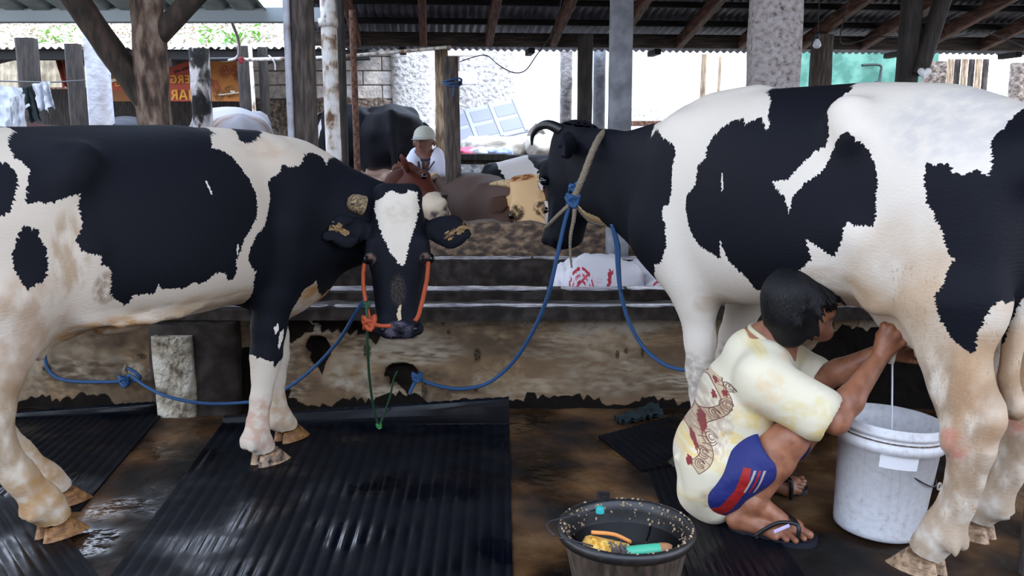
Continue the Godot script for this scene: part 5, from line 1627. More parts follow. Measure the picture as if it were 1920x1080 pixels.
	# fringe over the brow, sideburn by the ear
	for i in 26:
		var z := lerpf(-0.085, 0.085, i / 25.0)
		var x := 0.088 * sqrt(maxf(0.05, 1.0 - pow(z / 0.094, 2.0))) + 0.012
		hr.bone(Vector3(x - 0.012, 0.062, z), Vector3(x + 0.004, 0.020 + 0.010 * sin(i * 2.3), z * 1.02), 0.013, 0.005, 0.007)
	for s in [-1.0, 1.0]:
		for i in 7:
			hr.bone(Vector3(0.035 - 0.010 * i, 0.04, 0.084 * s), Vector3(0.040 - 0.012 * i, (-0.004 if i < 3 else 0.006) + 0.006 * sin(i * 1.7), 0.086 * s), 0.012, 0.005, 0.007)
		for i in 10:
			hr.bone(Vector3(-0.045 - 0.006 * i, 0.03, (0.082 - 0.006 * i) * s), Vector3(-0.042 - 0.007 * i, -0.060 + 0.010 * sin(i * 2.1), (0.076 - 0.007 * i) * s), 0.013, 0.005, 0.008)
	# leave ears and face free
	for s in [-1.0, 1.0]:
		hr.bone(Vector3(-0.006, -0.004, 0.10 * s), Vector3(-0.002, -0.024, 0.10 * s), 0.023, 0.022, 0.006, Vector3.ONE, true)
	hr.bone(Vector3(0.12, -0.03, -0.04), Vector3(0.12, -0.03, 0.04), 0.036, 0.036, 0.006, Vector3(1.1, 1, 1), true)
	var ham := ArrayMesh.new()
	add_net(ham, hr.net(), hfm, M.hair, uv0)
	part("hair", ham, null, t)
	# --- T-shirt
	var o := Vector2(-0.32, 0.0)
	var p := Paint.new(1024, 1024, o, 1400.0, Color(0.80, 0.765, 0.67))
	rng.seed = 9
	for i in 60:
		var c: Color = [Color(0.80, 0.66, 0.30), Color(0.84, 0.80, 0.72), Color(0.78, 0.70, 0.46), Color(0.80, 0.58, 0.34)][i % 4]
		p.stain(rng.randf_range(-0.30, 0.25), rng.randf_range(0.08, 0.62), rng.randf_range(0.02, 0.08), rng.randf_range(0.02, 0.06), c, 0.55 if i % 4 != 3 else 0.25, 700 + i, 0.025)
	# printed coiling creature-like ornament of scales and curls on the back of the shirt
	var br := Color(0.36, 0.22, 0.17)
	var rd := Color(0.46, 0.14, 0.13)
	var spine := []
	for i in 41:
		var u := i / 40.0
		spine.append(Vector2(lerpf(-0.252, -0.150, u) + 0.020 * sin(u * 11.0), lerpf(0.215, 0.475, u)))
	var left := []
	var right := []
	for i in 41:
		var along: Vector2 = (spine[mini(i + 1, 40)] - spine[maxi(i - 1, 0)]).normalized()
		var w := 0.020 * (1.0 - 0.45 * i / 40.0)
		left.append(spine[i] + along.orthogonal() * w)
		right.append(spine[i] - along.orthogonal() * w)
	var band := []
	for q in left: band.append_array([q.x, q.y])
	for i in range(40, -1, -1): band.append_array([right[i].x, right[i].y])
	p.poly(band, Color(0.70, 0.62, 0.50), 0.001, 86, 0.004)
	for i in 40:
		stroke(p, left[i], left[i + 1], 0.0022, br)
		stroke(p, right[i], right[i + 1], 0.0022, br)
		if i % 2 == 0: stroke(p, left[i], spine[i].lerp(right[i], 0.3) + Vector2(0, 0.005), 0.0016, br)
	for q in [[-0.200, 0.300, 0.020], [-0.158, 0.405, 0.018], [-0.225, 0.262, 0.016], [-0.185, 0.372, 0.014], [-0.150, 0.455, 0.012], [-0.236, 0.232, 0.014]]:
		for k in 3: ring(p, q[0] + 0.002 * k, q[1] + 0.001 * k, q[2] * (1.0 - 0.3 * k), 0.002, br)
	for q in [[-0.212, 0.335, 0.016, 0.030], [-0.185, 0.425, 0.010, 0.012], [-0.160, 0.438, 0.014, 0.009], [-0.240, 0.285, 0.010, 0.020], [-0.262, 0.235, 0.014, 0.014], [-0.175, 0.462, 0.008, 0.008]]:
		p.poly([q[0] - q[2] * 0.4, q[1] - q[3], q[0] + q[2] * 0.6, q[1] - q[3] * 0.4, q[0] + q[2] * 0.5, q[1] + q[3] * 0.7, q[0] - q[2] * 0.2, q[1] + q[3], q[0] - q[2] * 0.6, q[1]], rd, 0.002, 88, 0.003)
	p.stain(-0.20, 0.345, 0.07, 0.12, Color(0.40, 0.27, 0.22), 0.35, 89, 0.09)
	p.stain(-0.15, 0.12, 0.10, 0.06, Color(0.45, 0.40, 0.30), 0.5, 90, 0.05)
	var shirt_m := StandardMaterial3D.new()
	shirt_m.albedo_texture = p.texture()
	shirt_m.roughness = 0.85
	shirt_m.rim_enabled = true
	shirt_m.rim = 0.2
	shirt_m.heightmap_enabled = true
	shirt_m.heightmap_scale = 0.6
	shirt_m.heightmap_texture = noise(91, 0.008, 512, 3)
	var sf := Field.new(Vector3(-0.34, 0.0, -0.47), Vector3(0.30, 0.66, 0.22), 0.0085)
	var low: Vector3 = J.call(1330, 912, 2.75)
	var waist: Vector3 = J.call(1330, 850, 2.75)
	var chest: Vector3 = J.call(1388, 745, 2.74)
	var upper: Vector3 = J.call(1420, 690, 2.74)
	sf.bone(low, waist, 0.105, 0.118, 0.04, Vector3(0.84, 1, 1.5))
	sf.bone(J.call(1318, 915, 2.63), J.call(1322, 870, 2.63), 0.055, 0.07, 0.04)
	sf.bone(waist, chest, 0.115, 0.128, 0.05, Vector3(0.86, 1, 1.32))
	sf.bone(chest, upper, 0.128, 0.095, 0.05, Vector3(0.9, 1, 1.35))
	sf.bone(upper, sh_n, 0.08, 0.072, 0.05)
	sf.bone(upper, sh_f, 0.08, 0.068, 0.05)
	sf.bone(J.call(1408, 660, 2.72), upper, 0.072, 0.09, 0.05)
	sf.bone(J.call(1440, 676, 2.62), J.call(1462, 672, 2.80), 0.055, 0.055, 0.04)
	sf.bone(J.call(1303, 925, 2.70), J.call(1335, 935, 2.66), 0.05, 0.05, 0.05)
	# belly hanging over the thighs
	sf.bone(J.call(1400, 800, 2.66), J.call(1352, 890, 2.66), 0.055, 0.06, 0.05)
	var cuff: Vector3 = sh_n.lerp(el_n, 0.80)
	sf.bone(sh_n, cuff, 0.072, 0.074, 0.03)
	sf.bone(sh_n + Vector3(0, -0.03, 0), cuff + Vector3(-0.018, -0.028, 0), 0.06, 0.055, 0.03)
	var out_n := (el_n - sh_n).normalized()
	sf.bone(cuff + out_n * 0.118, cuff + out_n * 0.22, 0.105, 0.13, 0.004, Vector3.ONE, true)
	var cuff_f: Vector3 = sh_f.lerp(el_f, 0.75)
	var out_f := (el_f - sh_f).normalized()
	sf.bone(sh_f, cuff_f, 0.066, 0.068, 0.03)
	sf.bone(cuff_f + out_f * 0.11, cuff_f + out_f * 0.2, 0.10, 0.11, 0.004, Vector3.ONE, true)
	# creases pressed into the cloth
	for q in [[1345, 862, 1395, 838, 2.60], [1340, 880, 1400, 862, 2.60], [1345, 905, 1378, 880, 2.60]]:
		sf.bone(J.call(q[0], q[1], q[4] - 0.012), J.call(q[2], q[3], q[4] - 0.012), 0.008, 0.005, 0.014, Vector3.ONE, true)
	for q in [[1338, 871, 1392, 850, 2.595]]:
		sf.bone(J.call(q[0], q[1], q[4]), J.call(q[2], q[3], q[4]), 0.010, 0.006, 0.02)
	# the tail of the shirt caught up behind
	sf.bone(J.call(1292, 862, 2.70), J.call(1270, 858, 2.69), 0.022, 0.010, 0.02)
	# neck opening
	sf.bone(J.call(1450, 624, 2.705), neck1 + (neck1 - neck0) * 0.8, 0.060, 0.09, 0.008, Vector3.ONE, true)
	var sam := ArrayMesh.new()
	var suv := func(v: Vector3, _n: Vector3) -> Vector2: return Vector2((v.x - o.x) * 1400.0 / 1024.0, 1.0 - (v.y - o.y) * 1400.0 / 1024.0)
	add_net(sam, sf.net(), Transform3D.IDENTITY, shirt_m, suv)
	var shirt := part("t_shirt", sam, null, t, Vector3.ZERO, "cream T-shirt with yellow stains and a brown and red print on the back")
	# collar band round the neck
	var nd := (neck1 - neck0).normalized()
	var nb := look_basis(nd)
	var cp := []
	for i in 25:
		var a := TAU * i / 24.0
		cp.append(J.call(1441, 634, 2.705) + nb * Vector3(cos(a) * 0.064, 0.006 * cos(a * 2.0), sin(a) * 0.063))
	part("collar", tube_mesh(cp, 0.0085, 8, -1.0, 3), flat(Color(0.74, 0.70, 0.58), 0.9), shirt)
	# --- shorts
	var sp := Paint.new(512, 512, Vector2(-0.30, 0.0), 1000.0, Color(0.035, 0.09, 0.36))
	sp.poly([-0.255, 0.02, -0.190, 0.035, -0.140, 0.085, -0.110, 0.16, -0.100, 0.24, -0.120, 0.24, -0.140, 0.165, -0.175, 0.1, -0.255, 0.055], Color(0.55, 0.03, 0.03), 0.0, 1, 0.01)
	for k in 3:
		var x := -0.098 + 0.014 * k
		sp.poly([x - 0.018, 0.16, x - 0.012, 0.16, x + 0.012, 0.235, x + 0.005, 0.235], [Color(0.62, 0.56, 0.50), Color(0.55, 0.03, 0.03), Color(0.62, 0.56, 0.50)][k], 0.0, 1, 0.01)
	var short_m := StandardMaterial3D.new()
	short_m.albedo_texture = sp.texture()
	short_m.roughness = 0.7
	short_m.heightmap_enabled = true
	short_m.heightmap_scale = 0.5
	short_m.heightmap_texture = noise(92, 0.012, 512, 3)
	var hf2 := Field.new(Vector3(-0.34, 0.0, -0.47), Vector3(0.22, 0.46, 0.22), 0.0085)
	hf2.bone(hip_n, hip_n.lerp(knee_n, 0.60), 0.104, 0.092, 0.03)
	hf2.bone(hip_f, hip_f.lerp(knee_f, 0.72), 0.104, 0.085, 0.03)
	hf2.bone((hip_n + hip_f) * 0.5 + Vector3(-0.02, 0.0, 0), low, 0.10, 0.10, 0.05, Vector3(1, 1, 1.3))
	# slack cloth sagging from the thigh to the heel
	hf2.bone(J.call(1356, 922, 2.60), J.call(1408, 886, 2.555), 0.046, 0.05, 0.04)
	hf2.bone(J.call(1352, 928, 2.64), J.call(1380, 925, 2.60), 0.04, 0.028, 0.04)
	for q in [[hip_n, knee_n, 0.60], [hip_f, knee_f, 0.72]]:
		var dn: Vector3 = (q[1] - q[0]).normalized()
		var e: Vector3 = q[0].lerp(q[1], q[2])
		hf2.bone(e + dn * 0.15, e + dn * 0.25, 0.125, 0.13, 0.004, Vector3.ONE, true)
	var pam := ArrayMesh.new()
	var puv := func(v: Vector3, _n: Vector3) -> Vector2: return Vector2((v.x + 0.30) * 1000.0 / 512.0, 1.0 - v.y * 1000.0 / 512.0)
	add_net(pam, hf2.net(), Transform3D.IDENTITY, short_m, puv)
	part("shorts", pam, null, t, Vector3.ZERO, "blue shorts with a red side stripe and thin pale lines")

func stroke(p: Paint, a: Vector2, b: Vector2, w: float, col: Color):
	var n := (b - a).orthogonal().normalized() * w * 0.5
	p.fill(PackedVector2Array([p.pt(a.x + n.x, a.y + n.y), p.pt(b.x + n.x, b.y + n.y), p.pt(b.x - n.x, b.y - n.y), p.pt(a.x - n.x, a.y - n.y)]), col)

func ring(p: Paint, cx: float, cy: float, r: float, w: float, col: Color):
	var o := PackedVector2Array()
	var n := 20
	for k in n + 1:
		var a := TAU * 0.92 * k / n
		o.append(p.pt(cx + cos(a) * r, cy + sin(a) * r))
	for k in range(n, -1, -1):
		var a := TAU * 0.92 * k / n
		o.append(p.pt(cx + cos(a) * (r - w), cy + sin(a) * (r - w)))
	p.fill(o, col)

# the man seated among the cattle at the back
func build_seated_man():
	var d := 7.85
	var b := at(798, 340, d)
	b.y = 0.0
	var t := thing("person", "person in a pale cap and white T-shirt sitting behind the red-brown cow", "person", b)
	var J := func(px: float, py: float, dd: float) -> Vector3: return at(px, py, dd) - b
	var skin := flat(Color(0.36, 0.21, 0.15), 0.55)
	var f := Field.new(Vector3(-0.55, 0.0, -0.45), Vector3(0.35, 1.25, 0.45), 0.015)
	var head: Vector3 = J.call(796, 266, d)
	f.bone(head + Vector3(0, 0.02, 0), head + Vector3(-0.012, -0.06, 0.02), 0.088, 0.065, 0.03, Vector3(0.9, 1, 1))
	f.bone(head + Vector3(-0.03, -0.01, 0.085), head + Vector3(-0.03, -0.03, 0.098), 0.014, 0.016, 0.015)
	for s in [-1.0, 1.0]: f.bone(head + Vector3(0.085 * s, 0.0, 0), head + Vector3(0.085 * s, -0.03, 0), 0.018, 0.014, 0.01)
	f.bone(head + Vector3(0, -0.06, 0), head + Vector3(0.01, -0.14, -0.01), 0.05, 0.055, 0.03)
	var hips := Vector3(0.04, 0.50, -0.05)
	f.bone(head + Vector3(0.01, -0.2, -0.02), hips, 0.12, 0.13, 0.05)
	for s in [[-1.0, J.call(783, 292, d + 0.05), J.call(765, 320, d - 0.20), J.call(752, 312, d - 0.30)], [1.0, J.call(816, 292, d), J.call(818, 332, d - 0.05), J.call(796, 338, d - 0.35)]]:
		f.bone(s[1], s[2], 0.05, 0.042, 0.03)
		f.bone(s[2], s[3], 0.042, 0.03, 0.02)
		for k in 4: f.bone(s[3], s[3] + Vector3(-0.05 - 0.008 * k, 0.02 - 0.018 * k, 0.05), 0.016, 0.010, 0.01)
		f.bone(s[3], s[3] + Vector3(-0.02, 0.04, 0.02), 0.014, 0.011, 0.01)
	for s in [-1.0, 1.0]:
		f.bone(hips + Vector3(0.09 * s, 0, 0), hips + Vector3(0.14 * s - 0.05, 0.02, 0.36), 0.085, 0.065, 0.03)
		f.bone(hips + Vector3(0.14 * s - 0.05, 0.02, 0.36), Vector3(0.12 * s - 0.04, 0.08, 0.30), 0.06, 0.04, 0.03)
		f.bone(Vector3(0.12 * s - 0.04, 0.05, 0.28), Vector3(0.14 * s - 0.05, 0.035, 0.42), 0.038, 0.032, 0.03)
	var am := ArrayMesh.new()
	var uv := func(v: Vector3, _n: Vector3) -> Vector2: return Vector2(v.x, v.y)
	add_net(am, f.net(), Transform3D.IDENTITY, skin, uv)
	part("body", am, null, t)
	var c := Field.new(Vector3(-0.30, 0.85, -0.30), Vector3(0.30, 1.35, 0.35), 0.012)
	c.bone(head + Vector3(0, 0.05, 0), head + Vector3(0, 0.055, 0.0), 0.092, 0.092, 0.02, Vector3(1, 0.9, 1.05))
	c.bone(head + Vector3(-0.02, 0.035, 0.06), head + Vector3(-0.04, 0.02, 0.15), 0.075, 0.06, 0.02, Vector3(1, 0.18, 1))
	c.bone(head + Vector3(0, -0.05, 0.0), head + Vector3(0, -0.08, 0), 0.105, 0.10, 0.005, Vector3.ONE, true)
	var cm := ArrayMesh.new()
	add_net(cm, c.net(), Transform3D.IDENTITY, flat(Color(0.62, 0.62, 0.58), 0.85), uv)
	part("cap", cm, null, t)
	var s := Field.new(Vector3(-0.40, 0.4, -0.40), Vector3(0.40, 1.15, 0.40), 0.015)
	s.bone(head + Vector3(0.01, -0.24, -0.03), hips + Vector3(0, 0.04, 0), 0.155, 0.16, 0.05, Vector3(1.1, 1, 0.8))
	for q in [[J.call(783, 292, d + 0.05), J.call(765, 320, d - 0.20)], [J.call(816, 292, d), J.call(818, 332, d - 0.05)]]:
		s.bone(q[0], q[0].lerp(q[1], 0.75), 0.075, 0.068, 0.04)
	s.bone(head + Vector3(0.0, -0.10, 0.02), head + Vector3(0, 0.1, 0.03), 0.075, 0.12, 0.01, Vector3.ONE, true)
	var smh := ArrayMesh.new()
	add_net(smh, s.net(), Transform3D.IDENTITY, flat(Color(0.78, 0.79, 0.86), 0.9), uv)
	var sh := part("t_shirt", smh, null, t)
	var cp := []
	for i in 17:
		var a := TAU * i / 16.0
		cp.append(head + Vector3(cos(a) * 0.085, -0.125 - 0.03 * sin(a), sin(a) * 0.075 + 0.01))
	part("collar", tube_mesh(cp, 0.014, 8, -1.0, 3), flat(Color(0.10, 0.11, 0.20), 0.9), sh)
	var pr := new_st()
	var pc: Vector3 = J.call(798, 308, d) + Vector3(0, 0, 0.155)
	for k in 5: beam(pr, pc + Vector3(-0.05 + 0.02 * k, -0.05, -0.012), pc + Vector3(-0.09 + 0.045 * k, 0.03, 0.0), 0.012, 0.02, Vector3.BACK, 0.002)
	part("shirt_print", done(pr), flat(Color(0.20, 0.13, 0.16), 0.9), sh)
	var hs := Field.new(Vector3(-0.3, 0.3, -0.3), Vector3(0.35, 0.75, 0.45), 0.015)
	for g in [-1.0, 1.0]:
		hs.bone(hips + Vector3(0.09 * g, 0, 0), hips + Vector3(0.13 * g - 0.04, 0.02, 0.27), 0.105, 0.085, 0.03)
	var hm := ArrayMesh.new()
	add_net(hm, hs.net(), Transform3D.IDENTITY, flat(Color(0.12, 0.13, 0.17), 0.9), uv)
	part("shorts", hm, null, t)
	var st := thing("milking_stool", "low wooden stool under the person in the white T-shirt", "stool", b + Vector3(0.04, 0, -0.05))
	part("seat", box_mesh(Vector3(0.34, 0.04, 0.26), 0.008), M.wood_pale, st, Vector3(0, 0.385, 0))
	for x in [-0.13, 0.13]:
		for z in [-0.09, 0.09]: part("leg", box_mesh(Vector3(0.035, 0.37, 0.035), 0.004), M.wood_pale, st, Vector3(x, 0.185, z))

# ---------------------------------------------------------------- the rest of the herd, smaller in view
func spots(base: Color, list: Array, stains: Array = []) -> StandardMaterial3D:
	var p := Paint.new(640, 448, Vector2(-1.25, -0.05), 256.0 * 1.15, base)
	var k := 0
	for s in list:
		p.poly(s[1], s[0], 0.012, 900 + k, 0.015)
		k += 1
	for s in stains:
		p.stain(s[0], s[1], s[2], s[3], s[4], s[5], 950 + k, 0.06)
		k += 1
	var m := coat(p.texture(), 0.0)
	return m

# a cow in its own axes (head towards +x); head = [poll, muzzle, forehead direction]; horns = list of paths in head units
func herd_cow(called: String, label: String, pos: Vector3, turn: float, size: float, m: Material, face: Material, head: Array, lying := false, horns: Array = [], cell := 0.028, ears_down := 0.0, girth := 1.0) -> Node3D:
	var t := thing(called, label, "cow", pos, turn)
	var f := Field.new(Vector3(-1.2, -0.02, -0.5), Vector3(1.0, 1.45, 0.5), cell)
	var drop := 0.43 if lying else 0.0
	var rows := []
	for r in TRUNK_TETHERED:
		var wide: float = girth * r[3] * (1.18 if lying and r[0] < 0.2 else 1.0)
		rows.append([r[0], r[1] - drop, maxf(0.02, r[2] - drop - (0.12 if lying else 0.0)), wide])
	f.loft(rows, 2.3, 0.14, 0.05)
	for s in [-1.0, 1.0]:
		f.bone(Vector3(-0.66, 1.13 - drop, 0.21 * s * girth), Vector3(-0.70, 1.08 - drop, 0.23 * s * girth), 0.055, 0.05, 0.07)
		f.bone(Vector3(-0.98, 1.05 - drop, 0.10 * s), Vector3(-1.02, 1.0 - drop, 0.11 * s), 0.06, 0.05, 0.06)
		f.bone(Vector3(0.12, 1.06 - drop, 0.12 * s), Vector3(0.17, 0.78 - drop, 0.16 * s), 0.08, 0.10, 0.07, Vector3(1, 1, 0.6))
	if lying:
		for s in [-1.0, 1.0]:
			f.bone(Vector3(-0.85, 0.45, 0.2 * s), Vector3(-0.55, 0.22, 0.33 * s), 0.2, 0.12, 0.05)
			f.bone(Vector3(-0.55, 0.20, 0.33 * s), Vector3(-0.85, 0.08, 0.38 * s), 0.08, 0.05, 0.03)
			f.bone(Vector3(0.14, 0.3, 0.16 * s), Vector3(0.38, 0.11, 0.2 * s), 0.11, 0.06, 0.04)
			f.bone(Vector3(0.38, 0.09, 0.2 * s), Vector3(0.10, 0.06, 0.22 * s), 0.055, 0.045, 0.03)
	else:
		for s in [-1.0, 1.0]:
			f.bone(Vector3(-0.85, 0.95, 0.15 * s), Vector3(-0.87, 0.72, 0.15 * s), 0.18, 0.13, 0.06, Vector3(1, 1, 0.6))
			f.chain([Vector3(-0.87, 0.75, 0.15 * s), Vector3(-0.90, 0.6, 0.14 * s), Vector3(-0.98, 0.45, 0.14 * s), Vector3(-0.98, 0.36, 0.14 * s), Vector3(-0.96, 0.2, 0.14 * s), Vector3(-0.95, 0.12, 0.14 * s), Vector3(-0.92, 0.06, 0.14 * s)], [0.12, 0.09, 0.065, 0.052, 0.042, 0.048, 0.05], 0.03)
			f.chain([Vector3(0.10, 0.85, 0.12 * s), Vector3(0.06, 0.62, 0.13 * s), Vector3(0.03, 0.45, 0.13 * s), Vector3(0.03, 0.36, 0.13 * s), Vector3(0.03, 0.2, 0.13 * s), Vector3(0.03, 0.12, 0.13 * s), Vector3(0.05, 0.06, 0.13 * s)], [0.12, 0.078, 0.058, 0.052, 0.036, 0.044, 0.048], 0.03)
		f.bone(Vector3(-0.70, 0.62, 0), Vector3(-0.92, 0.60, 0), 0.13, 0.13, 0.04)
		for q in [Vector3(-0.68, 0.50, 0.06), Vector3(-0.68, 0.50, -0.06), Vector3(-0.82, 0.47, 0.06), Vector3(-0.82, 0.47, -0.06)]:
			f.bone(q, q + Vector3(0, -0.06, 0), 0.024, 0.018, 0.02)
	f.chain([Vector3(-1.02, 1.12 - drop, 0), Vector3(-1.09, 1.0 - drop, 0.0), Vector3(-1.10, maxf(0.72 - drop, 0.3), 0.02), Vector3(-1.08, maxf(0.42 - drop, 0.1), 0.02)], [0.045, 0.035, 0.03, 0.04], 0.015)
	var am := ArrayMesh.new()
	var hf := Transform3D.IDENTITY
	var L := 0.5
	if head.size():
		var poll: Vector3 = head[0]
		var muz: Vector3 = head[1]
		L = poll.distance_to(muz)
		var hx := (muz - poll) / L
		var fw: Vector3 = head[2]
		var hy := (fw - hx * fw.dot(hx)).normalized()
		hf = Transform3D(Basis(hx, hy, hx.cross(hy)), poll)
		f.bone(Vector3(0.28, 0.92 - drop, 0), hf * (Vector3(0.16, -0.2, 0) * L), 0.19, 0.125, 0.07, Vector3(1, 1, 0.8))
		f.bone(Vector3(0.22, 1.05 - drop, 0), hf * (Vector3(0.02, -0.12, 0) * L), 0.10, 0.08, 0.06)
	var xf := Transform3D(Basis.IDENTITY.scaled(Vector3.ONE * size), Vector3.ZERO)
	var uvf := func(v: Vector3, _n: Vector3) -> Vector2: return Vector2((v.x + 1.25) * 294.4 / 640.0, 1.0 - (v.y + drop + 0.05) * 294.4 / 448.0)
	add_net(am, f.net(), xf, m, uvf)
	if head.size():
		var d := ears_down
		var h := head_field(L, 0.017, [[Vector3(0.16, -0.04, -0.20), Vector3(0.18 + d * 0.5, -0.05, -0.38), Vector3(0.22 + d, -0.05, -0.50), 0.11], [Vector3(0.16, -0.04, 0.20), Vector3(0.18 + d * 0.5, -0.05, 0.38), Vector3(0.22 + d, -0.05, 0.50), 0.11]])
		h.bone(Vector3(-0.02, 0.02, -0.10) * L, Vector3(-0.02, 0.02, 0.10) * L, 0.09 * L, 0.09 * L, 0.05 * L)
		var fuv := func(v: Vector3, _n: Vector3) -> Vector2: return Vector2(v.z / L / 1.6 + 0.5, 1.0 - (v.x / L + 0.4) / 1.6)
		add_net(am, h.net(), xf * hf, face, fuv)
		for s in [-1.0, 1.0]: eye_ball(t, xf * (hf * (Vector3(0.46, 0.06, 0.222 * s) * L)), 0.021 * size)
		for hr in horns:
			var pts := []
			for q in hr: pts.append(xf * (hf * (q * L)))
			horn(t, pts, 0.034 * size, M.pale_horn)
	part("body", am, null, t)
	if not lying:
		var hm := hoof_mesh(0.145 * size, 0.10 * size, 0.07 * size)
		for q in [Vector3(0.0, 0, 0.13), Vector3(0.0, 0, -0.13), Vector3(-0.98, 0, 0.14), Vector3(-0.98, 0, -0.14)]:
			part("hoof", hm, M.hoof_dark, t, q * size)
	return t

# head paint for a herd animal: base colour, then polygons [colour, side-along pairs] and stains, in head units
func face_paint(base: Color, list: Array, stains: Array = []) -> StandardMaterial3D:
	var p := Paint.new(320, 320, Vector2(-0.8, -0.4), 200.0, base)
	for s in list: p.poly(s[1], s[0], 0.012, 990, 0.03)
	var k := 0
	for s in stains:
		p.stain(s[0], s[1], s[2], s[3], s[4], s[5], 1000 + k, 0.03)
		k += 1
	return coat(p.texture(), 0.0)

func place(px: float, d: float) -> Vector3:
	var p := at(px, 300, d)
	return Vector3(p.x, 0, p.z)

func build_herd():
	var black := Color(0.055, 0.06, 0.085)
	var white := Color(0.80, 0.78, 0.76)
	var bface := face_paint(black, [])
	# pale grey cow, side on
	var grey := spots(Color(0.50, 0.49, 0.50), [], [[-0.75, 0.95, 0.2, 0.2, Color(0.36, 0.36, 0.38), 0.8], [-0.35, 1.15, 0.5, 0.08, Color(0.40, 0.38, 0.36), 0.7], [-1.0, 0.9, 0.06, 0.4, Color(0.36, 0.27, 0.22), 0.9], [0.0, 0.95, 0.25, 0.3, Color(0.5, 0.49, 0.48), 0.7]])
	herd_cow("herd_cow", "pale grey-white cow standing side on before the orange banner", place(408, 8.4), deg_to_rad(117), 1.17, grey, face_paint(Color(0.6, 0.59, 0.58), []), [Vector3(0.66, 1.15, 0.1), Vector3(0.98, 0.80, 0.15), Vector3(1, 0.7, 0)])
	# black cow with white, between white post and log
	var dk := spots(Color(0.10, 0.105, 0.14), [[white, [-0.75, 0.75, -0.35, 0.80, -0.20, 1.06, -0.45, 1.10, -0.8, 1.0]]])
	herd_cow("herd_cow", "dark cow with a pale lowered face between the whitewashed post and the log", place(236, 7.35), deg_to_rad(-72), 1.1, dk, face_paint(Color(0.74, 0.69, 0.62), []), [Vector3(0.46, 1.08, 0.02), Vector3(0.60, 0.62, 0.05), Vector3(1, 0.3, 0)], false, [[Vector3(0.0, 0.0, 0.13), Vector3(-0.02, 0.04, 0.26), Vector3(0.03, 0.08, 0.36)]])
	# dark red back behind the washing
	var red := spots(Color(0.16, 0.065, 0.05), [])
	herd_cow("herd_cow", "dark red cow whose back shows below the hanging washing", place(110, 7.9), deg_to_rad(60), 1.06, red, face_paint(Color(0.16, 0.065, 0.05), []), [Vector3(0.62, 1.0, 0.1), Vector3(0.92, 0.66, 0.15), Vector3(1, 0.7, 0)])
	# black and white cow with its head turned, behind the pipe post
	var bw := spots(white, [[black, [-1.25, 0.50, -0.55, 0.55, -0.5, 0.8, -0.62, 1.3, -1.25, 1.3]], [black, [-0.35, 0.95, 0.10, 0.95, 0.05, 1.3, -0.40, 1.3]], [black, [0.30, 0.70, 0.8, 0.7, 0.8, 1.3, 0.35, 1.2]]])
	herd_cow("herd_cow", "black and white cow with its black head in profile behind the white pipe post", place(628, 9.7), deg_to_rad(112), 1.22, bw, bface, [Vector3(0.52, 1.15, 0.16), Vector3(0.56, 1.02, 0.58), Vector3(0.3, 0.9, 0)], false, [], 0.028, 0.0, 0.8)
	# dark cow from behind with a full udder
	var rear := spots(Color(0.06, 0.062, 0.085), [[white, [-0.95, 0.02, -0.8, 0.02, -0.8, 0.35, -0.95, 0.33]], [Color(0.74, 0.62, 0.56), [-1.06, 0.42, -0.60, 0.40, -0.60, 0.66, -1.06, 0.73]]], [[-1.0, 0.55, 0.15, 0.25, Color(0.36, 0.27, 0.21), 0.8]])
	var rc := herd_cow("herd_cow", "nearly black cow seen from behind with a pale full udder", place(738, 9.6), deg_to_rad(97), 1.22, rear, bface, [Vector3(0.50, 1.10, 0.1), Vector3(0.72, 0.72, 0.15), Vector3(1, 0.7, 0)], false, [], 0.028, 0.0, 0.72)
	# black and white cow lying further back
	var lyb := spots(black, [[white, [-0.84, 0.4, -0.62, 0.4, -0.68, 0.9, -0.80, 1.3, -1.03, 1.3, -0.90, 0.9]]])
	herd_cow("herd_cow", "black cow with a white band across its back resting behind the brown horned cow", place(1195, 8.2), deg_to_rad(8), 1.3, lyb, bface, [Vector3(0.60, 0.80, -0.10), Vector3(0.95, 0.55, -0.12), Vector3(0.8, 0.8, 0)], true)
	# brown horned cow with a pale face
	var brn := spots(Color(0.30, 0.225, 0.19), [], [[-0.5, 0.95, 0.5, 0.2, Color(0.20, 0.155, 0.145), 0.7], [-0.1, 0.75, 0.4, 0.25, Color(0.36, 0.28, 0.25), 0.6], [0.3, 0.8, 0.2, 0.3, Color(0.24, 0.17, 0.14), 0.6]])
	var pale := face_paint(Color(0.76, 0.63, 0.47), [[Color(0.26, 0.18, 0.14), [-0.8, -0.1, -0.24, 0.0, -0.26, 0.5, -0.8, 0.6]], [Color(0.26, 0.18, 0.14), [0.8, -0.1, 0.24, 0.0, 0.26, 0.5, 0.8, 0.6]]], [[0.0, -0.04, 0.2, 0.08, Color(0.42, 0.20, 0.09), 0.9], [-0.18, 0.46, 0.12, 0.12, Color(0.22, 0.17, 0.12), 1.0], [0.16, 0.47, 0.14, 0.13, Color(0.22, 0.17, 0.12), 1.0]])
	var gp := place(922, 6.95)
	var gt := deg_to_rad(-74)
	var gi := Transform3D(Basis(Vector3.UP, gt), gp).affine_inverse()
	herd_cow("herd_cow", "brown horned cow resting with its pale face over the stained trough wall", gp, gt, 1.12, brn, pale, [gi * at(981, 344, 6.42) / 1.12, gi * at(1003, 474, 6.16) / 1.12, gi.basis * Vector3(-0.05, 0.35, 1.0)], true, [[Vector3(-0.02, 0.0, 0.14), Vector3(-0.05, 0.02, 0.30), Vector3(-0.03, 0.08, 0.44)], [Vector3(-0.02, 0.0, -0.14), Vector3(-0.08, 0.02, -0.28), Vector3(-0.24, 0.06, -0.38)]], 0.024, 0.08)
	# red-brown horned cow, face turned away to the side
	var rb := spots(Color(0.25, 0.115, 0.075), [])
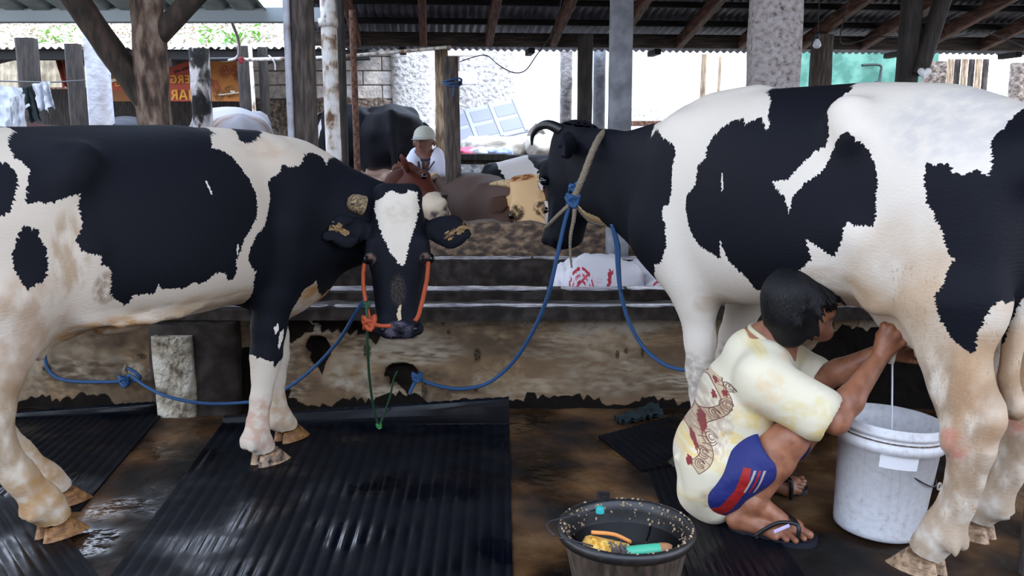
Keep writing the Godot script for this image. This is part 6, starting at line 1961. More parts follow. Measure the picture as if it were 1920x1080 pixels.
	var rface := face_paint(Color(0.27, 0.115, 0.065), [[Color(0.74, 0.68, 0.60), [-0.3, 0.72, 0.3, 0.72, 0.3, 1.2, -0.3, 1.2]]], [[0.0, 1.0, 0.12, 0.06, Color(0.3, 0.27, 0.27), 1.0]])
	var fp := place(690, 7.05)
	var ft := deg_to_rad(-10)
	var fi := Transform3D(Basis(Vector3.UP, ft), fp).affine_inverse()
	# its horns spread to both sides of the poll
	var r0 := fi * at(768, 330, 6.8) / 1.1
	var r1 := fi * at(832, 400, 6.35) / 1.1
	var rx := (r1 - r0).normalized()
	var rn := fi.basis * Vector3(0.62, 0.55, -0.55)
	var ry := (rn - rx * rn.dot(rx)).normalized()
	var rl := r0.distance_to(r1)
	var rinv := Transform3D(Basis(rx, ry, rx.cross(ry)), r0).affine_inverse()
	var rhorns := []
	for w in [[[757, 336, 6.76], [745, 331, 6.74], [733, 320, 6.74]], [[785, 334, 6.74], [802, 332, 6.70], [819, 324, 6.68]]]:
		var path := []
		for q in w: path.append((rinv * (fi * at(q[0], q[1], q[2]) / 1.1)) / rl)
		rhorns.append(path)
	herd_cow("herd_cow", "red-brown horned cow with a white muzzle, behind the tethered cow's white blaze", fp, ft, 1.1, rb, rface, [fi * at(768, 330, 6.8) / 1.1, fi * at(832, 400, 6.35) / 1.1, fi.basis * Vector3(0.62, 0.55, -0.55)], true, rhorns, 0.024, 0.1)
	# neighbour of the milked cow, of which one white leg shows
	var nb := spots(Color(0.76, 0.73, 0.70), [[black, [-1.25, 0.62, 0.0, 0.62, 0.8, 0.7, 0.8, 1.3, -1.25, 1.3]]], [[0.03, 0.14, 0.08, 0.12, Color(0.45, 0.38, 0.32), 0.7]])
	var lp := on_floor(1900, 838)
	herd_cow("neighbour_cow", "cow of which one white foreleg shows beyond the milked cow's tail", lp + Vector3(0.10, 0, -0.02), deg_to_rad(128), 1.1, nb, bface, [Vector3(0.66, 1.15, 0.1), Vector3(0.90, 0.80, 0.15), Vector3(1, 0.7, 0)])

# ---------------------------------------------------------------- smaller things
func build_objects():
	build_pails()
	build_ropes()
	build_sacks()
	build_washing()
	build_far_things()
	build_hanging_bits()

func build_pails():
	# white pail, a little tilted on the uneven floor
	var c := on_floor(1642, 992)
	var t := thing("milk_pail", "large white plastic pail catching the milk below the cow", "pail", Vector3(c.x, 0.006, c.z))
	t.rotation = Vector3(0.03, 0.5, -0.075)
	M.white_plastic = mottled(301, [[0.12, Color(0.66, 0.645, 0.63)], [0.3, Color(0.77, 0.765, 0.77)], [0.6, Color(0.80, 0.80, 0.815)], [0.8, Color(0.82, 0.82, 0.835)]], 0.03, Vector3.ONE * 2.5, 0.42, 0.0)
	var R := 0.151
	var H := 0.352
	part("body", lathe([Vector2(0.001, 0.0), Vector2(R - 0.034, 0.0), Vector2(R - 0.026, 0.006), Vector2(R - 0.023, 0.02), Vector2(R - 0.006, H - 0.075), Vector2(R + 0.006, H - 0.074), Vector2(R + 0.007, H - 0.045), Vector2(R - 0.002, H - 0.043), Vector2(R - 0.002, H - 0.03), Vector2(R + 0.004, H - 0.028), Vector2(R + 0.004, H - 0.018), Vector2(R - 0.001, H - 0.016), Vector2(R, H - 0.002), Vector2(R - 0.002, H), Vector2(R - 0.006, H - 0.001), Vector2(R - 0.012, H - 0.06), Vector2(R - 0.028, 0.02), Vector2(R - 0.04, 0.008), Vector2(0.001, 0.008)], 56), M.white_plastic, t)
	part("milk", lathe([Vector2(0.001, 0.10), Vector2(R - 0.032, 0.10), Vector2(R - 0.032, 0.099)], 40), flat(Color(0.90, 0.89, 0.86), 0.25), t)
	var gr := mottled(302, g3(Color(0.20, 0.16, 0.12), Color(0.36, 0.31, 0.26), Color(0.5, 0.46, 0.42)), 0.03, Vector3.ONE * 4, 0.8, 0.0)
	part("rim_grime", lathe([Vector2(R - 0.0015, H - 0.0435), Vector2(R + 0.0035, H - 0.0435), Vector2(R + 0.0035, H - 0.040), Vector2(R - 0.0015, H - 0.040)], 56), gr, t)
	var inv := t.transform.affine_inverse()
	var lug := inv * at(1681, 852, 2.515)
	var hp := [lug, inv * at(1692, 875, 2.50), inv * at(1710, 893, 2.49), inv * at(1745, 912, 2.50), inv * at(1756, 906, 2.56), inv * at(1745, 880, 2.62)]
	part("wire_handle", tube_mesh(hp, 0.0022, 6), flat(Color(0.10, 0.10, 0.11), 0.4, 0.6), t)
	part("lug", lathe([Vector2(0.001, 0.006), Vector2(0.009, 0.005), Vector2(0.011, 0.0), Vector2(0.011, -0.004)], 16), M.white_plastic, t, lug)
	part("lug", lathe([Vector2(0.001, 0.006), Vector2(0.009, 0.005), Vector2(0.011, 0.0), Vector2(0.011, -0.004)], 16), M.white_plastic, t, inv * at(1660, 853, 2.512))
	var lp := []
	for i in 13:
		var a := TAU * i / 12.0
		lp.append((inv * at(1761, 912, 2.53)) + Vector3(cos(a) * 0.007, sin(a) * 0.010, 0))
	part("handle_grip", tube_mesh(lp, 0.003, 6, -1.0, 3), flat(Color(0.62, 0.60, 0.56), 0.5), t)
	var lb := new_st()
	var a0 := 1.02
	for i in 10:
		var q := []
		for k in [[i, 1], [i + 1, 1], [i + 1, 0], [i, 0]]:
			var a: float = 2.62 - 0.075 * k[0]
			var y: float = 0.235 + 0.052 * k[1]
			var r: float = lerpf(R - 0.023, R - 0.006, (y - 0.02) / (H - 0.095)) + 0.0008
			q.append(Vector3(cos(a) * r, y, sin(a) * r))
		quad(lb, q[0], q[1], q[2], q[3])
	part("worn_label", done(lb), flat(Color(0.815, 0.815, 0.83), 0.42), t)
	var ms := part("milk_stream", tube_mesh([at(1673, 662, 2.615), at(1673, 720, 2.617), at(1672, 800, 2.62), at(1672, 830, 2.62)], 0.0028, 6), flat(Color(0.88, 0.89, 0.93), 0.2), self)
	tag(ms, "thin jet of milk falling from the person's hand into the white pail", "milk")
	# black rubber pail with soap things
	c = on_floor(1171, 1127)
	t = thing("wash_bucket", "dirty black rubber bucket with scraps of feed on its rim, nearest the viewer", "bucket", Vector3(c.x, 0, c.z))
	M.black_plastic = mottled(303, g3(Color(0.045, 0.042, 0.045), Color(0.075, 0.07, 0.072), Color(0.13, 0.12, 0.115)), 0.02, Vector3.ONE * 3, 0.45, 0.0)
	var dirty := mottled(304, [[0.25, Color(0.10, 0.08, 0.065)], [0.45, Color(0.22, 0.175, 0.14)], [0.6, Color(0.30, 0.245, 0.20)], [0.8, Color(0.40, 0.34, 0.29)]], 0.02, Vector3(3, 1, 3), 0.8, 0.3)
	var r1 := 0.172
	var h1 := 0.212
	part("body", lathe([Vector2(0.001, 0.0), Vector2(0.118, 0.0), Vector2(0.125, 0.006), Vector2(r1 - 0.012, h1 - 0.03), Vector2(r1 - 0.004, h1 - 0.026)], 48), dirty, t, Vector3.ZERO, "mud-caked outer wall")
	part("rim", lathe([Vector2(r1 - 0.012, h1 - 0.032), Vector2(r1 + 0.002, h1 - 0.028), Vector2(r1 + 0.006, h1 - 0.014), Vector2(r1 + 0.003, h1 - 0.002), Vector2(r1 - 0.006, h1), Vector2(r1 - 0.014, h1 - 0.006), Vector2(r1 - 0.018, h1 - 0.03), Vector2(0.122, 0.012), Vector2(0.001, 0.010)], 48), M.black_plastic, t)
	part("water", lathe([Vector2(0.001, h1 - 0.060), Vector2(0.1495, h1 - 0.060), Vector2(0.1495, h1 - 0.061)], 40), flat(Color(0.025, 0.024, 0.028), 0.04), t, Vector3.ZERO, "dark water")
	part("lug", rough_post(0.035, 0.014, 0.028, 31, 0.02, 4, Vector3.ZERO, 0.3), M.black_plastic, t, Vector3(-0.042, h1 - 0.008, -0.163))
	var rng := RandomNumberGenerator.new()
	rng.seed = 41
	var cr := new_st()
	for i in 230:
		var a := rng.randf() * TAU
		var dp := absf(rng.randfn(0, 0.035))
		var p := Vector3(cos(a) * (r1 - 0.014 - dp * 0.25), h1 - 0.004 - dp, sin(a) * (r1 - 0.014 - dp * 0.25))
		if i % 5 == 0: p = Vector3(cos(a) * (r1 - 0.004), h1, sin(a) * (r1 - 0.004))
		if p.y < h1 - 0.058: continue
		var s := rng.randf_range(0.0015, 0.0042)
		bx(cr, p, Vector3(s, s * 0.7, s * 1.3) * 1.4, Basis.from_euler(Vector3(rng.randf() * 3.0, a, rng.randf() * 3.0)), 0.0005)
	part("feed_crumbs", done(cr), flat(Color(0.60, 0.51, 0.40), 0.9), t).set_meta("kind", "stuff")
	var inv2 := t.transform.affine_inverse()
	part("wire_handle", tube_mesh([inv2 * at(1040, 1004, 2.02), inv2 * at(1027, 990, 2.06), inv2 * at(1029, 979, 2.10), inv2 * at(1060, 970, 2.15), inv2 * at(1120, 955, 2.20)], 0.0024, 6), flat(Color(0.22, 0.22, 0.25), 0.35, 0.6), t)
	part("wire_handle", tube_mesh([inv2 * at(1048, 1008, 2.02), inv2 * at(1090, 1018, 2.03), inv2 * at(1112, 1024, 2.03)], 0.002, 6), flat(Color(0.22, 0.22, 0.25), 0.35, 0.6), t)
	part("cord_knot", horn_bud(0.011, 0.014), flat(Color(0.05, 0.55, 0.55), 0.6), t, inv2 * at(1125, 958, 2.185), "turquoise cord knot")
	# a cut-open yellow bottle and a green-handled brush floating in it
	var wy := h1 - 0.056
	t = thing("yellow_scoop", "yellow plastic scoop cut from a bottle floating in the black bucket", "scoop", Vector3(c.x - 0.062, wy + 0.004, c.z + 0.062), 0.12)
	t.scale = Vector3(1.0, 1.35, 1.2)
	var yel := mottled(305, g3(Color(0.66, 0.42, 0.16), Color(0.84, 0.64, 0.24), Color(0.90, 0.78, 0.46)), 0.02, Vector3.ONE * 5, 0.4, 0.0)
	var sc := new_st()
	sc.set_smooth_group(1)
	for i in 12:
		for j in 8:
			var q := []
			for k in [[i, j], [i + 1, j], [i + 1, j + 1], [i, j + 1]]:
				var u: float = k[0] / 12.0
				var a: float = -0.2 + 3.0 * k[1] / 8.0
				var rr := 0.038 * (1.0 - 0.45 * pow(u, 2.0)) * (0.35 + 0.65 * smoothstep(0.0, 0.22, u))
				q.append(Vector3(-0.065 + 0.13 * u, 0.006 + sin(a) * rr * (0.95 - 0.5 * u), -cos(a) * rr))
			quad(sc, q[0], q[1], q[2], q[3])
			quad(sc, q[3] - Vector3(0, 0.0015, 0), q[2] - Vector3(0, 0.0015, 0), q[1] - Vector3(0, 0.0015, 0), q[0] - Vector3(0, 0.0015, 0))
	part("shell", done(sc), yel, t)
	part("lip", tube_mesh([Vector3(-0.03, 0.04, -0.012), Vector3(0.03, 0.030, -0.02), Vector3(0.075, 0.012, -0.022)], 0.004, 8), flat(Color(0.80, 0.52, 0.26), 0.5), t)
	t = thing("scrub_brush", "scrub brush with a mint green handle floating in the black bucket", "brush", Vector3(c.x + 0.022, wy + 0.012, c.z + 0.090), 0.05)
	t.scale = Vector3.ONE * 1.3
	part("handle", tube_mesh([Vector3(-0.025, 0.008, 0), Vector3(0.02, 0.012, 0), Vector3(0.042, 0.013, 0)], 0.0125, 12), flat(Color(0.27, 0.66, 0.52), 0.45), t)
	part("grip_end", tube_mesh([Vector3(0.040, 0.013, 0), Vector3(0.052, 0.014, 0), Vector3(0.060, 0.012, 0.002)], 0.0135, 10, 0.010), flat(Color(0.62, 0.42, 0.28), 0.7), t)
	var bs := new_st()
	for i in 70:
		var p := Vector3(rng.randf_range(-0.06, -0.024), rng.randf_range(0.0, 0.014), rng.randf_range(-0.016, 0.016))
		beam(bs, p, p + Vector3(rng.randf_range(-0.008, 0.008), rng.randf_range(0.004, 0.016), rng.randf_range(-0.008, 0.008)), 0.002, 0.002, Vector3.UP, 0.0004)
	part("bristles", done(bs), flat(Color(0.36, 0.33, 0.34), 0.8), t).set_meta("kind", "stuff")

func rope(called: String, label: String, pts: Array, r: float, m: Material, cat := "rope") -> Node3D:
	var o := part(called, tube_mesh(pts, r, 9, -1.0, 8, 260.0), m, self)
	tag(o, label, cat)
	return o

func knot(parent: Node3D, p: Vector3, r: float, m: Material, sd: int):
	var rng := RandomNumberGenerator.new()
	rng.seed = sd
	var pts := []
	for i in 11:
		var a := i * 1.9
		pts.append(p + Vector3(cos(a) * r, sin(a * 1.37) * r * 1.1, sin(a) * r * 0.8) * rng.randf_range(0.7, 1.1))
	part("knot", tube_mesh(pts, r * 0.42, 8, -1.0, 5, 260.0), m, parent)

func rope_thing(called: String, label: String, cat: String) -> Node3D:
	return thing(called, label, cat)

func build_ropes():
	var blue := flat(Color(0.105, 0.26, 0.42), 0.75)
	var green := flat(Color(0.06, 0.22, 0.12), 0.7)
	var orange := flat(Color(0.58, 0.23, 0.085), 0.7)
	var tan_r := mottled(310, g3(Color(0.30, 0.26, 0.21), Color(0.46, 0.41, 0.34), Color(0.56, 0.51, 0.44)), 0.05, Vector3.ONE * 8, 0.9, 0.2)
	# tether of the left cow: halter ring down past the forelegs to a knot on the trough wall
	var t := rope_thing("tether_rope", "blue tether running from the orange halter past the forelegs to the wall", "rope")
	part("cord", tube_mesh([at(688, 556, 3.27), at(668, 585, 3.33), at(630, 645, 3.5), at(570, 705, 3.62), at(505, 745, 3.66), at(440, 756, 3.68), at(370, 755, 3.67), at(310, 742, 3.68), at(270, 722, 3.74), at(245, 704, 3.81), at(232, 712, 3.84)], 0.0075, 9, -1.0, 8, 260.0), blue, t)
	part("cord", tube_mesh([at(240, 690, 3.84), at(262, 706, 3.82), at(250, 714, 3.83), at(190, 716, 3.84), at(130, 714, 3.85), at(100, 703, 3.86), at(86, 680, 3.87), at(84, 640, 3.88)], 0.008, 9, -1.0, 8, 260.0), blue, t)
	knot(t, at(234, 714, 3.82), 0.022, blue, 3)
	part("tie_wire", tube_mesh([at(234, 713, 3.82), at(262, 712, 3.84)], 0.003, 6), M.steel, t)
	# tether of the right cow: knot at the cheek, down and across to a loop on the wall
	t = rope_thing("tether_rope", "long blue tether sweeping from the milked cow's cheek down to the wall loop", "rope")
	part("cord", tube_mesh([at(1071, 378, 3.50), at(1060, 412, 3.50), at(1047, 470, 3.50), at(1030, 545, 3.53), at(1005, 610, 3.62), at(965, 675, 3.74), at(915, 718, 3.80), at(860, 729, 3.83), at(810, 720, 3.84), at(784, 708, 3.84)], 0.0085, 9, -1.0, 8, 260.0), blue, t)
	part("cord", tube_mesh([at(784, 708, 3.84), at(775, 722, 3.83), at(768, 738, 3.82)], 0.0085, 9, -1.0, 8, 260.0), blue, t)
	knot(t, at(782, 707, 3.83), 0.02, blue, 4)
	knot(t, at(1074, 376, 3.50), 0.024, blue, 5)
	knot(t, at(1075, 352, 3.51), 0.016, blue, 6)
	t = rope_thing("tether_rope", "doubled blue rope hanging from the throat and curving behind the person's shirt", "rope")
	part("cord", tube_mesh([at(1147, 420, 3.50), at(1155, 455, 3.50), at(1158, 500, 3.50), at(1163, 545, 3.50), at(1180, 605, 3.50), at(1210, 655, 3.48), at(1250, 685, 3.42), at(1290, 694, 3.36), at(1330, 690, 3.3)], 0.0085, 9, -1.0, 8, 260.0), blue, t)
	part("cord", tube_mesh([at(1150, 428, 3.49), at(1160, 460, 3.49), at(1161, 500, 3.49), at(1164, 545, 3.49)], 0.0065, 9, -1.0, 8, 260.0), blue, t)
	# halters
	t = rope_thing("rope_halter", "orange rope halter round the tethered cow's muzzle", "halter")
	part("cheek_rope", tube_mesh([at(684, 490, 3.33), at(681, 515, 3.29), at(683, 550, 3.24), at(691, 590, 3.20), at(694, 604, 3.18)], 0.0078, 9, -1.0, 8, 260.0), orange, t)
	part("cheek_rope", tube_mesh([at(803, 492, 3.33), at(801, 520, 3.28), at(794, 555, 3.22), at(785, 590, 3.17), at(778, 602, 3.15)], 0.0085, 9, -1.0, 8, 260.0), orange, t)
	part("nose_rope", tube_mesh([at(697, 607, 3.16), at(715, 611, 3.13), at(734, 611, 3.12)], 0.008, 9, -1.0, 8, 260.0), orange, t)
	knot(t, at(693, 606, 3.16), 0.022, orange, 7)
	t = rope_thing("lead_rope", "thin green cord hanging from the orange halter nearly to the mat", "rope")
	part("cord", tube_mesh([at(686, 565, 3.22), at(688, 600, 3.18), at(689, 640, 3.2), at(692, 700, 3.3), at(698, 750, 3.4), at(706, 786, 3.46), at(711, 800, 3.48)], 0.0052, 8, -1.0, 8, 260.0), green, t)
	part("cord", tube_mesh([at(711, 799, 3.48), at(718, 782, 3.52), at(731, 745, 3.7), at(738, 712, 3.83), at(745, 696, 3.87)], 0.0048, 8, -1.0, 8, 260.0), green, t)
	knot(t, at(711, 799, 3.475), 0.010, flat(Color(0.12, 0.42, 0.18), 0.7), 8)
	knot(t, at(687, 572, 3.21), 0.012, green, 9)
	t = rope_thing("rope_halter", "grey rope collar and tan rope halter on the milked cow's head", "halter")
	part("neck_strap", tube_mesh([at(1134, 247, 3.68), at(1122, 262, 3.58), at(1108, 292, 3.525), at(1094, 330, 3.505), at(1080, 362, 3.50), at(1074, 374, 3.50)], 0.0145, 10, -1.0, 8, 200.0), tan_r, t)
	part("nose_band", tube_mesh([at(1074, 378, 3.495), at(1052, 398, 3.50), at(1030, 420, 3.55), at(1022, 428, 3.60)], 0.0078, 8, -1.0, 8, 260.0), tan_r, t)
	part("chin_band", tube_mesh([at(1080, 386, 3.495), at(1092, 402, 3.51), at(1108, 416, 3.53), at(1130, 422, 3.55)], 0.006, 8, -1.0, 8, 260.0), tan_r, t)
	part("hanging_end", tube_mesh([at(1078, 380, 3.49), at(1076, 410, 3.48), at(1070, 440, 3.48), at(1069, 470, 3.48), at(1072, 502, 3.48)], 0.0105, 8, 0.004, 8, 260.0), tan_r, t)

func pillow(w: float, h: float, d: float, sd: int, e := 2.6) -> ArrayMesh:
	# stuffed sack lying along x, its belly at y = 0
	var nz := FastNoiseLite.new()
	nz.seed = sd
	nz.frequency = 2.2
	nz.fractal_octaves = 3
	var st := new_st()
	st.set_smooth_group(1)
	var nu := 48
	var nv := 28
	var P := func(i: int, j: int) -> Vector3:
		var u := -PI * 0.5 + PI * i / nu
		var v := TAU * (j % nv) / nv
		var cu := pow(absf(cos(u)), 2.0 / 3.6)
		var su := signf(sin(u)) * pow(absf(sin(u)), 2.0 / 3.0)
		var q := Vector3(su * w * 0.5, signf(sin(v)) * pow(absf(sin(v)), 2.0 / e) * cu * h * 0.5, signf(cos(v)) * pow(absf(cos(v)), 2.0 / e) * cu * d * 0.5)
		var n := nz.get_noise_3d(q.x * 1.6, q.y * 4.0, q.z * 3.0) * 0.05 + nz.get_noise_3d(q.x * 5.0, q.y * 7.0 + 9.0, q.z * 5.0) * 0.02
		q += Vector3(q.x * 0.1, q.y, q.z).normalized() * n * cu
		q.y = maxf(q.y, -h * 0.42) + h * 0.42
		return q
	for i in nu:
		for j in nv:
			var q := []
			for k in [[i, j], [i + 1, j], [i + 1, j + 1], [i, j + 1]]:
				q.append(P.call(k[0], k[1]))
			var uvs := []
			for k in q: uvs.append(Vector2(k.x / w + 0.5, 1.0 - k.y / (h * 0.95)))
			for k in [0, 1, 2, 0, 2, 3]:
				st.set_uv(uvs[k])
				st.add_vertex(q[k])
	return done(st)

func sack_print(sd: int, printed: bool) -> StandardMaterial3D:
	var p := Paint.new(512, 256, Vector2(-0.5, 0.0), 512.0, Color(0.80, 0.79, 0.81))
	var rng := RandomNumberGenerator.new()
	rng.seed = sd
	if printed:
		var red := Color(0.66, 0.10, 0.17)
		# fan-shaped emblem of nested arches
		for k in 4:
			var rr := 0.135 - 0.030 * k
			var o := []
			for i in 15: o.append_array([-0.24 + cos(0.1 + 2.94 * i / 14.0) * rr, 0.295 + sin(0.1 + 2.94 * i / 14.0) * rr * 1.15])
			for i in range(14, -1, -1): o.append_array([-0.24 + cos(0.1 + 2.94 * i / 14.0) * (rr - 0.014), 0.295 + sin(0.1 + 2.94 * i / 14.0) * (rr - 0.014) * 1.15])
			p.poly(o, [red, Color(0.76, 0.34, 0.41)][k % 2], 0.004, 20 + k, 0.008)
		for k in 3:
			var an := 0.75 + 0.8 * k
			stroke(p, Vector2(-0.24, 0.295), Vector2(-0.24 + cos(an) * 0.15, 0.295 + sin(an) * 0.17), 0.022, Color(0.80, 0.79, 0.81))
		stroke(p, Vector2(-0.37, 0.30), Vector2(-0.15, 0.42), 0.014, Color(0.70, 0.2, 0.28))
		for k in 5:
			p.poly([-0.36 + 0.05 * k, 0.265, -0.335 + 0.05 * k, 0.265, -0.33 + 0.05 * k, 0.285, -0.355 + 0.05 * k, 0.285], red, 0.004, 30 + k, 0.01)
		p.poly([-0.04, 0.24, -0.005, 0.24, 0.10, 0.43, 0.06, 0.44], Color(0.64, 0.17, 0.24), 0.01, 5, 0.012)
		p.poly([-0.10, 0.20, -0.05, 0.20, -0.0, 0.28, -0.03, 0.29], Color(0.72, 0.34, 0.44), 0.01, 6, 0.012)
		p.flecks(-0.36, 0.20, 0.0, 0.40, 120, Color(0.82, 0.60, 0.64), 7, 0.012, 0.012)
	for i in 8: p.stain(rng.randf_range(-0.4, 0.4), rng.randf_range(0.05, 0.4), 0.12, 0.08, Color(0.62, 0.60, 0.60), 0.4, 1100 + sd * 10 + i, 0.06)
	var m := StandardMaterial3D.new()
	m.albedo_texture = p.texture()
	m.roughness = 0.7
	return m

func build_sacks():
	var g := "feed sacks in the aisle"
	for q in [[1128, 4.78, 0.50, 0.49, 0.36, 0.06, true, "full white woven sack with a red printed emblem lying between the troughs"], [1215, 4.88, 0.34, 0.45, 0.30, 0.10, false, "plain rounded end of a white sack against the printed one"], [1272, 4.70, 0.36, 0.42, 0.30, -0.1, true, "white sack with red print half hidden by the milked cow's chest"]]:
		var p := place(q[0], q[1])
		p.y = 0.10
		var t := thing("feed_sack", q[7], "sack", p, q[5], g)
		part("body", pillow(q[2], q[3], q[4], int(q[0])), sack_print(int(q[0]), q[6]), t)
	# sacks heaped in the sunlit yard
	var pl := flat(Color(0.78, 0.75, 0.70), 0.85)
	var i := 0
	for q in [[925, 268, 10.3, 0.75, 0.22, "long pale sack below the leaning door"], [985, 262, 10.6, 0.60, 0.22, "pale sack slumped beside the grey sheeting"], [1030, 262, 10.2, 0.55, 0.24, "pale sack nearest the milked cow's horn"]]:
		var p := at(q[0], q[1], q[2])
		var t := thing("yard_sack", q[5], "sack", Vector3(p.x, 0.96, p.z), 0.1 * i, "sacks heaped on the planks")
		part("body", pillow(q[3], q[4], 0.4, 400 + i), pl, t)
		i += 1

func cloth(label: String, cat: String, corners: Array, m: Material, sd: int, called: String, fold := 0.03) -> Node3D:
	# hanging cloth: top-left, top-right, bottom-right, bottom-left, with folds and thickness
	var nz := FastNoiseLite.new()
	nz.seed = sd
	nz.frequency = 2.6
	var cen := Vector3.ZERO
	for c in corners: cen += c * 0.25
	var st := new_st()
	var n := 20
	var P := func(i: int, j: int, off: float) -> Vector3:
		var u := float(i) / n
		var v := float(j) / n
		var a: Vector3 = corners[0].lerp(corners[1], u)
		var b: Vector3 = corners[3].lerp(corners[2], u)
		var q := a.lerp(b, v) - cen
		q.z += fold * (sin(u * 13.0 + sd) * (0.3 + 0.7 * v) + 1.5 * nz.get_noise_2d(u * 1.5, v * 0.6)) + off
		q.y += 0.04 * v * nz.get_noise_1d(u * 3.0 + sd)
		return q
	for s in 2:
		st.set_smooth_group(s + 1)
		for i in n:
			for j in n:
				var q := [P.call(i, j, -0.004 * s), P.call(i + 1, j, -0.004 * s), P.call(i + 1, j + 1, -0.004 * s), P.call(i, j + 1, -0.004 * s)]
				if s == 1: q.reverse()
				quad(st, q[0], q[1], q[2], q[3])
	var o := part(called, done(st), m, self, cen)
	tag(o, label, cat)
	return o

func build_washing():
	var d := 7.0
	var w1 := flat(Color(0.70, 0.73, 0.77), 0.9)
	var w2 := flat(Color(0.045, 0.10, 0.115), 0.9)
	var w3 := flat(Color(0.64, 0.66, 0.70), 0.9)
	var line := part("washing_line", tube_mesh([at(-90, 148, d), at(0, 152, d), at(95, 154, d), at(170, 150, d + 0.1)], 0.006, 6), flat(Color(0.3, 0.3, 0.3), 0.7), self)
	tag(line, "thin cord that carries the washing at the shed's edge", "line")
	cloth("pale grey-blue garment hanging at the very edge of the washing line", "cloth", [at(-60, 153, d + 0.03), at(42, 165, d + 0.03), at(22, 238, d + 0.03), at(-60, 230, d + 0.03)], w1, 3, "hanging_cloth")
	cloth("small white garment with a blue mark below the pale one", "cloth", [at(20, 185, d - 0.08), at(44, 176, d - 0.08), at(46, 240, d - 0.08), at(18, 246, d - 0.08)], w3, 4, "hanging_cloth", 0.02)
	cloth("dark teal garment with a small white badge on the washing line", "cloth", [at(40, 166, d), at(62, 160, d), at(72, 222, d), at(58, 228, d)], w2, 5, "hanging_cloth")
	var bad := part("badge", box_mesh(Vector3(0.045, 0.02, 0.006), 0.002), w1, get_node("hanging_cloth_002"), Vector3(0, -0.02, 0.06))
	bad.rotation.z = 0.5
	cloth("light grey towel folded over the washing line", "cloth", [at(60, 158, d - 0.05), at(92, 152, d - 0.05), at(102, 202, d - 0.05), at(74, 210, d - 0.05)], w3, 6, "hanging_cloth")
	var red := flat(Color(0.46, 0.20, 0.14), 0.85)
	cloth("faded red sheet hung slantwise between two dark posts", "sheet", [at(98, 92, 9.2), at(130, 92, 9.2), at(138, 165, 9.2), at(120, 165, 9.2)], red, 7, "hanging_sheet")
	# banner seen from its back, the lettering reversed
	var bd := 9.55
	var b0 := at(196, 104, bd)
	var b1 := at(452, 190, bd)
	var p := Paint.new(512, 192, Vector2(0, 0), 340.0, Color(0.64, 0.27, 0.19))
	p.poly([1.05, -0.1, 1.6, -0.1, 1.6, 0.6, 1.03, 0.6], Color(0.72, 0.46, 0.22), 0.02, 3, 0.03)
	p.poly([0.0, 0.22, 0.36, 0.20, 0.40, 0.36, 0.0, 0.42], Color(0.52, 0.33, 0.14), 0.02, 4, 0.03)
	p.poly([0.0, -0.1, 0.36, -0.1, 0.42, 0.10, 0.0, 0.14], Color(0.48, 0.30, 0.13), 0.02, 5, 0.03)
	for i in 14: p.stain(1.05 + 0.035 * i, 0.2 + 0.14 * sin(i * 1.7), 0.07, 0.08, [Color(0.30, 0.20, 0.06), Color(0.62, 0.42, 0.18), Color(0.48, 0.18, 0.12)][i % 3], 0.8, 1200 + i, 0.06)
	p.poly([0.70, 0.30, 1.02, 0.40, 1.02, 0.42, 0.70, 0.33], Color(0.30, 0.10, 0.08), 0.006, 6, 0.02)
	var m := StandardMaterial3D.new()
	m.albedo_texture = p.texture()
	m.roughness = 0.7
	m.backlight_enabled = true
	m.backlight = Color(0.35, 0.2, 0.1)
	var st := new_st()
	var n := 24
	for i in n:
		for j in 6:
			var q := []
			var uvs := []
			for k in [[i, j], [i + 1, j], [i + 1, j + 1], [i, j + 1]]:
				var u: float = float(k[0]) / n
				var v: float = float(k[1]) / 6
				q.append(Vector3(lerpf(b0.x, b1.x, u), lerpf(b0.y, b1.y, v), b0.z + 0.02 * sin(u * 9.0 + v * 2.0)) - b0)
				uvs.append(Vector2(u * (b1.x - b0.x) * 340.0 / 512.0, 1.0 - (1.0 - v) * 0.484 * 340.0 / 192.0))
			for k in [0, 1, 2, 0, 2, 3]:
				st.set_uv(uvs[k])
				st.add_vertex(q[k])
	var ban := part("banner", done(st), m, self, b0)
	tag(ban, "torn orange and red banner hung with its yellow lettering reversed", "banner")
	var ym := flat(Color(0.80, 0.58, 0.20), 0.7)
	for q in [["HAR", 345, 178, 0.105], ["GERG", 345, 149, 0.085], ["WG", 228, 156, 0.07]]:
		var tm := TextMesh.new()
		tm.text = q[0]
		var sf := SystemFont.new()
		sf.font_names = PackedStringArray(["Droid Sans"])
		sf.font_weight = 700
		tm.font = sf
		tm.font_size = 48
		tm.pixel_size = float(q[3]) / 36.0
		tm.depth = 0.004
		var o := part("lettering", tm, ym, ban, at(q[1], q[2], bd - 0.035) - b0)
		o.rotation.y = PI
		o.scale.x = 1.0
	# white torn gap edge
	for q in [[208, 152, 240, 143, 0.030], [238, 143, 252, 152, 0.035], [410, 178, 452, 173, 0.012], [432, 171, 440, 172, 0.02]]:
		var s2 := new_st()
		beam(s2, at(q[0], q[1], bd - 0.06) - b0, at(q[2], q[3], bd - 0.06) - b0, q[4], 0.008, Vector3.BACK, 0.002)
		part("torn_edge", done(s2), flat(Color(0.85, 0.82, 0.76), 0.8), ban)

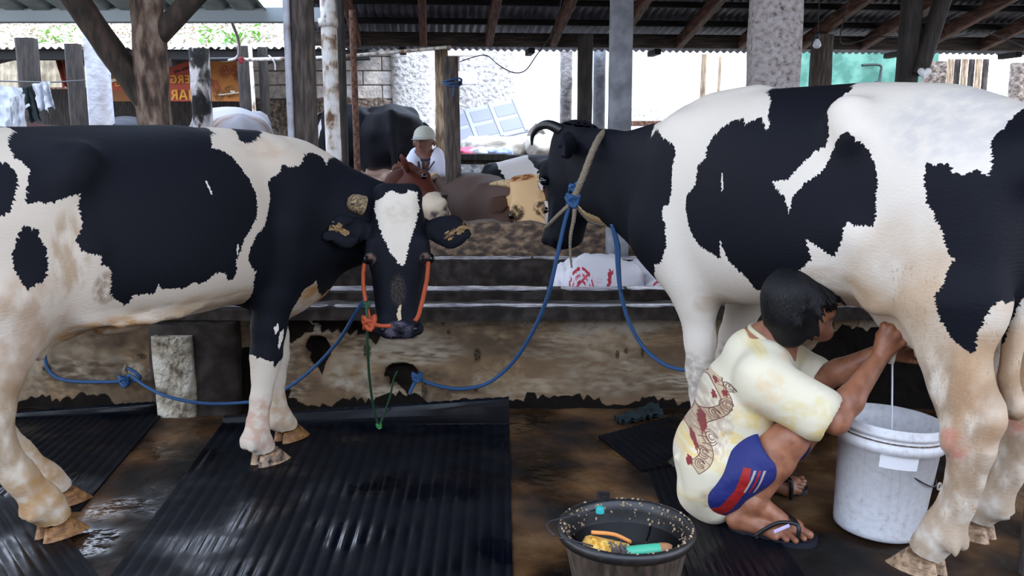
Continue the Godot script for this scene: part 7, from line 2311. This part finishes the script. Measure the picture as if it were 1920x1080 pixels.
func build_far_things():
	# panelled door leaning in the yard
	var c := at(907, 232, 11.3)
	var t := thing("leaning_door", "white panelled door lying aslant against the rough plaster wall", "door", c)
	t.basis = Basis.from_euler(Vector3(-0.75, 0.0, 0.30))
	var wd := flat(Color(0.56, 0.57, 0.60), 0.7)
	part("board", box_mesh(Vector3(0.98, 0.58, 0.035), 0.006), wd, t)
	for i in 3:
		for j in 2:
			var o := Vector3(-0.31 + 0.31 * i, -0.125 + 0.25 * j, 0.016)
			part("panel", box_mesh(Vector3(0.24, 0.19, 0.014), 0.005), flat(Color(0.48, 0.49, 0.545), 0.7), t, o)
	for x in [-0.465, -0.155, 0.155, 0.465]: part("stile", box_mesh(Vector3(0.04, 0.56, 0.022), 0.004), wd, t, Vector3(x, 0, 0.022))
	var lg := thing("yard_ledge", "low pale masonry ledge under the leaning door and the heaped sacks", "ledge", place(1010, 11.0))
	part("body", rough_slab(1.9, 0.95, 1.5, 44, 0.01), M.stone_plaster, lg)
	# bench of planks with odd scraps
	var b := place(960, 9.7)
	t = thing("plank_bench", "rough bench of planks across the yard, loaded with scraps", "bench", b)
	for i in 3: part("plank", box_mesh(Vector3(1.9, 0.04, 0.16), 0.006), M.wood_grey, t, Vector3(0, 0.91, 0.35 - 0.2 * i))
	for x in [-0.85, 0.0, 0.85]:
		for z in [-0.1, 0.35]: part("leg", box_mesh(Vector3(0.08, 0.89, 0.08), 0.006), M.wood_dark, t, Vector3(x, 0.445, z))
	var rng := RandomNumberGenerator.new()
	rng.seed = 8
	for q in [[876, 274, Color(0.80, 0.30, 0.42), "pink plastic bag at the end of the plank bench"], [935, 276, Color(0.62, 0.68, 0.86), "pale blue plastic bag on the plank bench"], [905, 280, Color(0.80, 0.80, 0.82), "white plastic bag flattened on the plank bench"]]:
		var p := at(q[0], q[1], 9.35)
		var o := part("plastic_bag", pillow(0.30, 0.13, 0.22, int(q[0])), flat(q[2], 0.6), self, Vector3(p.x, 0.93, p.z))
		tag(o, q[3], "bag")
	for q in [[905, 290, 0.5, 0.07, 0.1, 0.05, "longest dark scrap of timber at the post end of the plank bench"], [965, 286, 0.30, 0.06, 0.1, -0.2, "short dark block of timber in the middle of the plank bench"], [1005, 288, 0.34, 0.05, 0.12, 0.12, "flat dark scrap of timber near the milked cow's horn on the plank bench"]]:
		var p := at(q[0], q[1], 9.1)
		var o := part("scrap_plank", box_mesh(Vector3(q[2], q[3], q[4]), 0.008), M.wood_dark, self, Vector3(p.x, 0.93 + q[3] * 0.5, -9.36 + 0.02 * q[0] / 100.0))
		o.rotation.y = q[5]
		tag(o, q[6], "timber", "scraps on the plank bench")
	var sh := new_st()
	var s0 := at(1002, 245, 10.9)
	var poly := [Vector2(-0.18, -0.16), Vector2(0.22, -0.13), Vector2(0.12, 0.10), Vector2(0.02, 0.20), Vector2(-0.06, 0.12)]
	for k in range(1, 4):
		for z in [0.02, -0.02]:
			var a := [poly[0], poly[k], poly[k + 1]]
			if z > 0: a.reverse()
			for v in a: sh.add_vertex(Vector3(v.x, v.y, z))
	for k in 5:
		var a: Vector2 = poly[k]
		var d: Vector2 = poly[(k + 1) % 5]
		quad(sh, Vector3(a.x, a.y, 0.02), Vector3(a.x, a.y, -0.02), Vector3(d.x, d.y, -0.02), Vector3(d.x, d.y, 0.02))
	var so := part("board_scrap", done(sh), flat(Color(0.50, 0.47, 0.46), 0.9), self, Vector3(s0.x, 1.12, s0.z))
	tag(so, "torn grey board propped up among the pale sacks", "board")
	# tin bucket by the seated man
	var p := place(818, 7.25)
	t = thing("tin_bucket", "battered tin bucket behind the red-brown cow's horn", "bucket", Vector3(p.x, 0.42, p.z))
	part("body", lathe([Vector2(0.001, 0), Vector2(0.085, 0), Vector2(0.115, 0.30), Vector2(0.12, 0.305), Vector2(0.11, 0.30), Vector2(0.08, 0.01), Vector2(0.001, 0.01)], 28), flat(Color(0.50, 0.48, 0.44), 0.4, 0.6), t)
	part("rim", tube_mesh(circle(0.118, 0.305), 0.006, 6, -1.0, 3), flat(Color(0.6, 0.58, 0.55), 0.4, 0.6), t)
	var bl := thing("block_stand", "concrete block under the tin bucket", "block", Vector3(p.x, 0, p.z))
	part("body", box_mesh(Vector3(0.34, 0.42, 0.3), 0.015), M.concrete, bl)
	bl.get_child(0).position.y = 0.21
	# things beyond the right-hand posts
	t = thing("rubble_heap", "heap of pale broken concrete in the yard between the posts", "rubble", place(1250, 11.6))
	part("heap", rubble(1.1, 1.42, 0.5, 5), M.stone_plaster, t)
	t = thing("lean_to_roof", "low corrugated lean-to roof below the rubble heap", "roof", place(1232, 10.4))
	part("roof_sheet", corrugated(Vector3(-0.42, 1.36, 0), Vector3(0.95, 0, 0), Vector3(0, 0.12, -0.6), 0.06, 0.010, false, 6), M.old_roof, t)
	part("batten", box_mesh(Vector3(0.95, 0.06, 0.05), 0.006), M.wood_brown, t, Vector3(0.05, 1.31, -0.02))
	for x in [-0.35, 0.45]: part("leg", box_mesh(Vector3(0.06, 1.3, 0.06), 0.006), M.wood_brown, t, Vector3(x, 0.65, -0.05))
	# house front across the yard
	var g := at(1498, 126, 13.2)
	var po := part("orange_notice", box_mesh(Vector3(0.075, 0.16, 0.012), 0.002), flat(Color(0.85, 0.52, 0.12), 0.7), self, Vector3(g.x, g.y, -13.28))
	tag(po, "small orange notice on the green house wall", "notice")
	t = thing("garden_tap", "bent dark pipe with a tap on the green house wall", "tap", Vector3(at(1650, 130, 13.2).x, 0, -13.24))
	var ty := at(1650, 122, 13.2).y
	part("pipe", tube_mesh([Vector3(-0.25, ty, 0), Vector3(0, ty, 0.02), Vector3(0.02, ty - 0.1, 0.02), Vector3(0.0, ty - 0.22, 0.03), Vector3(-0.05, ty - 0.24, 0.04)], 0.018, 8), flat(Color(0.06, 0.12, 0.11), 0.5), t)
	part("standpipe", tube_mesh([Vector3(0.02, 0, 0.02), Vector3(0.02, ty - 0.05, 0.02)], 0.012, 8), flat(Color(0.06, 0.12, 0.11), 0.5), t)
	for q in [[1745, 10.8, 0.34, M.rubble_wall, "dark weathered panel beside the bundle of upright planks"], [1905, 11.0, 0.30, M.rubble_wall, "brown brick pier at the far edge of the yard"]]:
		p = place(q[0], q[1])
		t = thing("wall_pier", q[4], "pier", p)
		part("shaft", rough_post(q[2], 0.15, 2.02, int(q[0]), 0.02, 16), q[3], t)
	for i in 6:
		p = place(1768 + i * 13, 10.4 + 0.05 * (i % 2))
		t = thing("upright_plank", ["pale plank first of the upright bundle beside the dark panel", "brown plank second in the upright bundle", "pale plank third in the upright bundle", "brown plank fourth in the upright bundle", "pale plank fifth in the upright bundle", "last plank of the upright bundle, next to the white wall"][i], "plank", p, 0.0, "planks stacked upright in the yard")
		part("board", rough_post(0.065, 0.03, 2.02, 30 + i, 0.03, 10), M.wood_pale if i % 2 == 0 else M.wood_grey, t)
	p = on_floor(1650, 640)
	# cut grass in the trough
	var st := new_st()
	rng.seed = 12
	for i in 900:
		var a := Vector3(at(rng.randf_range(1610, 1720), 560, 4.08).x, 0.42 + rng.randf() * 0.05, -4.08 + rng.randfn(0, 0.06))
		var dr := Vector3(rng.randf_range(-1, 1), rng.randf_range(0.0, 0.9), rng.randf_range(-1, 1)).normalized() * rng.randf_range(0.05, 0.10)
		var sd := dr.cross(Vector3.UP).normalized() * 0.004
		quad(st, a - sd, a + dr * 0.5 - sd + Vector3(0, 0.01, 0), a + dr, a + sd)
	var gm := flat(Color(0.18, 0.42, 0.07), 0.6)
	gm.cull_mode = BaseMaterial3D.CULL_DISABLED
	tag(part("cut_grass", done(st), gm, self), "fresh green cut grass lying in the trough under the milked cow", "grass", "", "stuff")
	# rag on the floor
	var rg := new_st()
	var rc := on_floor(1200, 782)
	var nz := FastNoiseLite.new()
	nz.frequency = 9.0
	var RP := func(i: int, j: int, off: float) -> Vector3:
		var u := i / 14.0
		var v := j / 8.0
		var q: Vector3 = on_floor(lerpf(1150, 1232, u) + 12.0 * v, lerpf(790, 762, u) + v * lerpf(10, 20, u), 0.0) - rc
		return q + Vector3(0, 0.022 + off + 0.025 * nz.get_noise_2d(u, v), 0)
	rg.set_smooth_group(1)
	for i in 14:
		for j in 8:
			quad(rg, RP.call(i, j, 0.0), RP.call(i + 1, j, 0.0), RP.call(i + 1, j + 1, 0.0), RP.call(i, j + 1, 0.0))
			quad(rg, RP.call(i, j + 1, -0.012), RP.call(i + 1, j + 1, -0.012), RP.call(i + 1, j, -0.012), RP.call(i, j, -0.012))
	tag(part("floor_rag", done(rg), flat(Color(0.05, 0.13, 0.14), 0.8), self, rc), "crumpled dark teal rag on the floor at the trough's foot", "rag")

func circle(r: float, y: float) -> Array:
	var a := []
	for i in 17: a.append(Vector3(cos(TAU * i / 16.0) * r, y, sin(TAU * i / 16.0) * r))
	return a

func rubble(w: float, h: float, d: float, sd: int) -> ArrayMesh:
	var nz := FastNoiseLite.new()
	nz.seed = sd
	nz.frequency = 1.3
	nz.fractal_octaves = 4
	var st := new_st()
	var n := 20
	var P := func(i: int, j: int) -> Vector3:
		var a := TAU * (i % n) / n
		var v := j / 12.0
		var r := (1.0 - v * 0.75) * (1.0 + 0.35 * nz.get_noise_3d(cos(a), v * 2.0, sin(a)))
		return Vector3(cos(a) * w * 0.5 * r, h * v * (1.0 + 0.1 * nz.get_noise_2d(a, 4.0)), sin(a) * d * 0.5 * r)
	for i in n:
		for j in 12: quad(st, P.call(i, j), P.call(i, j + 1), P.call(i + 1, j + 1), P.call(i + 1, j))
	for i in n:
		st.add_vertex(P.call(i, 12)); st.add_vertex(Vector3(0, h * 1.05, 0)); st.add_vertex(P.call(i + 1, 12))
	return done(st)

func build_hanging_bits():
	# bulb on its flex
	var b := at(1532, 82, 6.9)
	var t := thing("light_bulb", "clear unlit light bulb hanging from the beam beside the speckled pillar", "bulb", b)
	var gl := StandardMaterial3D.new()
	gl.albedo_color = Color(0.80, 0.82, 0.85)
	gl.roughness = 0.12
	part("glass", lathe([Vector2(0.001, -0.035), Vector2(0.016, -0.032), Vector2(0.028, -0.018), Vector2(0.030, -0.002), Vector2(0.024, 0.016), Vector2(0.014, 0.030), Vector2(0.013, 0.036)], 20), gl, t)
	part("cap", lathe([Vector2(0.014, 0.034), Vector2(0.019, 0.038), Vector2(0.019, 0.075), Vector2(0.010, 0.085), Vector2(0.001, 0.086)], 16), flat(Color(0.10, 0.10, 0.11), 0.5), t)
	part("flex", tube_mesh([Vector3(0, 0.08, 0), Vector3(0.003, 0.25, -0.01), Vector3(0.0, 0.50, -0.02)], 0.004, 6), flat(Color(0.06, 0.06, 0.06), 0.6), t)
	# hanging cable and conduit on the left
	var w := flat(Color(0.62, 0.60, 0.60), 0.5)
	var cb := part("hanging_cable", tube_mesh([at(415, -20, 6.2), at(428, 25, 6.4), at(444, 65, 6.7), at(449, 92, 7.0), at(444, 108, 7.2), at(428, 113, 7.3), at(412, 112, 7.4)], 0.011, 8), w, self)
	tag(cb, "thick pale cable curving down from the zinc roof edge", "cable")
	var cp := part("conduit_pipe", tube_mesh([at(455, 112, 7.3), at(540, 110, 7.3), at(625, 107, 7.3), at(700, 101, 7.35), at(780, 94, 7.4), at(845, 88, 7.45)], 0.014, 8), M.pipe, self)
	tag(cp, "long thin white conduit pipe strung below the eaves", "pipe")
	var cd := part("conduit_pipe", tube_mesh([at(372, 112, 7.25), at(430, 111, 7.3), at(455, 112, 7.3)], 0.014, 8), flat(Color(0.05, 0.05, 0.05), 0.6), self)
	tag(cd, "short black length of conduit joined to the white conduit pipe", "pipe")
	var tp := part("tape_band", tube_mesh([at(452, 107, 7.27), at(452, 119, 7.27)], 0.022, 8), flat(Color(0.45, 0.03, 0.08), 0.6), self)
	tag(tp, "red tape wrapped round the joint of the conduit pipe", "tape")
	var bw := flat(Color(0.10, 0.10, 0.11), 0.6)
	for q in [[[at(862, 116, 7.4), at(885, 108, 7.4), at(912, 104, 7.3), at(935, 122, 7.6), at(962, 136, 7.7), at(985, 132, 7.7), at(1005, 105, 7.75), at(1035, 60, 7.4), at(1055, -10, 6.9)], "drooping black wire between the weathered post and the roof"], [[at(1592, 0, 6.6), at(1575, 70, 6.7), at(1590, 82, 6.8), at(1640, 70, 6.8), at(1700, 70, 6.35)], "slack wire looping along the beam beside the light bulb"], [[at(1720, 82, 6.3), at(1790, 70, 6.5), at(1850, 62, 6.6), at(1920, 88, 6.7)], "wire running along the beam beyond the braced post"]]:
		tag(part("electric_wire", tube_mesh(q[0], 0.0045, 6), bw, self), q[1], "wire")
	# tie of blue cord, a white tag, a bit of hanging string
	var bl := flat(Color(0.12, 0.26, 0.42), 0.7)
	var tc := thing("cord_tie", "blue cord wound round the top of the weathered post", "cord")
	for k in 3:
		var c := []
		for i in 13:
			var a := TAU * i / 12.0
			c.append(at(848, 150 + k * 5, 7.45) + Vector3(cos(a) * 0.075, 0.01 * sin(a * 2.0 + k), sin(a) * 0.075))
		part("turn", tube_mesh(c, 0.008, 7, -1.0, 4), bl, tc)
	part("loose_end", tube_mesh([at(850, 160, 7.37), at(851, 170, 7.37), at(848, 182, 7.37)], 0.008, 7), bl, tc)
	var hh := at(1733, 137, 6.1)
	var hs := new_st()
	var pts := []
	for i in 28:
		var a := TAU * i / 28.0
		pts.append(Vector2(0.0028 * 16.0 * pow(sin(a), 3.0), 0.0028 * (13.0 * cos(a) - 5.0 * cos(2 * a) - 2.0 * cos(3 * a) - cos(4 * a))))
	for i in 28:
		var a: Vector2 = pts[i]
		var d: Vector2 = pts[(i + 1) % 28]
		hs.add_vertex(Vector3(0, 0, 0.008)); hs.add_vertex(Vector3(d.x, d.y, 0.004)); hs.add_vertex(Vector3(a.x, a.y, 0.004))
		hs.add_vertex(Vector3(0, 0, -0.008)); hs.add_vertex(Vector3(a.x, a.y, -0.004)); hs.add_vertex(Vector3(d.x, d.y, -0.004))
		quad(hs, Vector3(a.x, a.y, 0.004), Vector3(d.x, d.y, 0.004), Vector3(d.x, d.y, -0.004), Vector3(a.x, a.y, -0.004))
	# done() gives each side its own normals
	var hg := thing("white_tag", "white heart-shaped tag hanging at the foot of the braced post", "tag", hh)
	part("plate", done(hs), flat(Color(0.82, 0.83, 0.84), 0.5), hg)
	part("string", tube_mesh([Vector3(0, 0.02, 0), Vector3(-0.01, 0.06, -0.03), at(1726, 118, 6.24) - hh], 0.003, 6), bw, hg)
	var sg := part("hanging_string", tube_mesh([at(504, 104, 7.3), at(512, 112, 7.25), at(516, 122, 7.25), at(516, 132, 7.25)], 0.006, 6), flat(Color(0.70, 0.70, 0.70), 0.8), self)
	tag(sg, "loose white string dangling from the conduit pipe", "string")
